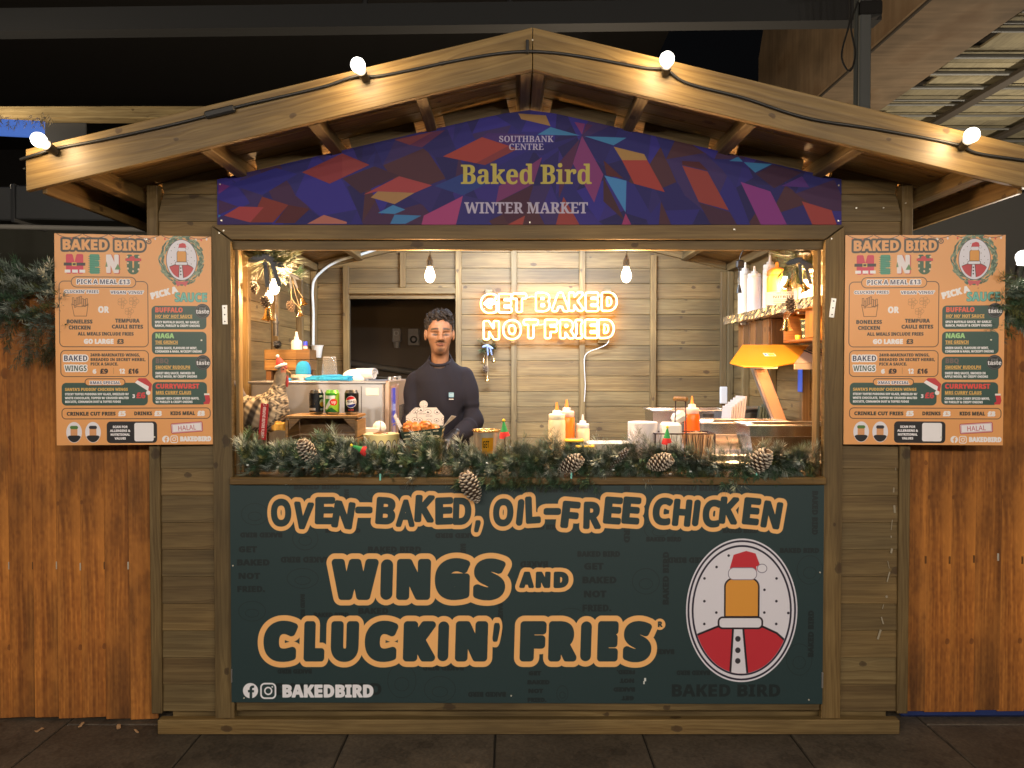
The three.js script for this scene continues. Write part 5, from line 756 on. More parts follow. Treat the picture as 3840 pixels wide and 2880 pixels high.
{ // wire caddy
  const o = thing('wire_caddy', 'dark wire caddy with wooden handle holding napkins', 'caddy', [0.735, CY, -0.24]), wm = std({ color: lin(0.05, 0.03, 0.035), metalness: 0.6, roughness: 0.5 });
  for (const y of [0.005, 0.19]) part('frame_wire', tube([[-0.14, y, 0.07], [0.14, y, 0.07], [0.14, y, -0.07], [-0.14, y, -0.07]].flatMap((p, i, a) => { const n = a[(i + 1) % 4]; return [0.02, 0.5, 0.98].map((t) => p.map((v, k) => lerp(v, n[k], t))); }), 0.003, 60, 6, true), wm, o);
  for (const [x, z] of [[-0.14, 0.07], [0.14, 0.07], [0.14, -0.07], [-0.14, -0.07]]) part('frame_wire', rod([x, 0, z], [x, 0.19, z], 0.003), wm, o);
  const mesh = []; for (let i = -5; i <= 5; i++) for (const z of [0.07, -0.07]) { mesh.push(rod([i * 0.025 - 0.012, 0.005, z], [i * 0.025 + 0.012, 0.19, z], 0.0011, 5)); } for (let i = -2; i <= 2; i++) for (const x of [0.14, -0.14]) for (const s of [-1, 1]) mesh.push(rod([x, 0.005, i * 0.025 - 0.012 * s], [x, 0.19, i * 0.025 + 0.012 * s], 0.0011, 5)); for (const y of [0.05, 0.1, 0.15]) for (const x of [0.14, -0.14]) mesh.push(rod([x, y, -0.07], [x, y, 0.07], 0.0011, 5));
  part('wire_mesh', merge(mesh), wm, o);
  part('handle_post', rod([-0.04, 0.0, 0.0], [-0.03, 0.345, 0], 0.003), wm, o); part('handle_post', rod([0.01, 0.0, 0.06], [0.008, 0.345, 0.04], 0.003), wm, o); part('handle_grip', rod([-0.036, 0.352, -0.004], [0.012, 0.352, 0.048], 0.011, 14), M.crate[0], o);
  const n1 = thing('napkin_stack', 'block of white paper napkins standing in the wire caddy', 'napkins', [0.68, CY, -0.235]); part('napkin_block', cbox(0.09, 0.235, 0.1, 0.012), std({ color: lin(0.72, 0.73, 0.74), roughness: 0.9 }), n1, [0, 0.122, 0]); part('loose_napkin', cbox(0.07, 0.05, 0.06, 0.02), M.white, n1, [0.045, 0.262, -0.03], [0.3, 0.2, 0.5]);
  const n2 = thing('paper_bag_bundle', 'bundle of pleated brown paper bags in the wire caddy', 'paper bags', [0.81, CY, -0.235]); const bg = std({ color: lin(0.5, 0.32, 0.18), roughness: 0.9 });
  for (let i = 0; i < 12; i++) part('paper_bag', cbox(0.007, 0.19 - Math.abs(i - 5) * 0.004, 0.085, 0.002), bg, n2, [-0.05 + i * 0.0095, 0.1, 0.01 * Math.sin(i * 2)], [0.04 * Math.sin(i * 3), 0, 0.16 - i * 0.035]);
}
// printed carton paper with round marks
const cartonTex = (bg, inks, seed) => canvasTex(256, 256, (c, w, h) => { const r = rng(seed); c.fillStyle = bg; c.fillRect(0, 0, w, h); for (let i = 0; i < 12; i++) { const x = (i % 4) * 64 + 20 + r() * 24, y = Math.floor(i / 4) * 84 + 30 + r() * 24, q = 16 + r() * 9; oval(c, x, y, q * 1.15, q * 0.85, inks[0], inks[1], 3); poly(c, [[x - q * 0.5, y + q * 0.4], [x - q * 0.2, y - q * 0.3], [x + q * 0.3, y - q * 0.1], [x + q * 0.55, y + q * 0.45]], inks[1]); if (r() < 0.6) fitText(c, 'BAKED BIRD', x + 10, y + q + 16, 58, 12, { fill: inks[2], rot: r() < 0.3 ? 1.57 : 0 }); } });
const greenCarton = std({ map: cartonTex('#23352c', ['#d8cfae', '#4a3a2a', '#c79a34'], 5), roughness: 0.55, side: THREE.DoubleSide }), whiteCarton = std({ color: lin(0.6, 0.6, 0.6), map: cartonTex('#cfcfd2', ['#dcdce0', '#4b4b52', '#55555c'], 6), roughness: 0.6, side: THREE.DoubleSide });
{ // open carton of chicken on a block
  const b = thing('wood_block', 'small wooden block carrying the open takeaway carton', 'block', [-0.5, CY, -0.2]); part('block_body', timber(0.17, 0.135, 0.12, 0.004), M.crate[0], b, [0, 0.0675, 0]); part('block_label', cbox(0.022, 0.008, 0.002, 0.0005), M.white, b, [-0.01, 0.08, 0.061]);
  const o = thing('takeaway_carton', 'open green takeaway carton with white printed flaps full of fried chicken', 'carton', [-0.5, CY + 0.137, -0.2]);
  const panelG = (a, b2, c, d) => { const g = new THREE.BufferGeometry(); const t = V(...b2).sub(V(...a)).cross(V(...d).sub(V(...a))).normalize().multiplyScalar(0.0012); const q = [a, b2, c, d].map((p) => V(...p)), f = q.map((p) => p.clone().add(t)), k = q.map((p) => p.clone().sub(t)), P = [], U = [], add = (i, j, l, m, uv) => { for (const [v, w] of [[i, 0], [j, 1], [l, 2], [i, 0], [l, 2], [m, 3]]) { P.push(v.x, v.y, v.z); U.push(...uv[w]); } }, uv = [[0, 0], [1, 0], [1, 1], [0, 1]]; add(f[0], f[1], f[2], f[3], uv); add(k[3], k[2], k[1], k[0], [uv[3], uv[2], uv[1], uv[0]]); for (let i = 0; i < 4; i++) { const j = (i + 1) % 4; add(k[i], k[j], f[j], f[i], [uv[i], uv[j], uv[j], uv[i]]); } g.setAttribute('position', new THREE.Float32BufferAttribute(P, 3)); g.setAttribute('uv', new THREE.Float32BufferAttribute(U, 2)); g.computeVertexNormals(); return g; };
  const W0 = 0.08, W1 = 0.098, D0 = 0.05, D1 = 0.068, H = 0.085;
  part('front_side', panelG([-W0, 0, D0], [W0, 0, D0], [W1, H, D1], [-W1, H * 0.72, D1]), greenCarton, o); part('back_side', panelG([W0, 0, -D0], [-W0, 0, -D0], [-W1, H, -D1], [W1, H, -D1]), greenCarton, o); part('end_side', panelG([W0, 0, D0], [W0, 0, -D0], [W1, H, -D1], [W1, H, D1]), greenCarton, o); part('end_side', panelG([-W0, 0, -D0], [-W0, 0, D0], [-W1, H, D1], [-W1, H, -D1]), greenCarton, o);
  part('base', cbox(W0 * 2, 0.002, D0 * 2, 0.0005), greenCarton, o, [0, 0.0015, 0]);
  part('lid_flap', cutBoard([[-0.09, 0], [0.09, 0], [0.092, 0.045], [0.055, 0.088], [-0.05, 0.088], [-0.092, 0.045]], 0.002, 0), whiteCarton, o, [0, H, -D1], [-0.25, 0, 0]).material = whiteCarton.clone(); o.children[o.children.length - 1].material.map = whiteCarton.map.clone(); o.children[o.children.length - 1].material.map.wrapS = o.children[o.children.length - 1].material.map.wrapT = THREE.RepeatWrapping; o.children[o.children.length - 1].material.map.repeat.set(7, 7);
  part('tab', new THREE.CylinderGeometry(0.02, 0.02, 0.002, 20).rotateX(PI / 2), whiteCarton, o, [-0.008, H + 0.1, -D1 - 0.024], [-0.25, 0, 0]);
  part('side_flap', panelG([W1, H, D1 - 0.01], [W1, H, -D1 + 0.01], [W1 + 0.055, H + 0.045, -D1 + 0.02], [W1 + 0.04, H + 0.055, D1 - 0.03]), whiteCarton, o); part('side_flap', panelG([-W1, H * 0.75, -D1 + 0.01], [-W1, H * 0.75, D1 - 0.01], [-W1 - 0.035, H + 0.05, D1 - 0.02], [-W1 - 0.04, H + 0.06, -D1 + 0.02]), whiteCarton, o);
  const chick = std({ color: lin(0.5, 0.16, 0.025), roughness: 0.35 }), r = rng(12), fg = [0, 1, 2].map((k) => { const g = new THREE.IcosahedronGeometry(1, 2), p = g.attributes.position; for (let i = 0; i < p.count; i++) { const v = V(0, 0, 0).fromBufferAttribute(p, i), n = 1 + 0.16 * Math.sin(v.x * 5 + k) * Math.cos(v.y * 6) + 0.08 * Math.sin(v.z * 13 + k * 2); p.setXYZ(i, v.x * n * 0.03, v.y * n * 0.02, v.z * n * 0.024); } g.computeVertexNormals(); return g; });
  for (let i = 0; i < 13; i++) single('chicken_piece', 'glazed orange brown fried chicken piece in the open carton', 'chicken', fg[i % 3], chick, [-0.5 + (r() - 0.5) * 0.13 - 0.01, CY + 0.137 + 0.062 + r() * 0.035, -0.2 + (r() - 0.5) * 0.08], [r() * 3, r() * 3, r() * 3], 'fried chicken in the carton');
}
{ // tip bucket
  const t = canvasTex(512, 128, (c, w, h) => { c.fillStyle = '#b9b6ae'; c.fillRect(0, 0, w, h); for (const x of [128, 384]) { roundRect(c, x - 40, 20, 80, 88, 4, '#d0a02a'); fitText(c, 'GET', x - 12, 52, 44, 30, { fill: '#2c2a20' }); fitText(c, 'BAKED', x, 92, 74, 30, { fill: '#2c2a20' }); } });
  const o = thing('tip_bucket', 'metal tip bucket with gold rim and small yellow label', 'bucket', [-0.205, CY, -0.3], -1.4);
  part('bucket_body', lathe([[0.05, 0], [0.062, 0.195]], 32), std({ map: t, metalness: 0.75, roughness: 0.3, side: THREE.DoubleSide }), o); part('base', cyl(0.05, 0.05, 0.004, 28, 0, 0.003, 0), M.steel, o); part('rim', new THREE.TorusGeometry(0.065, 0.0055, 8, 36).rotateX(PI / 2), M.bronze, o, [0, 0.196, 0]);
}
{ // roll of stickers with paper spike, box behind
  const t = canvasTex(1024, 128, (c, w, h) => { c.fillStyle = '#e2d79a'; c.fillRect(0, 0, w, h); for (let i = 0; i < 16; i++) { oval(c, 32 + i * 64, 74, 26, 40, '#d8d4c4', '#3a342c', 5); oval(c, 32 + i * 64, 84, 12, 20, '#5a5148'); } });
  const o = thing('sticker_roll', 'big cream roll of round stickers on the counter', 'sticker roll', [-0.708, CY, -0.24]);
  part('roll_side', new THREE.CylinderGeometry(0.088, 0.088, 0.1, 44, 1, true), std({ map: t, roughness: 0.5 }), o, [0, 0.135, 0]); part('roll_face', lathe([[0.03, 0], [0.088, 0], [0.088, 0.001], [0.03, 0.001]], 40), std({ color: lin(0.78, 0.7, 0.4), roughness: 0.5 }), o, [0, 0.184, 0]); part('roll_core', cyl(0.088, 0.088, 0.085, 36, 0, 0.0425, 0), std({ color: lin(0.7, 0.66, 0.5), roughness: 0.7 }), o);
  const s = thing('order_spike', 'steel order spike with copper disc standing on the sticker roll', 'order spike', [-0.708, CY + 0.186, -0.24]); part('disc', lathe([[0.0001, 0.012], [0.01, 0.011], [0.034, 0.004], [0.038, 0], [0.0001, 0]], 28), std({ color: lin(0.8, 0.5, 0.3), metalness: 1, roughness: 0.3 }), s); part('spike', cyl(0.0008, 0.002, 0.14, 8, 0, 0.08, 0), M.steel, s);
  const b = thing('white_box', 'small white card box with crumpled tissue beside the oven', 'box', [-0.78, CY, -0.4]); part('box_body', cbox(0.075, 0.2, 0.06, 0.003), std({ color: lin(0.6, 0.58, 0.54), roughness: 0.8 }), b, [0, 0.1, 0]); part('tissue', new THREE.IcosahedronGeometry(0.035, 1), M.white, b, [0.035, 0.2, -0.02]); part('mark', cbox(0.006, 0.01, 0.002, 0.0005), std({ color: lin(0.5, 0.02, 0.02) }), b, [0, 0.165, 0.031]);
}
// ---------------------------------------------------------------- crate with three cans
{
  const o = thing('display_crate', 'small open fronted wooden crate carrying three drink cans', 'crate', [-0.95, CY, -0.17]), w = 0.33, h = 0.282, d = 0.2;
  part('top_board', timber(w, 0.012, d, 0.002), M.crate[0], o, [0, h - 0.006, 0]); part('base_board', timber(w, 0.012, d, 0.002), M.crate[1], o, [0, 0.006, 0]);
  for (const s of [-1, 1]) { for (let i = 0; i < 3; i++) part('side_slat', timber(0.012, 0.078, d, 0.002), M.crate[i % 2], o, [s * (w / 2 - 0.006), 0.055 + i * 0.083, 0]); part('corner_fillet', cutBoard([[0, 0], [s * -0.055, 0], [0, -0.055]].map((p) => [p[0], p[1]]), 0.02, 0.001), M.crate[1], o, [s * (w / 2 - 0.013), h - 0.014, d / 2 - 0.03]); }
  for (let i = 0; i < 3; i++) part('back_slat', timber(w - 0.03, 0.075, 0.01, 0.002), M.crate[1], o, [0, 0.055 + i * 0.083, -d / 2 + 0.008]);
  for (const y of [0.06, 0.15]) part('cross_slat', timber(w - 0.03, 0.01, 0.008, 0.001), M.crate[0], o, [0, y, 0.0]);
  const canT = (draw) => canvasTex(512, 256, draw);
  const CAN = lathe([[0.0001, 0.003], [0.022, 0.001], [0.026, 0], [0.0325, 0.009], [0.033, 0.012]], 32), SIDE = new THREE.CylinderGeometry(0.033, 0.033, 0.088, 40, 1, true).translate(0, 0.056, 0), TOP = lathe([[0.033, 0.1], [0.0275, 0.111], [0.0265, 0.1145], [0.0255, 0.1145], [0.025, 0.111], [0.0001, 0.1105]], 32);
  const can = (label, x, z, tex, topC, turn) => { const c = thing('drink_can', label, 'can', [x, CY + h, z], turn + PI, 'drink cans on the crate'); part('can_side', SIDE, std({ map: tex, metalness: 0.5, roughness: 0.3 }), c); part('can_base', CAN, M.steel, c); const tp = part('can_top', TOP, topC, c); part('pull_tab', cbox(0.012, 0.002, 0.022, 0.001), M.steel, tp, [0, 0.1125, 0.003]); };
  const darkTop = std({ color: lin(0.1, 0.1, 0.1), metalness: 0.8, roughness: 0.3 });
  can('black can with white lettering and an orange tan round picture', -0.997, -0.17, canT((c, w, h) => { c.fillStyle = '#1b1c20'; c.fillRect(0, 0, w, h); c.strokeStyle = '#c8c2b2'; c.lineWidth = 3; c.strokeRect(96, 20, 46, 150); c.strokeStyle = '#a08a4a'; c.strokeRect(150, 90, 60, 60); poly(c, [[110, 60], [190, 170], [240, 90]], '#2c2a2a'); fitText(c, 'WNK', 300, 60, 74, 44, { fill: '#ece8dc' }); oval(c, 306, 130, 40, 52, '#d8c8a8'); oval(c, 306, 150, 34, 34, '#dc9630'); c.fillStyle = '#b8b4aa'; c.fillRect(110, 200, 110, 34); fitText(c, 'KOL', 306, 232, 60, 36, { fill: '#ece8dc' }); }), darkTop, 0.55);
  can('green and white lemonade can with red spot', -0.919, -0.155, canT((c, w, h) => { c.fillStyle = '#3f9a2c'; c.fillRect(0, 0, w, h); poly(c, [[150, 256], [330, 0], [400, 0], [400, 256]], '#8fc63a'); poly(c, [[170, 30], [300, 30], [290, 70], [200, 215], [150, 215], [235, 75], [165, 75]], '#eef2ea'); poly(c, [[150, 256], [250, 190], [330, 256]], '#1d5c2a'); oval(c, 278, 120, 46, 46, '#d8352a'); fitText(c, 'up', 278, 138, 56, 60, { fill: '#f4efe8' }); }), std({ color: lin(0.2, 0.6, 0.1), metalness: 0.6, roughness: 0.3 }), 0.15);
  can('black cola can with red, white and blue roundel', -0.832, -0.17, canT((c, w, h) => { c.fillStyle = '#16161a'; c.fillRect(0, 0, w, h); c.save(); c.beginPath(); c.ellipse(256, 118, 64, 78, 0, 0, 7); c.clip(); c.fillStyle = '#eeeef2'; c.fillRect(180, 0, 160, 256); c.fillStyle = '#d8262c'; c.beginPath(); c.moveTo(180, 0); c.lineTo(340, 0); c.lineTo(340, 74); c.bezierCurveTo(300, 60, 230, 104, 180, 92); c.fill(); c.fillStyle = '#28327e'; c.beginPath(); c.moveTo(180, 256); c.lineTo(340, 256); c.lineTo(340, 142); c.bezierCurveTo(300, 128, 230, 172, 180, 158); c.fill(); c.restore(); oval(c, 256, 118, 64, 78, null, '#eeeef2', 5); fitText(c, 'PEPSI', 256, 132, 116, 42, { fill: '#16161a' }); fitText(c, 'MAX', 256, 236, 70, 34, { fill: '#c8402a' }); fitText(c, '─', 256, 24, 50, 20, { fill: '#d8d4c4' }); }), darkTop, 0.1);
}
// ---------------------------------------------------------------- oven and what lies on it
{
  const o = thing('speed_oven', 'stainless steel oven standing side-on behind the drink cans', 'oven', [-1.14, 0, -1.075]);
  const skin = std({ color: lin(0.46, 0.47, 0.5), metalness: 0.9, roughness: 0.36 }), copper = std({ color: lin(0.62, 0.46, 0.36), metalness: 0.9, roughness: 0.32 });
  part('oven_body', cbox(0.725, 0.7, 0.65, 0.008), skin, o, [0, 1.2, 0]); part('oven_lid', cbox(0.75, 0.014, 0.67, 0.003), skin, o, [0, 1.551, 0]); part('seam', cbox(0.003, 0.66, 0.002, 0.0005), M.matteBlack, o, [0.24, 1.2, 0.326]); part('rating_plate', cbox(0.07, 0.04, 0.002, 0.0005), std({ color: lin(0.55, 0.62, 0.56), roughness: 0.4 }), o, [0.3, 1.5, 0.327]);
  for (const [x, z] of [[-0.3, -0.25], [0.3, -0.25], [-0.3, 0.25], [0.3, 0.25]]) part('leg', cbox(0.05, 0.74, 0.05), M.steelDull, o, [x, 0.48, z]);
  const door = part('oven_front', cbox(0.03, 0.66, 0.65, 0.006), copper, o, [0.381, 1.23, 0]);
  const tx = canvasTex(128, 512, (c, w, h) => { c.fillStyle = '#b98a68'; c.fillRect(0, 0, w, h); c.fillStyle = '#2c3cc0'; c.fillRect(10, 10, 108, 180); fitText(c, 'Unox', 64, 128, 92, 64, { fill: '#dcdcf0' }); roundRect(c, 16, 200, 96, 140, 20, '#d2a184', '#2c3cc0', 8); oval(c, 64, 240, 10, 14, '#eee'); c.strokeStyle = '#2c3cc0'; c.lineWidth = 8; c.strokeRect(14, 352, 100, 156); c.fillStyle = '#b0a8a0'; c.fillRect(30, 380, 66, 110); });
  part('control_strip', new THREE.BoxGeometry(0.003, 0.56, 0.13), std({ map: tx, roughness: 0.4 }), door, [0.0165, 0.02, 0.2]); part('door_window', cbox(0.004, 0.4, 0.3, 0.01), std({ color: lin(0.03, 0.028, 0.026), roughness: 0.15 }), door, [0.016, -0.02, -0.1]); part('door_frame', cbox(0.02, 0.62, 0.02, 0.004), copper, door, [0.02, 0, 0.1]); part('door_handle', rod([0.045, 0.25, -0.28], [0.045, -0.25, -0.28], 0.01), M.steel, door);
  for (const z of [0.1, -0.05, -0.28]) part('top_catch', cbox(0.02, 0.025, 0.02, 0.004), M.steel, o, [0.36, 1.568, z]); part('catch_bar', rod([0.36, 1.57, 0.1], [0.36, 1.575, -0.28], 0.005), M.steel, o);
}
const OY = 1.558;
{ // wooden drawer box with things on it
  const o = thing('wooden_box', 'two-board wooden box on feet on top of the oven', 'box', [-1.392, OY, -1.12]);
  for (const y of [0.088, 0.15]) { part('front_board', timber(0.19, 0.058, 0.012, 0.002), M.crate[0], o, [-0.035, y, 0.07]); part('back_board', timber(0.27, 0.058, 0.012, 0.002), M.crate[1], o, [0, y, -0.07]); for (const s of [-1, 1]) part('end_board', timber(0.012, 0.058, 0.128, 0.002), M.crate[1], o, [s * 0.129, y, 0]); part('corner_board', timber(0.08, 0.058, 0.012, 0.002), M.crate[1], o, [0.093, y, 0.0705]); }
  part('floor_board', timber(0.25, 0.01, 0.12, 0.002), M.crate[1], o, [0, 0.06, 0]); part('lid_board', timber(0.256, 0.008, 0.127, 0.002), M.crate[1], o, [0, 0.17, 0]);
  for (const [x, z] of [[-0.11, 0.05], [0.11, 0.05], [-0.11, -0.05], [0.11, -0.05]]) part('foot', timber(0.03, 0.058, 0.03, 0.002), M.darkWood, o, [x, 0.029, z]);
  const ty = OY + 0.174, b = thing('tinsel_bauble', 'black spiky tinsel bauble on the wooden box', 'bauble', [-1.462, ty + 0.032, -1.1]);
  part('core', new THREE.SphereGeometry(0.02, 16, 12), M.black, b); { const N = new Needles(), r = rng(4); for (let i = 0; i < 420; i++) { const d = V(r() - 0.5, r() - 0.5, r() - 0.5).normalize(); const c = d.z > 0.55 ? [0.3, 0.32, 0.34] : [0.02, 0.02, 0.025]; N.needle(d.clone().multiplyScalar(0.015), d, 0.018, 0.0012, c, c); } part('tinsel', N.geo(), std({ vertexColors: true, metalness: 0.4, roughness: 0.35, side: THREE.DoubleSide }), b).userData.kind = 'stuff'; }
  const w = thing('white_bottle', 'milky white plastic bottle with nozzle on the wooden box', 'bottle', [-1.355, ty, -1.12]); part('bottle_body', lathe([[0.0001, 0], [0.031, 0], [0.033, 0.006], [0.033, 0.045], [0.027, 0.06], [0.014, 0.066], [0.013, 0.082], [0.0001, 0.082]], 26), M.whitePlastic, w); part('nozzle', lathe([[0.0001, 0.082], [0.011, 0.082], [0.009, 0.096], [0.006, 0.1], [0.006, 0.112], [0.0001, 0.112]], 18), M.whitePlastic, w);
  const p = thing('pill_bottle', 'small brown bottle with bright blue cap on the wooden box', 'bottle', [-1.3, ty, -1.11]); part('bottle_body', cyl(0.012, 0.012, 0.03, 18, 0, 0.015, 0), std({ color: lin(0.3, 0.08, 0.03), roughness: 0.3 }), p); part('label', cyl(0.0123, 0.0123, 0.012, 18, 0, 0.018, 0), M.white, p); part('cap', cyl(0.0125, 0.0125, 0.024, 18, 0, 0.042, 0), std({ color: lin(0.02, 0.05, 0.6), roughness: 0.3 }), p);
}
function softBlob(sx, sy, sz, seed, folds = 4, amp = 0.12) { const g = new THREE.IcosahedronGeometry(1, 5), p = g.attributes.position; for (let i = 0; i < p.count; i++) { const v = V(0, 0, 0).fromBufferAttribute(p, i), n = 1 + amp * Math.sin(v.x * folds + seed + 2 * v.z) + amp * 0.6 * Math.sin(v.z * folds * 1.7 + v.x * 3 + seed * 2); p.setXYZ(i, Math.sign(v.x) * Math.pow(Math.abs(v.x), 0.75) * sx * n, Math.max(v.y, -0.35) * sy * n + 0.35 * sy, Math.sign(v.z) * Math.pow(Math.abs(v.z), 0.75) * sz * n); } g.computeVertexNormals(); return g; }
const clothT = dataTex(128, 128, (u, v) => { const k = 0.8 + 0.4 * vnoise(u * 64, v * 64, 64, 64, 6); return [220 * k, 220 * k, 220 * k]; }), cyan = std({ color: lin(0.015, 0.24, 0.46), roughness: 0.95, bumpMap: clothT, bumpScale: 0.002 });
{
  const t = thing('round_tin', 'flat pale round tin on the oven under a folded blue cloth', 'tin', [-1.275, OY, -0.93]); part('tin_body', cyl(0.05, 0.05, 0.018, 28, 0, 0.009, 0), M.steelDull, t); part('tin_lid', cyl(0.058, 0.058, 0.016, 32, 0, 0.026, 0), std({ color: lin(0.62, 0.52, 0.4), roughness: 0.4 }), t);
  single('blue_cloth', 'thick bright blue cloth folded upright on the round tin', 'cloth', softBlob(0.042, 0.055, 0.03, 1, 3, 0.05), cyan, [-1.268, OY + 0.034, -0.94]);
  single('blue_cloth', 'bright blue microfibre cloth spread flat under the upturned tumblers', 'cloth', softBlob(0.14, 0.024, 0.07, 2, 9, 0.12), cyan, [-1.09, OY, -0.92]);
  single('blue_cloth', 'scrap of blue cloth on the oven beside the bird figurine', 'cloth', softBlob(0.04, 0.015, 0.03, 3, 5), cyan, [-1.36, OY, -0.86]);
  const glass = phys({ color: lin(0.95, 0.96, 0.97), roughness: 0.04, transmission: 0.96, thickness: 0, ior: 1.35 }), g = thing('tumbler_stack', 'stack of clear plastic tumblers turned upside down on blue cloth', 'tumblers', [-1.115, OY + 0.02, -0.93]);
  part('tumbler', lathe([[0.046, 0], [0.036, 0.112], [0.033, 0.114], [0.0001, 0.114]], 30), glass, g); part('tumbler', lathe([[0.047, 0], [0.0372, 0.1], [0.034, 0.102]], 30), glass, g, [0, 0.012, 0]); part('tumbler_rim', new THREE.TorusGeometry(0.0465, 0.0015, 6, 32).rotateX(PI / 2), M.white, g, [0, 0.001, 0]); part('tumbler_foot', new THREE.TorusGeometry(0.034, 0.0015, 6, 32).rotateX(PI / 2), M.white, g, [0, 0.113, 0]);
  const wt = thing('white_towel', 'rolled white paper towel lying on the oven', 'towel', [-0.94, OY, -0.93]); const pts = []; for (let i = 0; i <= 26; i++) { const a = i / 26 * PI * 3.2, q = 0.038 - 0.0075 * a / PI; pts.push([q * Math.cos(a), 0.036 + q * Math.sin(a)]); } const sh = new THREE.Shape([...pts, ...pts.slice().reverse().map(([a, b]) => [a * 0.93, 0.036 + (b - 0.036) * 0.93])].map((q) => new THREE.Vector2(...q))); part('rolled_sheet', new THREE.ExtrudeGeometry(sh, { depth: 0.12, bevelEnabled: false }).translate(0, 0, -0.06), M.white, wt, [0.03, 0, 0], [0, 1.15, 0]); part('folded_end', softBlob(0.075, 0.045, 0.045, 7, 3, 0.08), std({ color: lin(0.66, 0.64, 0.6), roughness: 0.9 }), wt, [-0.035, 0, -0.015]);
}
// ---------------------------------------------------------------- foil shelf on the side wall
{
  const o = thing('foil_shelf', 'wall shelf wrapped in crumpled aluminium foil', 'shelf', [1.5, 1.955, -1.08]);
  const g = new THREE.BoxGeometry(0.235, 0.05, 1.62, 6, 3, 60), p = g.attributes.position; for (let i = 0; i < p.count; i++) { const x = p.getX(i), y = p.getY(i), z = p.getZ(i), n = 0.008 * (vnoise(z * 26 + 50, (x + y) * 30 + 9, 999, 999, 4) - 0.5) + 0.006 * (vnoise(z * 60 + 50, y * 70 + x * 40 + 9, 999, 999, 5) - 0.5); p.setXYZ(i, x + n * 1.5 * (x < 0 ? 1 : 0), y + (y > 0.02 ? n * 0.6 : n * 1.5), z); }
  const gf = g.toNonIndexed(); gf.computeVertexNormals(); part('foil', gf, std({ color: lin(0.88, 0.85, 0.8), metalness: 1, roughness: 0.2 }), o); part('bracket', cbox(0.2, 0.02, 0.02), M.steelDull, o, [0.01, -0.035, -0.5]); part('bracket', cbox(0.2, 0.02, 0.02), M.steelDull, o, [0.01, -0.035, 0.5]);
  const SY = 1.984, milky = phys({ color: lin(0.84, 0.78, 0.64), roughness: 0.4, transmission: 0.35 }), milky2 = phys({ color: lin(0.8, 0.78, 0.8), roughness: 0.4, transmission: 0.3 });
  bottle('empty milky squeeze bottle at the far end of the foil shelf', 1.5, SY, -1.78, 0.36, 0.048, milky, M.whitePlastic); bottle('empty milky squeeze bottle second along the foil shelf', 1.48, SY, -1.52, 0.3, 0.045, milky2, M.whitePlastic); bottle('taller empty squeeze bottle behind the second on the foil shelf', 1.56, SY, -1.46, 0.36, 0.045, milky2, M.whitePlastic); bottle('slim empty squeeze bottle next to the yellow catering bottle', 1.49, SY, -1.28, 0.28, 0.034, milky2, M.whitePlastic);
  const y = thing('catering_bottle', 'large yellow translucent catering bottle with orange lid on the foil shelf', 'bottle', [1.5, SY, -1.16]); part('bottle_body', lathe([[0.0001, 0], [0.055, 0], [0.058, 0.01], [0.058, 0.18], [0.045, 0.205]], 28), phys({ color: lin(0.95, 0.6, 0.05), roughness: 0.4, transmission: 0.5 }), y); part('lid', lathe([[0.058, 0.2], [0.055, 0.225], [0.035, 0.24], [0.012, 0.245], [0.008, 0.275], [0.0001, 0.275]], 24), orangeCap, y);
  const bx = thing('glove_box', 'white and pink printed box of disposable gloves on the foil shelf', 'box', [1.475, SY, -0.95], -0.35); const gt = canvasTex(256, 128, (c, w, h) => { c.fillStyle = '#cfc6bf'; c.fillRect(0, 0, w, h); fitText(c, 'GLOVES', 130, 24, 120, 22, { fill: '#b08a80' }); fitText(c, 'NITRILE', 120, 62, 150, 34, { fill: '#3c3a3c' }); c.fillStyle = '#77706c'; for (const yy of [76, 92, 108]) c.fillRect(50, yy, 110, 6); });
  part('carton', new THREE.BoxGeometry(0.2, 0.075, 0.11), std({ map: gt, roughness: 0.6 }), bx, [0, 0.038, 0]); part('end_panel', cbox(0.002, 0.07, 0.1, 0.0005), std({ color: lin(0.75, 0.5, 0.45), roughness: 0.6 }), bx, [-0.1015, 0.038, 0]);
  const wb = thing('white_carton', 'low white carton near the hatch end of the foil shelf', 'box', [1.49, SY, -0.52]); part('carton', cbox(0.17, 0.05, 0.2, 0.003), M.white, wb, [0, 0.025, 0]); part('carton_lid', cbox(0.174, 0.012, 0.204, 0.002), std({ color: lin(0.6, 0.58, 0.55) }), wb, [0, 0.056, 0]);
}
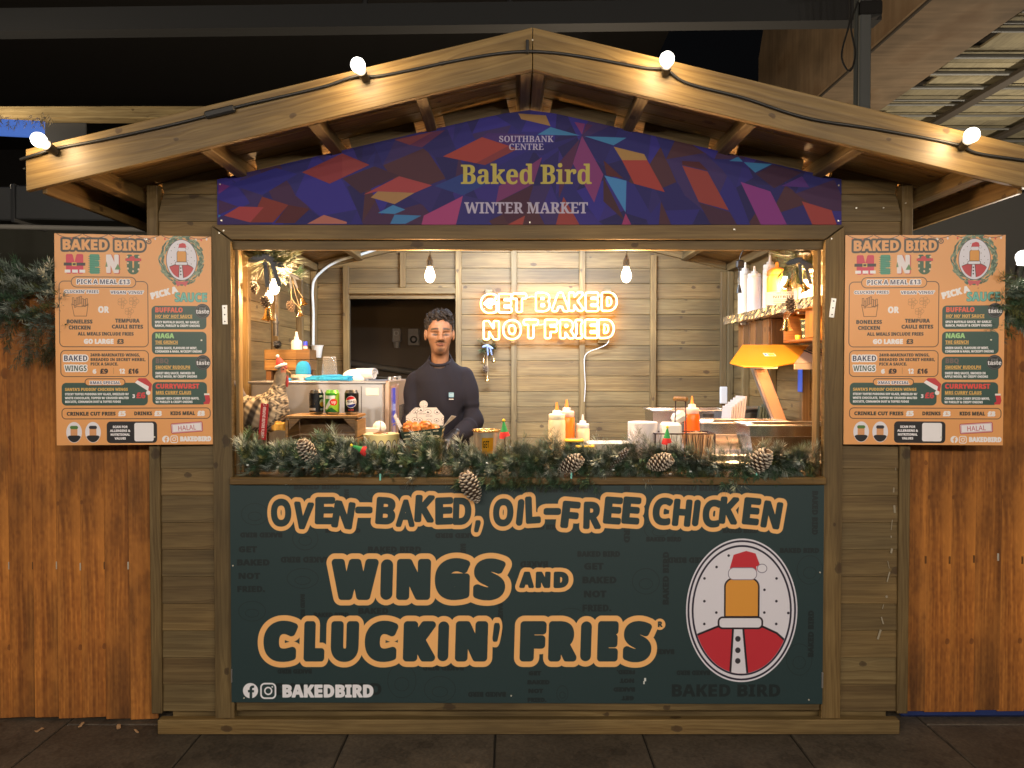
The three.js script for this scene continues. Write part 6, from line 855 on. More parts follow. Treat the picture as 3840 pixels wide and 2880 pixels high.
{ // wooden wall crate and cubby
  const o = thing('wall_crate', 'dark stained slatted crate fixed under the foil shelf', 'crate', [1.525, 1.815, -1.45]);
  for (let i = 0; i < 5; i++) part('slat', timber(0.014, 0.22, 0.115, 0.003), i % 2 ? M.darkWood : woodMat(stallWood, lin(0.3, 0.16, 0.08), 0.5), o, [-0.07, 0, -0.25 + i * 0.125]);
  for (const z of [-0.31, 0.31]) part('end_board', timber(0.14, 0.22, 0.014, 0.003), M.darkWood, o, [0.005, 0, z]); part('base_board', timber(0.14, 0.014, 0.62, 0.003), M.darkWood, o, [0.005, -0.1, 0]);
  const c = thing('wall_cubby', 'reddish wooden cubby box on the side wall holding a carton', 'cubby', [1.51, 1.765, -0.56]), cm = woodMat(stallWood, lin(0.5, 0.24, 0.1), 0.45);
  part('base_board', timber(0.2, 0.014, 0.46, 0.003), cm, c, [0, 0.007, 0]); part('top_board', timber(0.2, 0.014, 0.46, 0.003), cm, c, [0, 0.163, 0]); for (const z of [-0.223, 0.223]) part('end_board', timber(0.2, 0.142, 0.014, 0.003), cm, c, [0, 0.085, z]); part('divider', timber(0.19, 0.142, 0.014, 0.003), cm, c, [0, 0.085, 0.08]); part('back_board', timber(0.01, 0.16, 0.44, 0.003), M.darkWood, c, [0.095, 0.085, 0]); part('front_slat', timber(0.012, 0.14, 0.13, 0.003), cm, c, [-0.094, 0.085, 0.15]);
  const k = thing('small_carton', 'small green printed takeaway carton in the wall cubby', 'carton', [1.47, 1.78, -0.55], -1.0); const g = new THREE.BoxGeometry(0.085, 0.1, 0.06), p = g.attributes.position; for (let i = 0; i < p.count; i++) if (p.getY(i) < 0) { p.setX(i, p.getX(i) * 0.8); p.setZ(i, p.getZ(i) * 0.8); } g.computeVertexNormals(); part('carton_body', g, greenCarton, k, [0, 0.05, 0]); part('inner_edge', cbox(0.086, 0.006, 0.061, 0.001), std({ color: lin(0.9, 0.6, 0.1) }), k, [0, 0.102, 0]);
  const yk = thing('yellow_cup', 'tiny yellow cup in the wall cubby', 'cup', [1.45, 1.78, -0.68]); part('cup_body', lathe([[0.0001, 0], [0.012, 0], [0.015, 0.025], [0.0001, 0.022]], 16), std({ color: lin(0.9, 0.7, 0.05), roughness: 0.4 }), yk);
  single('blue_gingham_label', 'blue and white checked cloth strip hanging on the side wall', 'cloth', cbox(0.003, 0.14, 0.07, 0.001), std({ map: canvasTex(64, 128, (q, w, h) => { q.fillStyle = '#e4e6ee'; q.fillRect(0, 0, w, h); q.fillStyle = '#3050b8'; for (let i = 0; i < 8; i++) for (let j = 0; j < 4; j++) if ((i + j) % 2) q.fillRect(j * 16, i * 16, 16, 16); }), roughness: 0.8 }), [1.603, 1.56, -1.05]);
}
{ // flat cartons behind the pans
  const lab = ['stack of folded white printed cartons behind the steel pans', 'stack of folded green cartons behind the steel pans'];
  for (const [i, x, z, m] of [[0, 1.18, -1.08, whiteCarton], [1, 1.36, -1.06, greenCarton]]) { const o = thing('carton_stack', lab[i], 'cartons', [x, 1.17, z], 0.3 - i * 0.5); for (let k = 0; k < 6; k++) part('folded_carton', cbox(0.012, 0.23 + 0.012 * k, 0.1, 0.001), k > 3 ? whiteCarton : m, o, [k * 0.017, 0.12 + 0.006 * k, 0], [0, 0, -0.12]); }
  const j = thing('spice_jar', 'glass jar with black lid behind the steel pans', 'jar', [1.08, 1.17, -1.1]); part('jar_body', cyl(0.033, 0.035, 0.17, 20, 0, 0.085, 0), phys({ color: lin(0.7, 0.7, 0.68), roughness: 0.1, transmission: 0.8 }), j); part('jar_lid', cyl(0.035, 0.035, 0.02, 20, 0, 0.18, 0), M.black, j);
}

// ---------------------------------------------------------------- surfaces from distance fields
const sub3 = (a, b) => [a[0] - b[0], a[1] - b[1], a[2] - b[2]];
function capsule(a, b, r1, r2) { const d = sub3(b, a), L = d[0] * d[0] + d[1] * d[1] + d[2] * d[2]; return (p) => { const q = sub3(p, a), t = clamp((q[0] * d[0] + q[1] * d[1] + q[2] * d[2]) / L, 0, 1); return Math.hypot(q[0] - d[0] * t, q[1] - d[1] * t, q[2] - d[2] * t) - lerp(r1, r2, t); }; }
function ellipsoid(c, r, rot = 0, axis = 'z') { const cs = Math.cos(rot), sn = Math.sin(rot); return (p) => { let [x, y, z] = sub3(p, c); if (rot) { if (axis === 'z') [x, y] = [x * cs + y * sn, -x * sn + y * cs]; else if (axis === 'x') [y, z] = [y * cs + z * sn, -y * sn + z * cs]; else [x, z] = [x * cs - z * sn, x * sn + z * cs]; } const k0 = Math.hypot(x / r[0], y / r[1], z / r[2]), k1 = Math.hypot(x / r[0] ** 2, y / r[1] ** 2, z / r[2] ** 2); return k1 < 1e-9 ? -Math.min(...r) : k0 * (k0 - 1) / k1; }; }
const smin = (a, b, k) => { const h = clamp(0.5 + 0.5 * (b - a) / k, 0, 1); return lerp(b, a, h) - k * h * (1 - h); };
const blend = (list, k) => (p) => { let d = list[0](p); for (let i = 1; i < list.length; i++) d = smin(d, list[i](p), k); return d; };
// surface nets over the box lo..hi
function netSurface(f, lo, hi, cell, colour) {
  const n = [0, 1, 2].map((i) => Math.ceil((hi[i] - lo[i]) / cell) + 1), id = (x, y, z) => (z * n[1] + y) * n[0] + x, F = new Float32Array(n[0] * n[1] * n[2]);
  const B = 6, far = B * cell * 0.87 * 1.7; // blocks far from the surface are filled in one go
  for (let z = 0; z < n[2]; z += B) for (let y = 0; y < n[1]; y += B) for (let x = 0; x < n[0]; x += B) {
    const c = f([lo[0] + (x + B / 2 - 0.5) * cell, lo[1] + (y + B / 2 - 0.5) * cell, lo[2] + (z + B / 2 - 0.5) * cell]), skip = Math.abs(c) > far;
    for (let k = z; k < Math.min(z + B, n[2]); k++) for (let j = y; j < Math.min(y + B, n[1]); j++) for (let i = x; i < Math.min(x + B, n[0]); i++) F[id(i, j, k)] = skip ? c : f([lo[0] + i * cell, lo[1] + j * cell, lo[2] + k * cell]);
  }
  const vid = new Int32Array(F.length).fill(-1), P = [], I = [];
  const E = []; for (let c = 0; c < 8; c++) for (const b of [1, 2, 4]) if (!(c & b)) E.push([c, c | b]);
  for (let z = 0; z < n[2] - 1; z++) for (let y = 0; y < n[1] - 1; y++) for (let x = 0; x < n[0] - 1; x++) {
    const v = []; let m = 0; for (let c = 0; c < 8; c++) { v[c] = F[id(x + (c & 1), y + ((c >> 1) & 1), z + (c >> 2))]; if (v[c] < 0) m |= 1 << c; } if (m === 0 || m === 255) continue;
    let k = 0, sx = 0, sy = 0, sz = 0; for (const [a, b] of E) { if ((v[a] < 0) === (v[b] < 0)) continue; const t = v[a] / (v[a] - v[b]); k++; sx += lerp(a & 1, b & 1, t); sy += lerp((a >> 1) & 1, (b >> 1) & 1, t); sz += lerp(a >> 2, b >> 2, t); }
    vid[id(x, y, z)] = P.length / 3; P.push(lo[0] + (x + sx / k) * cell, lo[1] + (y + sy / k) * cell, lo[2] + (z + sz / k) * cell);
  }
  const q = (a, b, c, d, flip) => { if (a < 0 || b < 0 || c < 0 || d < 0) return; flip ? I.push(a, c, b, a, d, c) : I.push(a, b, c, a, c, d); };
  for (let z = 1; z < n[2] - 1; z++) for (let y = 1; y < n[1] - 1; y++) for (let x = 1; x < n[0] - 1; x++) {
    const a = F[id(x, y, z)] < 0;
    if (a !== F[id(x + 1, y, z)] < 0) q(vid[id(x, y - 1, z - 1)], vid[id(x, y, z - 1)], vid[id(x, y, z)], vid[id(x, y - 1, z)], !a);
    if (a !== F[id(x, y + 1, z)] < 0) q(vid[id(x - 1, y, z - 1)], vid[id(x - 1, y, z)], vid[id(x, y, z)], vid[id(x, y, z - 1)], !a);
    if (a !== F[id(x, y, z + 1)] < 0) q(vid[id(x - 1, y - 1, z)], vid[id(x, y - 1, z)], vid[id(x, y, z)], vid[id(x - 1, y, z)], !a);
  }
  const g = new THREE.BufferGeometry(); g.setAttribute('position', new THREE.Float32BufferAttribute(P, 3)); g.setIndex(I);
  const N = new Float32Array(P.length), e = cell * 0.5; for (let i = 0; i < P.length; i += 3) { const p = [P[i], P[i + 1], P[i + 2]], d = [0, 1, 2].map((k) => { const a = p.slice(), b = p.slice(); a[k] += e; b[k] -= e; return f(a) - f(b); }), L = Math.hypot(...d) || 1; N.set(d.map((v) => v / L), i); }
  g.setAttribute('normal', new THREE.BufferAttribute(N, 3)); if (colour) paint(g, (v) => colour([v.x, v.y, v.z])); return g;
}

// ---------------------------------------------------------------- the vendor
{
  const o = thing('person', 'person in dark navy sweatshirt and black gloves standing behind the counter looking down', 'person', [-0.475, 0.11, -0.8]);
  // local metres, feet at y = 0, facing +z; the head is turned a little to +x
  const H = [0.0, 1.702, 0.03], ty = 0.16, ct = Math.cos(ty), st = Math.sin(ty); // head centre and turn
  const hp = (x, y, z) => [H[0] + x * ct + z * st, H[1] + y, H[2] - x * st + z * ct], hinv = (p) => { const [x, y, z] = sub3(p, H); return [x * ct - z * st, y, x * st + z * ct]; };
  const E = (x, y, z, a, b, c) => { const f = ellipsoid([0, 0, 0], [a, b, c]); return (p) => { const q = hinv(p); return f([q[0] - x, q[1] - y, q[2] - z]); }; };
  const skull = blend([E(0, 0.032, -0.012, 0.071, 0.09, 0.09), E(0, -0.03, 0.018, 0.057, 0.074, 0.064), E(0, -0.086, 0.047, 0.026, 0.022, 0.026), E(-0.037, -0.012, 0.05, 0.021, 0.018, 0.02), E(0.037, -0.012, 0.05, 0.021, 0.018, 0.02), E(0, 0.038, 0.062, 0.046, 0.028, 0.018)], 0.028);
  const C = (a, b, r1, r2) => capsule(hp(...a), hp(...b), r1, r2);
  const nose = blend([C([0, 0.014, 0.077], [0, -0.026, 0.1], 0.0075, 0.0115), E(-0.012, -0.029, 0.086, 0.009, 0.008, 0.01), E(0.012, -0.029, 0.086, 0.009, 0.008, 0.01)], 0.012);
  const brow = blend([C([-0.014, 0.022, 0.081], [-0.046, 0.023, 0.064], 0.008, 0.007), C([0.014, 0.022, 0.081], [0.046, 0.023, 0.064], 0.008, 0.007)], 0.01);
  const eyes = (p) => Math.min(E(-0.029, 0.001, 0.0605, 0.0145, 0.011, 0.012)(p), E(0.029, 0.001, 0.0605, 0.0145, 0.011, 0.012)(p));
  const lips = blend([E(0, -0.0505, 0.08, 0.022, 0.005, 0.007), E(0, -0.059, 0.0785, 0.018, 0.0055, 0.007)], 0.004);
  const ears = blend([E(-0.074, -0.002, -0.008, 0.011, 0.031, 0.019), E(0.074, -0.002, -0.008, 0.011, 0.031, 0.019)], 0.01);
  const socket = (p) => Math.min(E(-0.029, 0.004, 0.084, 0.021, 0.012, 0.015)(p), E(0.029, 0.004, 0.084, 0.021, 0.012, 0.015)(p));
  const neck = capsule([0, 1.5, -0.005], [0, 1.65, 0.0], 0.05, 0.047);
  const headF = (p) => { let d = skull(p); d = -smin(-d, socket(p), 0.014); d = smin(d, brow(p), 0.012); d = smin(d, nose(p), 0.012); d = smin(d, eyes(p), 0.003); d = smin(d, lips(p), 0.004); d = smin(d, ears(p), 0.008); return smin(d, neck(p), 0.03); };
  const skin = [0.18, 0.098, 0.06];
  const headC = (p) => {
    const [x, y, z] = hinv(p); let c = skin.slice(); const mix = (k, t) => { t = clamp(t, 0, 1); c = c.map((v, i) => lerp(v, k[i], t)); }, ax = Math.abs(x), front = z > 0.03;
    mix([0.19, 0.09, 0.055], 0.4 * vnoise(x * 300 + 90, y * 300 + 90, 999, 999, 2));
    if (front) {
      mix([0.014, 0.01, 0.009], 1.6 - Math.abs((y - 0.0245 - 0.003 * Math.sin(ax * 60)) / 0.0046) - (ax < 0.011 || ax > 0.052 ? 2 : 0)); // brows
      const ed = Math.hypot((ax - 0.029) / 0.0145, (y + 0.0045) / 0.0042); mix([0.012, 0.008, 0.007], 1.9 - ed * 1.2); mix([0.09, 0.045, 0.03], 1 - Math.hypot((ax - 0.029) / 0.015, (y - 0.006) / 0.006)); // lowered lids
      mix([0.11, 0.045, 0.04], 1.4 - Math.hypot(x / 0.021, (y + 0.056) / 0.0095)); mix([0.1, 0.035, 0.03], 1 - Math.abs((y + 0.0555) / 0.0018) - (ax > 0.02 ? 1 : 0));
      const mo = 1.3 - Math.hypot(x / 0.03, (y + 0.0415 + ax * 0.14) / 0.0058); mix([0.012, 0.009, 0.008], Math.min(0.95, mo * 1.8) * (0.6 + 0.4 * vnoise(x * 900 + 90, y * 900 + 90, 9999, 9999, 7))); // moustache
      mix([0.018, 0.012, 0.01], 0.85 * clamp(1.3 - Math.hypot(x / 0.024, (y + 0.086) / 0.017), 0, 1)); // chin beard
    }
    if (y < -0.045 && z > -0.02) mix([0.03, 0.02, 0.016], 0.6 * clamp((ax - 0.03) * 40, 0, 1) * clamp((-0.045 - y) * 60, 0, 1) * (0.6 + 0.5 * vnoise(x * 1200 + 90, y * 1200 + 90, 9999, 9999, 9))); // jaw stubble
    return c;
  };
  const body = part('body', netSurface(headF, [-0.095, 1.49, -0.12], [0.095, 1.85, 0.15], 0.0025, headC), phys({ vertexColors: true, roughness: 0.5, specularIntensity: 0.6 }), o);
  // hair: short sides, wavy top brushed forward
  const hairF = (p) => { const [x, y, z] = hinv(p); const cap = E(0, 0.045, -0.02, 0.08, 0.086, 0.092)(p), top = E(0.004, 0.098, 0.012, 0.066, 0.036, 0.074)(p), wav = 0.005 * Math.sin(x * 190 + 2 * Math.sin(z * 110) + y * 60) + 0.0045 * Math.sin(z * 170 + x * 90) + 0.0035 * Math.sin(y * 260 + x * 150 + z * 120); let d = smin(cap, top, 0.02) + (y > 0.06 ? wav : wav * 0.35); const line = 0.066 + 0.01 * Math.sin(x * 120) - Math.max(0, Math.abs(x) - 0.035) * 0.9; const cutFront = z > 0.0 ? (line - y) * 0.8 : -1, cutSide = (Math.abs(x) > 0.045 ? 0.0 : -0.06) - y - Math.max(0, -z) * 1.2; return Math.max(d, z > 0.02 ? cutFront : cutSide); };
  part('hair', netSurface(hairF, [-0.11, 1.6, -0.14], [0.11, 1.88, 0.13], 0.003), phys({ color: lin(0.011, 0.01, 0.011), roughness: 0.65, specularIntensity: 0.35 }), o);
  // sweatshirt with sleeves
  const shR = [-0.128, 1.442, -0.015], shL = [0.132, 1.48, -0.015], elR = [-0.175, 1.19, 0.05], elL = [0.19, 1.235, 0.03], wrR = [-0.09, 1.13, 0.24], wrL = [0.085, 1.16, 0.245];
  const torso = blend([ellipsoid([0, 1.34, 0], [0.148, 0.2, 0.108]), ellipsoid([0, 1.06, 0.005], [0.152, 0.26, 0.115]), capsule([-0.085, 1.462, -0.012], [0.085, 1.49, -0.012], 0.052, 0.052), capsule([0, 1.45, -0.005], [0, 1.57, -0.004], 0.09, 0.056)], 0.06);
  const arms = blend([capsule(shR, elR, 0.054, 0.049), capsule(elR, wrR, 0.051, 0.035), capsule(shL, elL, 0.054, 0.051), capsule(elL, wrL, 0.054, 0.036)], 0.03);
  const sweatF = (p) => {
    let d = smin(torso(p), arms(p), 0.012); const [x, y, z] = p, f = z > -0.02 ? 1 : 0.5;
    const sag = Math.sin((y * 26 + Math.abs(x) * 30) + Math.sin(x * 14) * 1.6) * 0.005 + Math.sin(x * 40 + Math.sin(y * 9) * 2.4) * 0.0065 * clamp((1.45 - y) * 4, 0, 1) + Math.sin(x * 17 - y * 21) * 0.006; // folds
    const cr = Math.min(Math.hypot(...sub3(p, elR)), Math.hypot(...sub3(p, elL))); d += f * sag + (cr < 0.13 ? Math.sin(cr * 140 + x * 20) * 0.008 * (1 - cr / 0.13) : 0);
    d = Math.max(d, -capsule([0, 1.555, 0.03], [0, 1.7, 0.006], 0.057, 0.057)(p)); return Math.max(d, 0.88 - y); };
  const navy = phys({ color: lin(0.013, 0.0135, 0.021), roughness: 0.92, specularIntensity: 0.25, sheen: 0.06, sheenColor: lin(0.3, 0.32, 0.42), sheenRoughness: 0.6 });
  part('sweatshirt', netSurface(sweatF, [-0.31, 0.86, -0.17], [0.31, 1.62, 0.32], 0.0085), navy, o);
  part('collar_rib', new THREE.TorusGeometry(0.059, 0.009, 8, 40).rotateX(PI / 2 + 0.42), navy, o, [0, 1.558, 0.02]);
  const badge = canvasTex(64, 64, (c, w, h) => { c.fillStyle = '#4a7c98'; c.fillRect(0, 0, w, h); roundRect(c, 8, 8, 48, 48, 8, null, '#a8bcc4', 4); fitText(c, 'R0', 32, 44, 34, 30, { fill: '#a8bcc4' }); });
  part('chest_badge', new THREE.BoxGeometry(0.028, 0.026, 0.003), std({ map: badge, roughness: 0.6 }), o, [0.07, 1.375, 0.1115], [-0.1, 0.35, 0]); part('badge_line', cbox(0.026, 0.004, 0.002, 0.0005), M.white, o, [0.07, 1.352, 0.1145], [-0.1, 0.35, 0]);
  // gloves: palm, four curled fingers, thumb
  const glove = (w, dir, side) => {
    const d = V(...dir).normalize(), up = V(0, 1, 0).addScaledVector(d, -d.y).normalize(), sd = d.clone().cross(up).multiplyScalar(side), pt = (a, b, c) => V(...w).addScaledVector(d, a).addScaledVector(sd, b).addScaledVector(up, c).toArray();
    const L = [capsule(pt(-0.03, 0, 0), pt(0.02, 0, 0), 0.031, 0.027), ellipsoid(pt(0.052, 0, -0.004), [0.036, 0.032, 0.036])];
    const F = [capsule(pt(0.02, 0, 0), pt(0.06, 0, -0.004), 0.026, 0.026)];
    const fin = []; for (let i = 0; i < 4; i++) { const q = (i - 1.5) * 0.0195, l = [0.92, 1.04, 1, 0.8][i]; fin.push(capsule(pt(0.07, q, 0), pt(0.07 + 0.036 * l, q * 1.05, -0.012), 0.0105, 0.0098), capsule(pt(0.07 + 0.036 * l, q * 1.05, -0.012), pt(0.07 + 0.05 * l, q * 1.05, -0.04), 0.0098, 0.009), capsule(pt(0.07 + 0.05 * l, q * 1.05, -0.04), pt(0.07 + 0.042 * l, q * 1.05, -0.06), 0.009, 0.008)); }
    const th = [capsule(pt(0.03, -0.026, -0.008), pt(0.065, -0.05, -0.026), 0.0135, 0.011), capsule(pt(0.065, -0.05, -0.026), pt(0.092, -0.042, -0.042), 0.011, 0.0095)];
    const f = (p) => { let m = blend([...L, ...F], 0.015)(p); for (const k of fin) m = smin(m, k(p), 0.004); return smin(m, Math.min(th[0](p), th[1](p)), 0.005); };
    const c = pt(0.05, 0, -0.02); return netSurface(f, c.map((v) => v - 0.105), c.map((v) => v + 0.105), 0.0036);
  };
  const gm = phys({ color: lin(0.008, 0.009, 0.012), roughness: 0.28 });
  part('glove', glove(wrL, [-0.42, -0.35, 0.6], 1), gm, o); part('glove', glove(wrR, [0.45, -0.3, 0.6], -1), gm, o);
  // trousers, shoes and apron strings below the counter
  const legF = blend([capsule([-0.085, 0.9, 0], [-0.1, 0.48, 0.015], 0.1, 0.07), capsule([-0.1, 0.48, 0.015], [-0.11, 0.07, -0.01], 0.07, 0.05), capsule([0.085, 0.9, 0], [0.1, 0.48, 0.015], 0.1, 0.07), capsule([0.1, 0.48, 0.015], [0.11, 0.07, -0.01], 0.07, 0.05), ellipsoid([0, 0.94, 0], [0.158, 0.12, 0.115])], 0.02);
  part('trousers', netSurface(legF, [-0.25, 0.0, -0.16], [0.25, 1.05, 0.16], 0.016), M.matteBlack, o);
  for (const s of [-1, 1]) part('shoe', softBlob(0.045, 0.06, 0.13, 1, 1, 0.02), M.black, o, [s * 0.115, 0.0, 0.05]);
}

// ---------------------------------------------------------------- bird figurine with a felt hat and a red tag
{
  const o = thing('bird_figurine', 'speckled brown guinea fowl figurine with small red felt hat', 'figurine', [-1.25, CY, -0.22]); o.scale.setScalar(0.93);
  const f = (p) => { const feather = 0.0025 * Math.sin(p[0] * 120 + p[1] * 40) * Math.sin(p[1] * 130); return blend([ellipsoid([-0.02, 0.3, 0], [0.12, 0.098, 0.085], 0.3), ellipsoid([0.04, 0.32, 0], [0.075, 0.095, 0.072], 0.2), capsule([0.055, 0.38, 0], [0.075, 0.49, 0], 0.05, 0.022), capsule([0.075, 0.49, 0], [0.086, 0.53, 0], 0.022, 0.021), capsule([-0.1, 0.34, 0], [-0.135, 0.4, 0], 0.05, 0.02)], 0.035)(p) + (p[1] < 0.45 ? feather : 0); };
  const col = ([x, y, z]) => {
    if (y > 0.435 + x * 0.2) { const k = 0.75 + 0.4 * vnoise(x * 200 + 90, y * 200 + 90, 999, 999, 3); return x > 0.085 && y > 0.515 ? [0.3, 0.09, 0.05] : [0.2 * k, 0.165 * k, 0.12 * k]; }
    const wing = Math.hypot((x + 0.03) / 0.1, (y - 0.31) / 0.07) < 1, b = wing ? Math.sin((x * 0.9 - y * 0.35) * 95) : Math.sin(x * 210 + 3 * Math.sin(y * 120)) * Math.sin(y * 190 + 2 * Math.sin(x * 90));
    const t = clamp(0.5 + b * 1.3, 0, 1); return [lerp(0.045, 0.36, t), lerp(0.036, 0.3, t), lerp(0.028, 0.21, t)]; };
  part('bird_body', netSurface(f, [-0.2, 0.18, -0.12], [0.15, 0.58, 0.12], 0.0045, col), std({ vertexColors: true, roughness: 0.7 }), o);
  for (let i = 0; i < 5; i++) part('tail_feather', new THREE.SphereGeometry(1, 10, 6).scale(0.013, 0.06, 0.003), std({ color: lin(0.16, 0.15, 0.16), roughness: 0.6 }), o, [-0.138 + 0.004 * i, 0.415 + 0.012 * (i % 3), -0.03 + 0.015 * i], [0, 0.3 * (i - 2), 0.25 + 0.18 * (i - 2)]);
  part('wattle', new THREE.SphereGeometry(1, 10, 8).scale(0.009, 0.032, 0.007), std({ color: lin(0.34, 0.03, 0.03), roughness: 0.5 }), o, [0.108, 0.47, 0.0]); part('beak', rod([0.1, 0.525, 0], [0.13, 0.51, 0], 0.011, 8, 0.001), std({ color: lin(0.4, 0.22, 0.08), roughness: 0.5 }), o); part('comb', new THREE.SphereGeometry(0.014, 10, 8), std({ color: lin(0.3, 0.05, 0.03), roughness: 0.5 }), o, [0.098, 0.54, 0]);
  for (const s of [-1, 1]) part('eye', new THREE.SphereGeometry(0.004, 8, 6), M.black, o, [0.097, 0.531, s * 0.02]);
  for (const s of [-1, 1]) { part('leg', rod([0.0, 0, s * 0.035], [0.0, 0.22, s * 0.03], 0.007), M.darkWood, o); part('claw_base', cbox(0.05, 0.012, 0.03, 0.004), M.darkWood, o, [0.008, 0.006, s * 0.035]); }
  part('corn_tuft', softBlob(0.032, 0.03, 0.02, 9, 7, 0.2), std({ color: lin(0.75, 0.4, 0.06), roughness: 0.6 }), o, [0.085, 0.225, 0.06]);
  const hat = part('felt_hat', lathe([[0.026, 0], [0.02, 0.02], [0.01, 0.04], [0.003, 0.048]], 20), hatTex, o, [0.078, 0.548, 0], [0, 0, 0.35]); part('hat_band', new THREE.TorusGeometry(0.025, 0.008, 8, 22).rotateX(PI / 2), M.white, hat); part('hat_pompom', new THREE.SphereGeometry(0.009, 10, 8), M.white, hat, [0, 0.052, 0]);
  const tt = canvasTex(64, 384, (c, w, h) => { c.fillStyle = '#a8161f'; c.fillRect(0, 0, w, h); c.save(); c.translate(32, 200); c.rotate(PI / 2); fitText(c, 'REMOVE BEFORE FLIGHT', 0, 12, 330, 34, { fill: '#e6dede' }); c.restore(); });
  const t = thing('red_tag', 'red fabric tag with white capitals hanging on the bird figurine', 'tag', [-1.232, CY + 0.25, -0.125]); part('ribbon', new THREE.BoxGeometry(0.036, 0.17, 0.002), std({ map: tt, roughness: 0.7 }), t, [0, 0, 0], [0.06, 0, -0.1]); part('eyelet', new THREE.TorusGeometry(0.006, 0.0015, 6, 16), M.steel, t, [0.009, 0.079, 0.006]); part('loop', tube([[0.009, 0.082, 0.004], [-0.01, 0.1, 0.0], [0.0, 0.12, -0.01], [0.012, 0.098, -0.01]], 0.0012, 16, 5, true), jute, t);
}

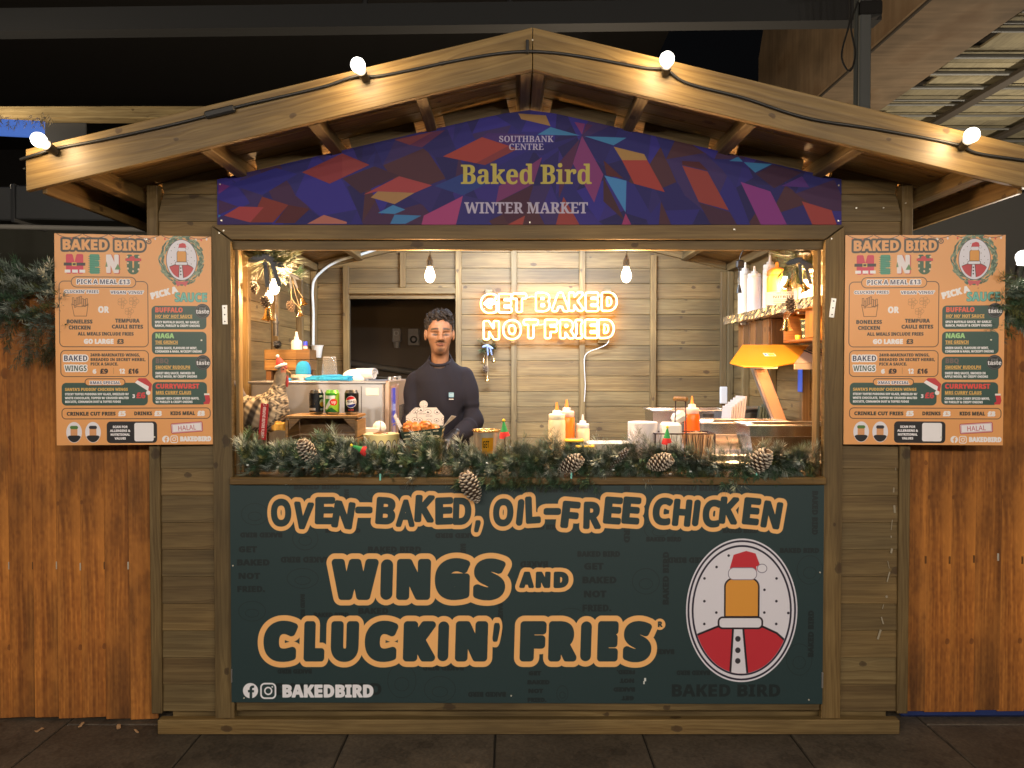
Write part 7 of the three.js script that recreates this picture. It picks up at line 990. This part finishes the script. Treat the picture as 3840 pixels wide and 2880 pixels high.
// ---------------------------------------------------------------- garland on the sill with cones and little hats
{
  const o = thing('pine_garland', 'frosted green artificial pine garland along the hatch sill', 'garland', [0, 0, 0]), r = rng(77), N = new Needles(), centre = (x) => [1.205 + 0.012 * Math.sin(x * 5) + 0.01 * Math.sin(x * 13), 0.012 + 0.012 * Math.sin(x * 7 + 1)];
  const spine = []; for (let i = 0; i <= 30; i++) { const x = -1.27 + i * 2.52 / 30, c = centre(x); spine.push([x, c[0], c[1]]); }
  part('spine', tube(spine, 0.007, 120, 6), std({ color: lin(0.05, 0.08, 0.045), roughness: 0.9 }), o);
  const dense = (x) => (x > 0.75 && x < 0.95 ? 0.45 : 1) * (x > -0.42 && x < -0.3 ? 0.5 : 1);
  for (let i = 0; i < 1900; i++) {
    const x = -1.27 + 2.52 * r(); if (r() > dense(x)) continue; const [y, z] = centre(x), f = r() * 2 * PI, big = 0.8 + 0.5 * Math.sin(x * 9) * Math.sin(x * 23);
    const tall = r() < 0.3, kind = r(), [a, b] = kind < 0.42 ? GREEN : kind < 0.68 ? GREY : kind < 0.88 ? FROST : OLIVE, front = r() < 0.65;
    const d = tall ? V((r() - 0.5) * 0.8, 1, 0.2 * (r() - 0.3)) : V((r() - 0.5) * 1.6, 0.8 * Math.sin(f) - (front ? 0.15 : 0), front ? 0.6 : -0.4);
    N.sprig(V(x, y + (r() - 0.55) * 0.06, z + (r() - 0.3) * 0.05), d, (tall ? 0.085 : 0.06) * big * (0.7 + 0.6 * r()), tall ? 64 : 52, 0.03 + 0.016 * r(), a, b, r, 0.0022, 0.8);
  }
  for (let i = 0; i < 46; i++) { const x = -0.32 + 0.62 * Math.pow(r(), 1.2), y = 1.17 - 0.03 * r(); N.sprig(V(x, y, 0.07 + 0.02 * r()), V((r() - 0.5) * 1.4, -0.7, 0.5), 0.05, 46, 0.034, ...(r() < 0.75 ? GREEN : OLIVE), r, 0.0019, 0.8); }
  part('needles', N.geo(), needleM, o).userData.kind = 'stuff';
  const clip = std({ color: lin(0.7, 0.75, 0.76), roughness: 0.2 }); for (const [x, y] of [[-0.655, 1.152], [0.18, 1.16], [0.99, 1.175]]) part('plastic_clip', cbox(0.008, 0.03, 0.006, 0.002), std({ color: lin(0.25, 0.7, 0.62), roughness: 0.3 }), o, [x, y, 0.086]); for (let i = 0; i < 22; i++) part('tiny_bulb', new THREE.SphereGeometry(0.0045, 8, 6).scale(1.5, 0.8, 1), clip, o, [-1.25 + i * 0.115 + (r() - 0.5) * 0.06, 1.165 + r() * 0.05, 0.06 + r() * 0.02]);
  const cone = (label, x, y, z, L, W, rx, rz, seed) => { const c = single('pine_cone', label, 'pine cone', pineCone(L, W, seed), coneM, [x, y, z], [rx, 0, rz], 'large cones on the garland'); return c; };
  cone('white tipped pine cone on the garland in front of the drink can crate', -0.97, 1.255, 0.075, 0.125, 0.085, 0.5, 0.35, 1);
  cone('big white tipped pine cone hanging over the front panel edge', -0.255, 1.105, 0.105, 0.135, 0.098, 0.12, 0.42, 2);
  cone('white tipped pine cone leaning sideways below the cream sauce bottle', 0.172, 1.205, 0.085, 0.115, 0.085, 0.5, -0.9, 3);
  cone('white tipped pine cone lying below the paper roll and wire caddy', 0.56, 1.215, 0.085, 0.11, 0.088, 0.7, -1.1, 4);
  cone('broad white tipped pine cone in front of the steel pans', 1.0, 1.215, 0.085, 0.12, 0.1, 0.5, -0.45, 5);
  single('fir_cone', 'slender frosted fir cone stuck in the garland beside the white tray', 'fir cone', pineCone(0.13, 0.04, 6, [0.6, 0.6, 0.62], 70), std({ vertexColors: true, roughness: 0.6 }), [0.385, 1.225, 0.07], [0.3, 0, -0.65]);
  const green = std({ color: lin(0.03, 0.3, 0.09), roughness: 0.85 }), yel = std({ color: lin(0.85, 0.62, 0.05), roughness: 0.85 });
  const hat = (label, x, y, z, rz, s) => { const h = thing('elf_hat', label, 'felt hat', [x, y, z], 0, 'felt hats on the garland'); h.rotation.z = rz; part('crown', lathe([[0.017, 0.014], [0.012, 0.03], [0.005, 0.055], [0.002, 0.064]].map(([a, b]) => [a * s, b * s]), 16), green, h); const bg = lathe([[0.023, -0.004], [0.021, 0.006], [0.0165, 0.018]].map(([a, b]) => [a * s, b * s]), 16), p = bg.attributes.position; for (let i = 0; i < p.count; i++) if (p.getY(i) < 0.002 * s) p.setY(i, p.getY(i) + 0.006 * s * Math.sin(i * 2.2)); part('brim', bg, std({ color: lin(0.6, 0.03, 0.03), roughness: 0.85, side: THREE.DoubleSide }), h); part('pompom', new THREE.SphereGeometry(0.0065 * s, 10, 8), yel, h, [0, 0.067 * s, 0]); part('pick', rod([0, -0.07 * s, 0], [0, 0.02 * s, 0], 0.003), M.darkWood, h); };
  hat('tiny green and red felt hat standing on the garland before the tip bucket', -0.112, 1.325, 0.0, 0.06, 1.05); hat('tiny green and red felt hat tipped over beside the sticker roll', -0.725, 1.262, 0.06, 1.15, 1); hat('tiny green and red felt hat standing before the wire caddy', 0.608, 1.3, 0.03, -0.04, 1.0);
}

scene.traverse((o) => { if (o.isMesh) o.castShadow = o.receiveShadow = true; });
renderer.render(scene, camera);
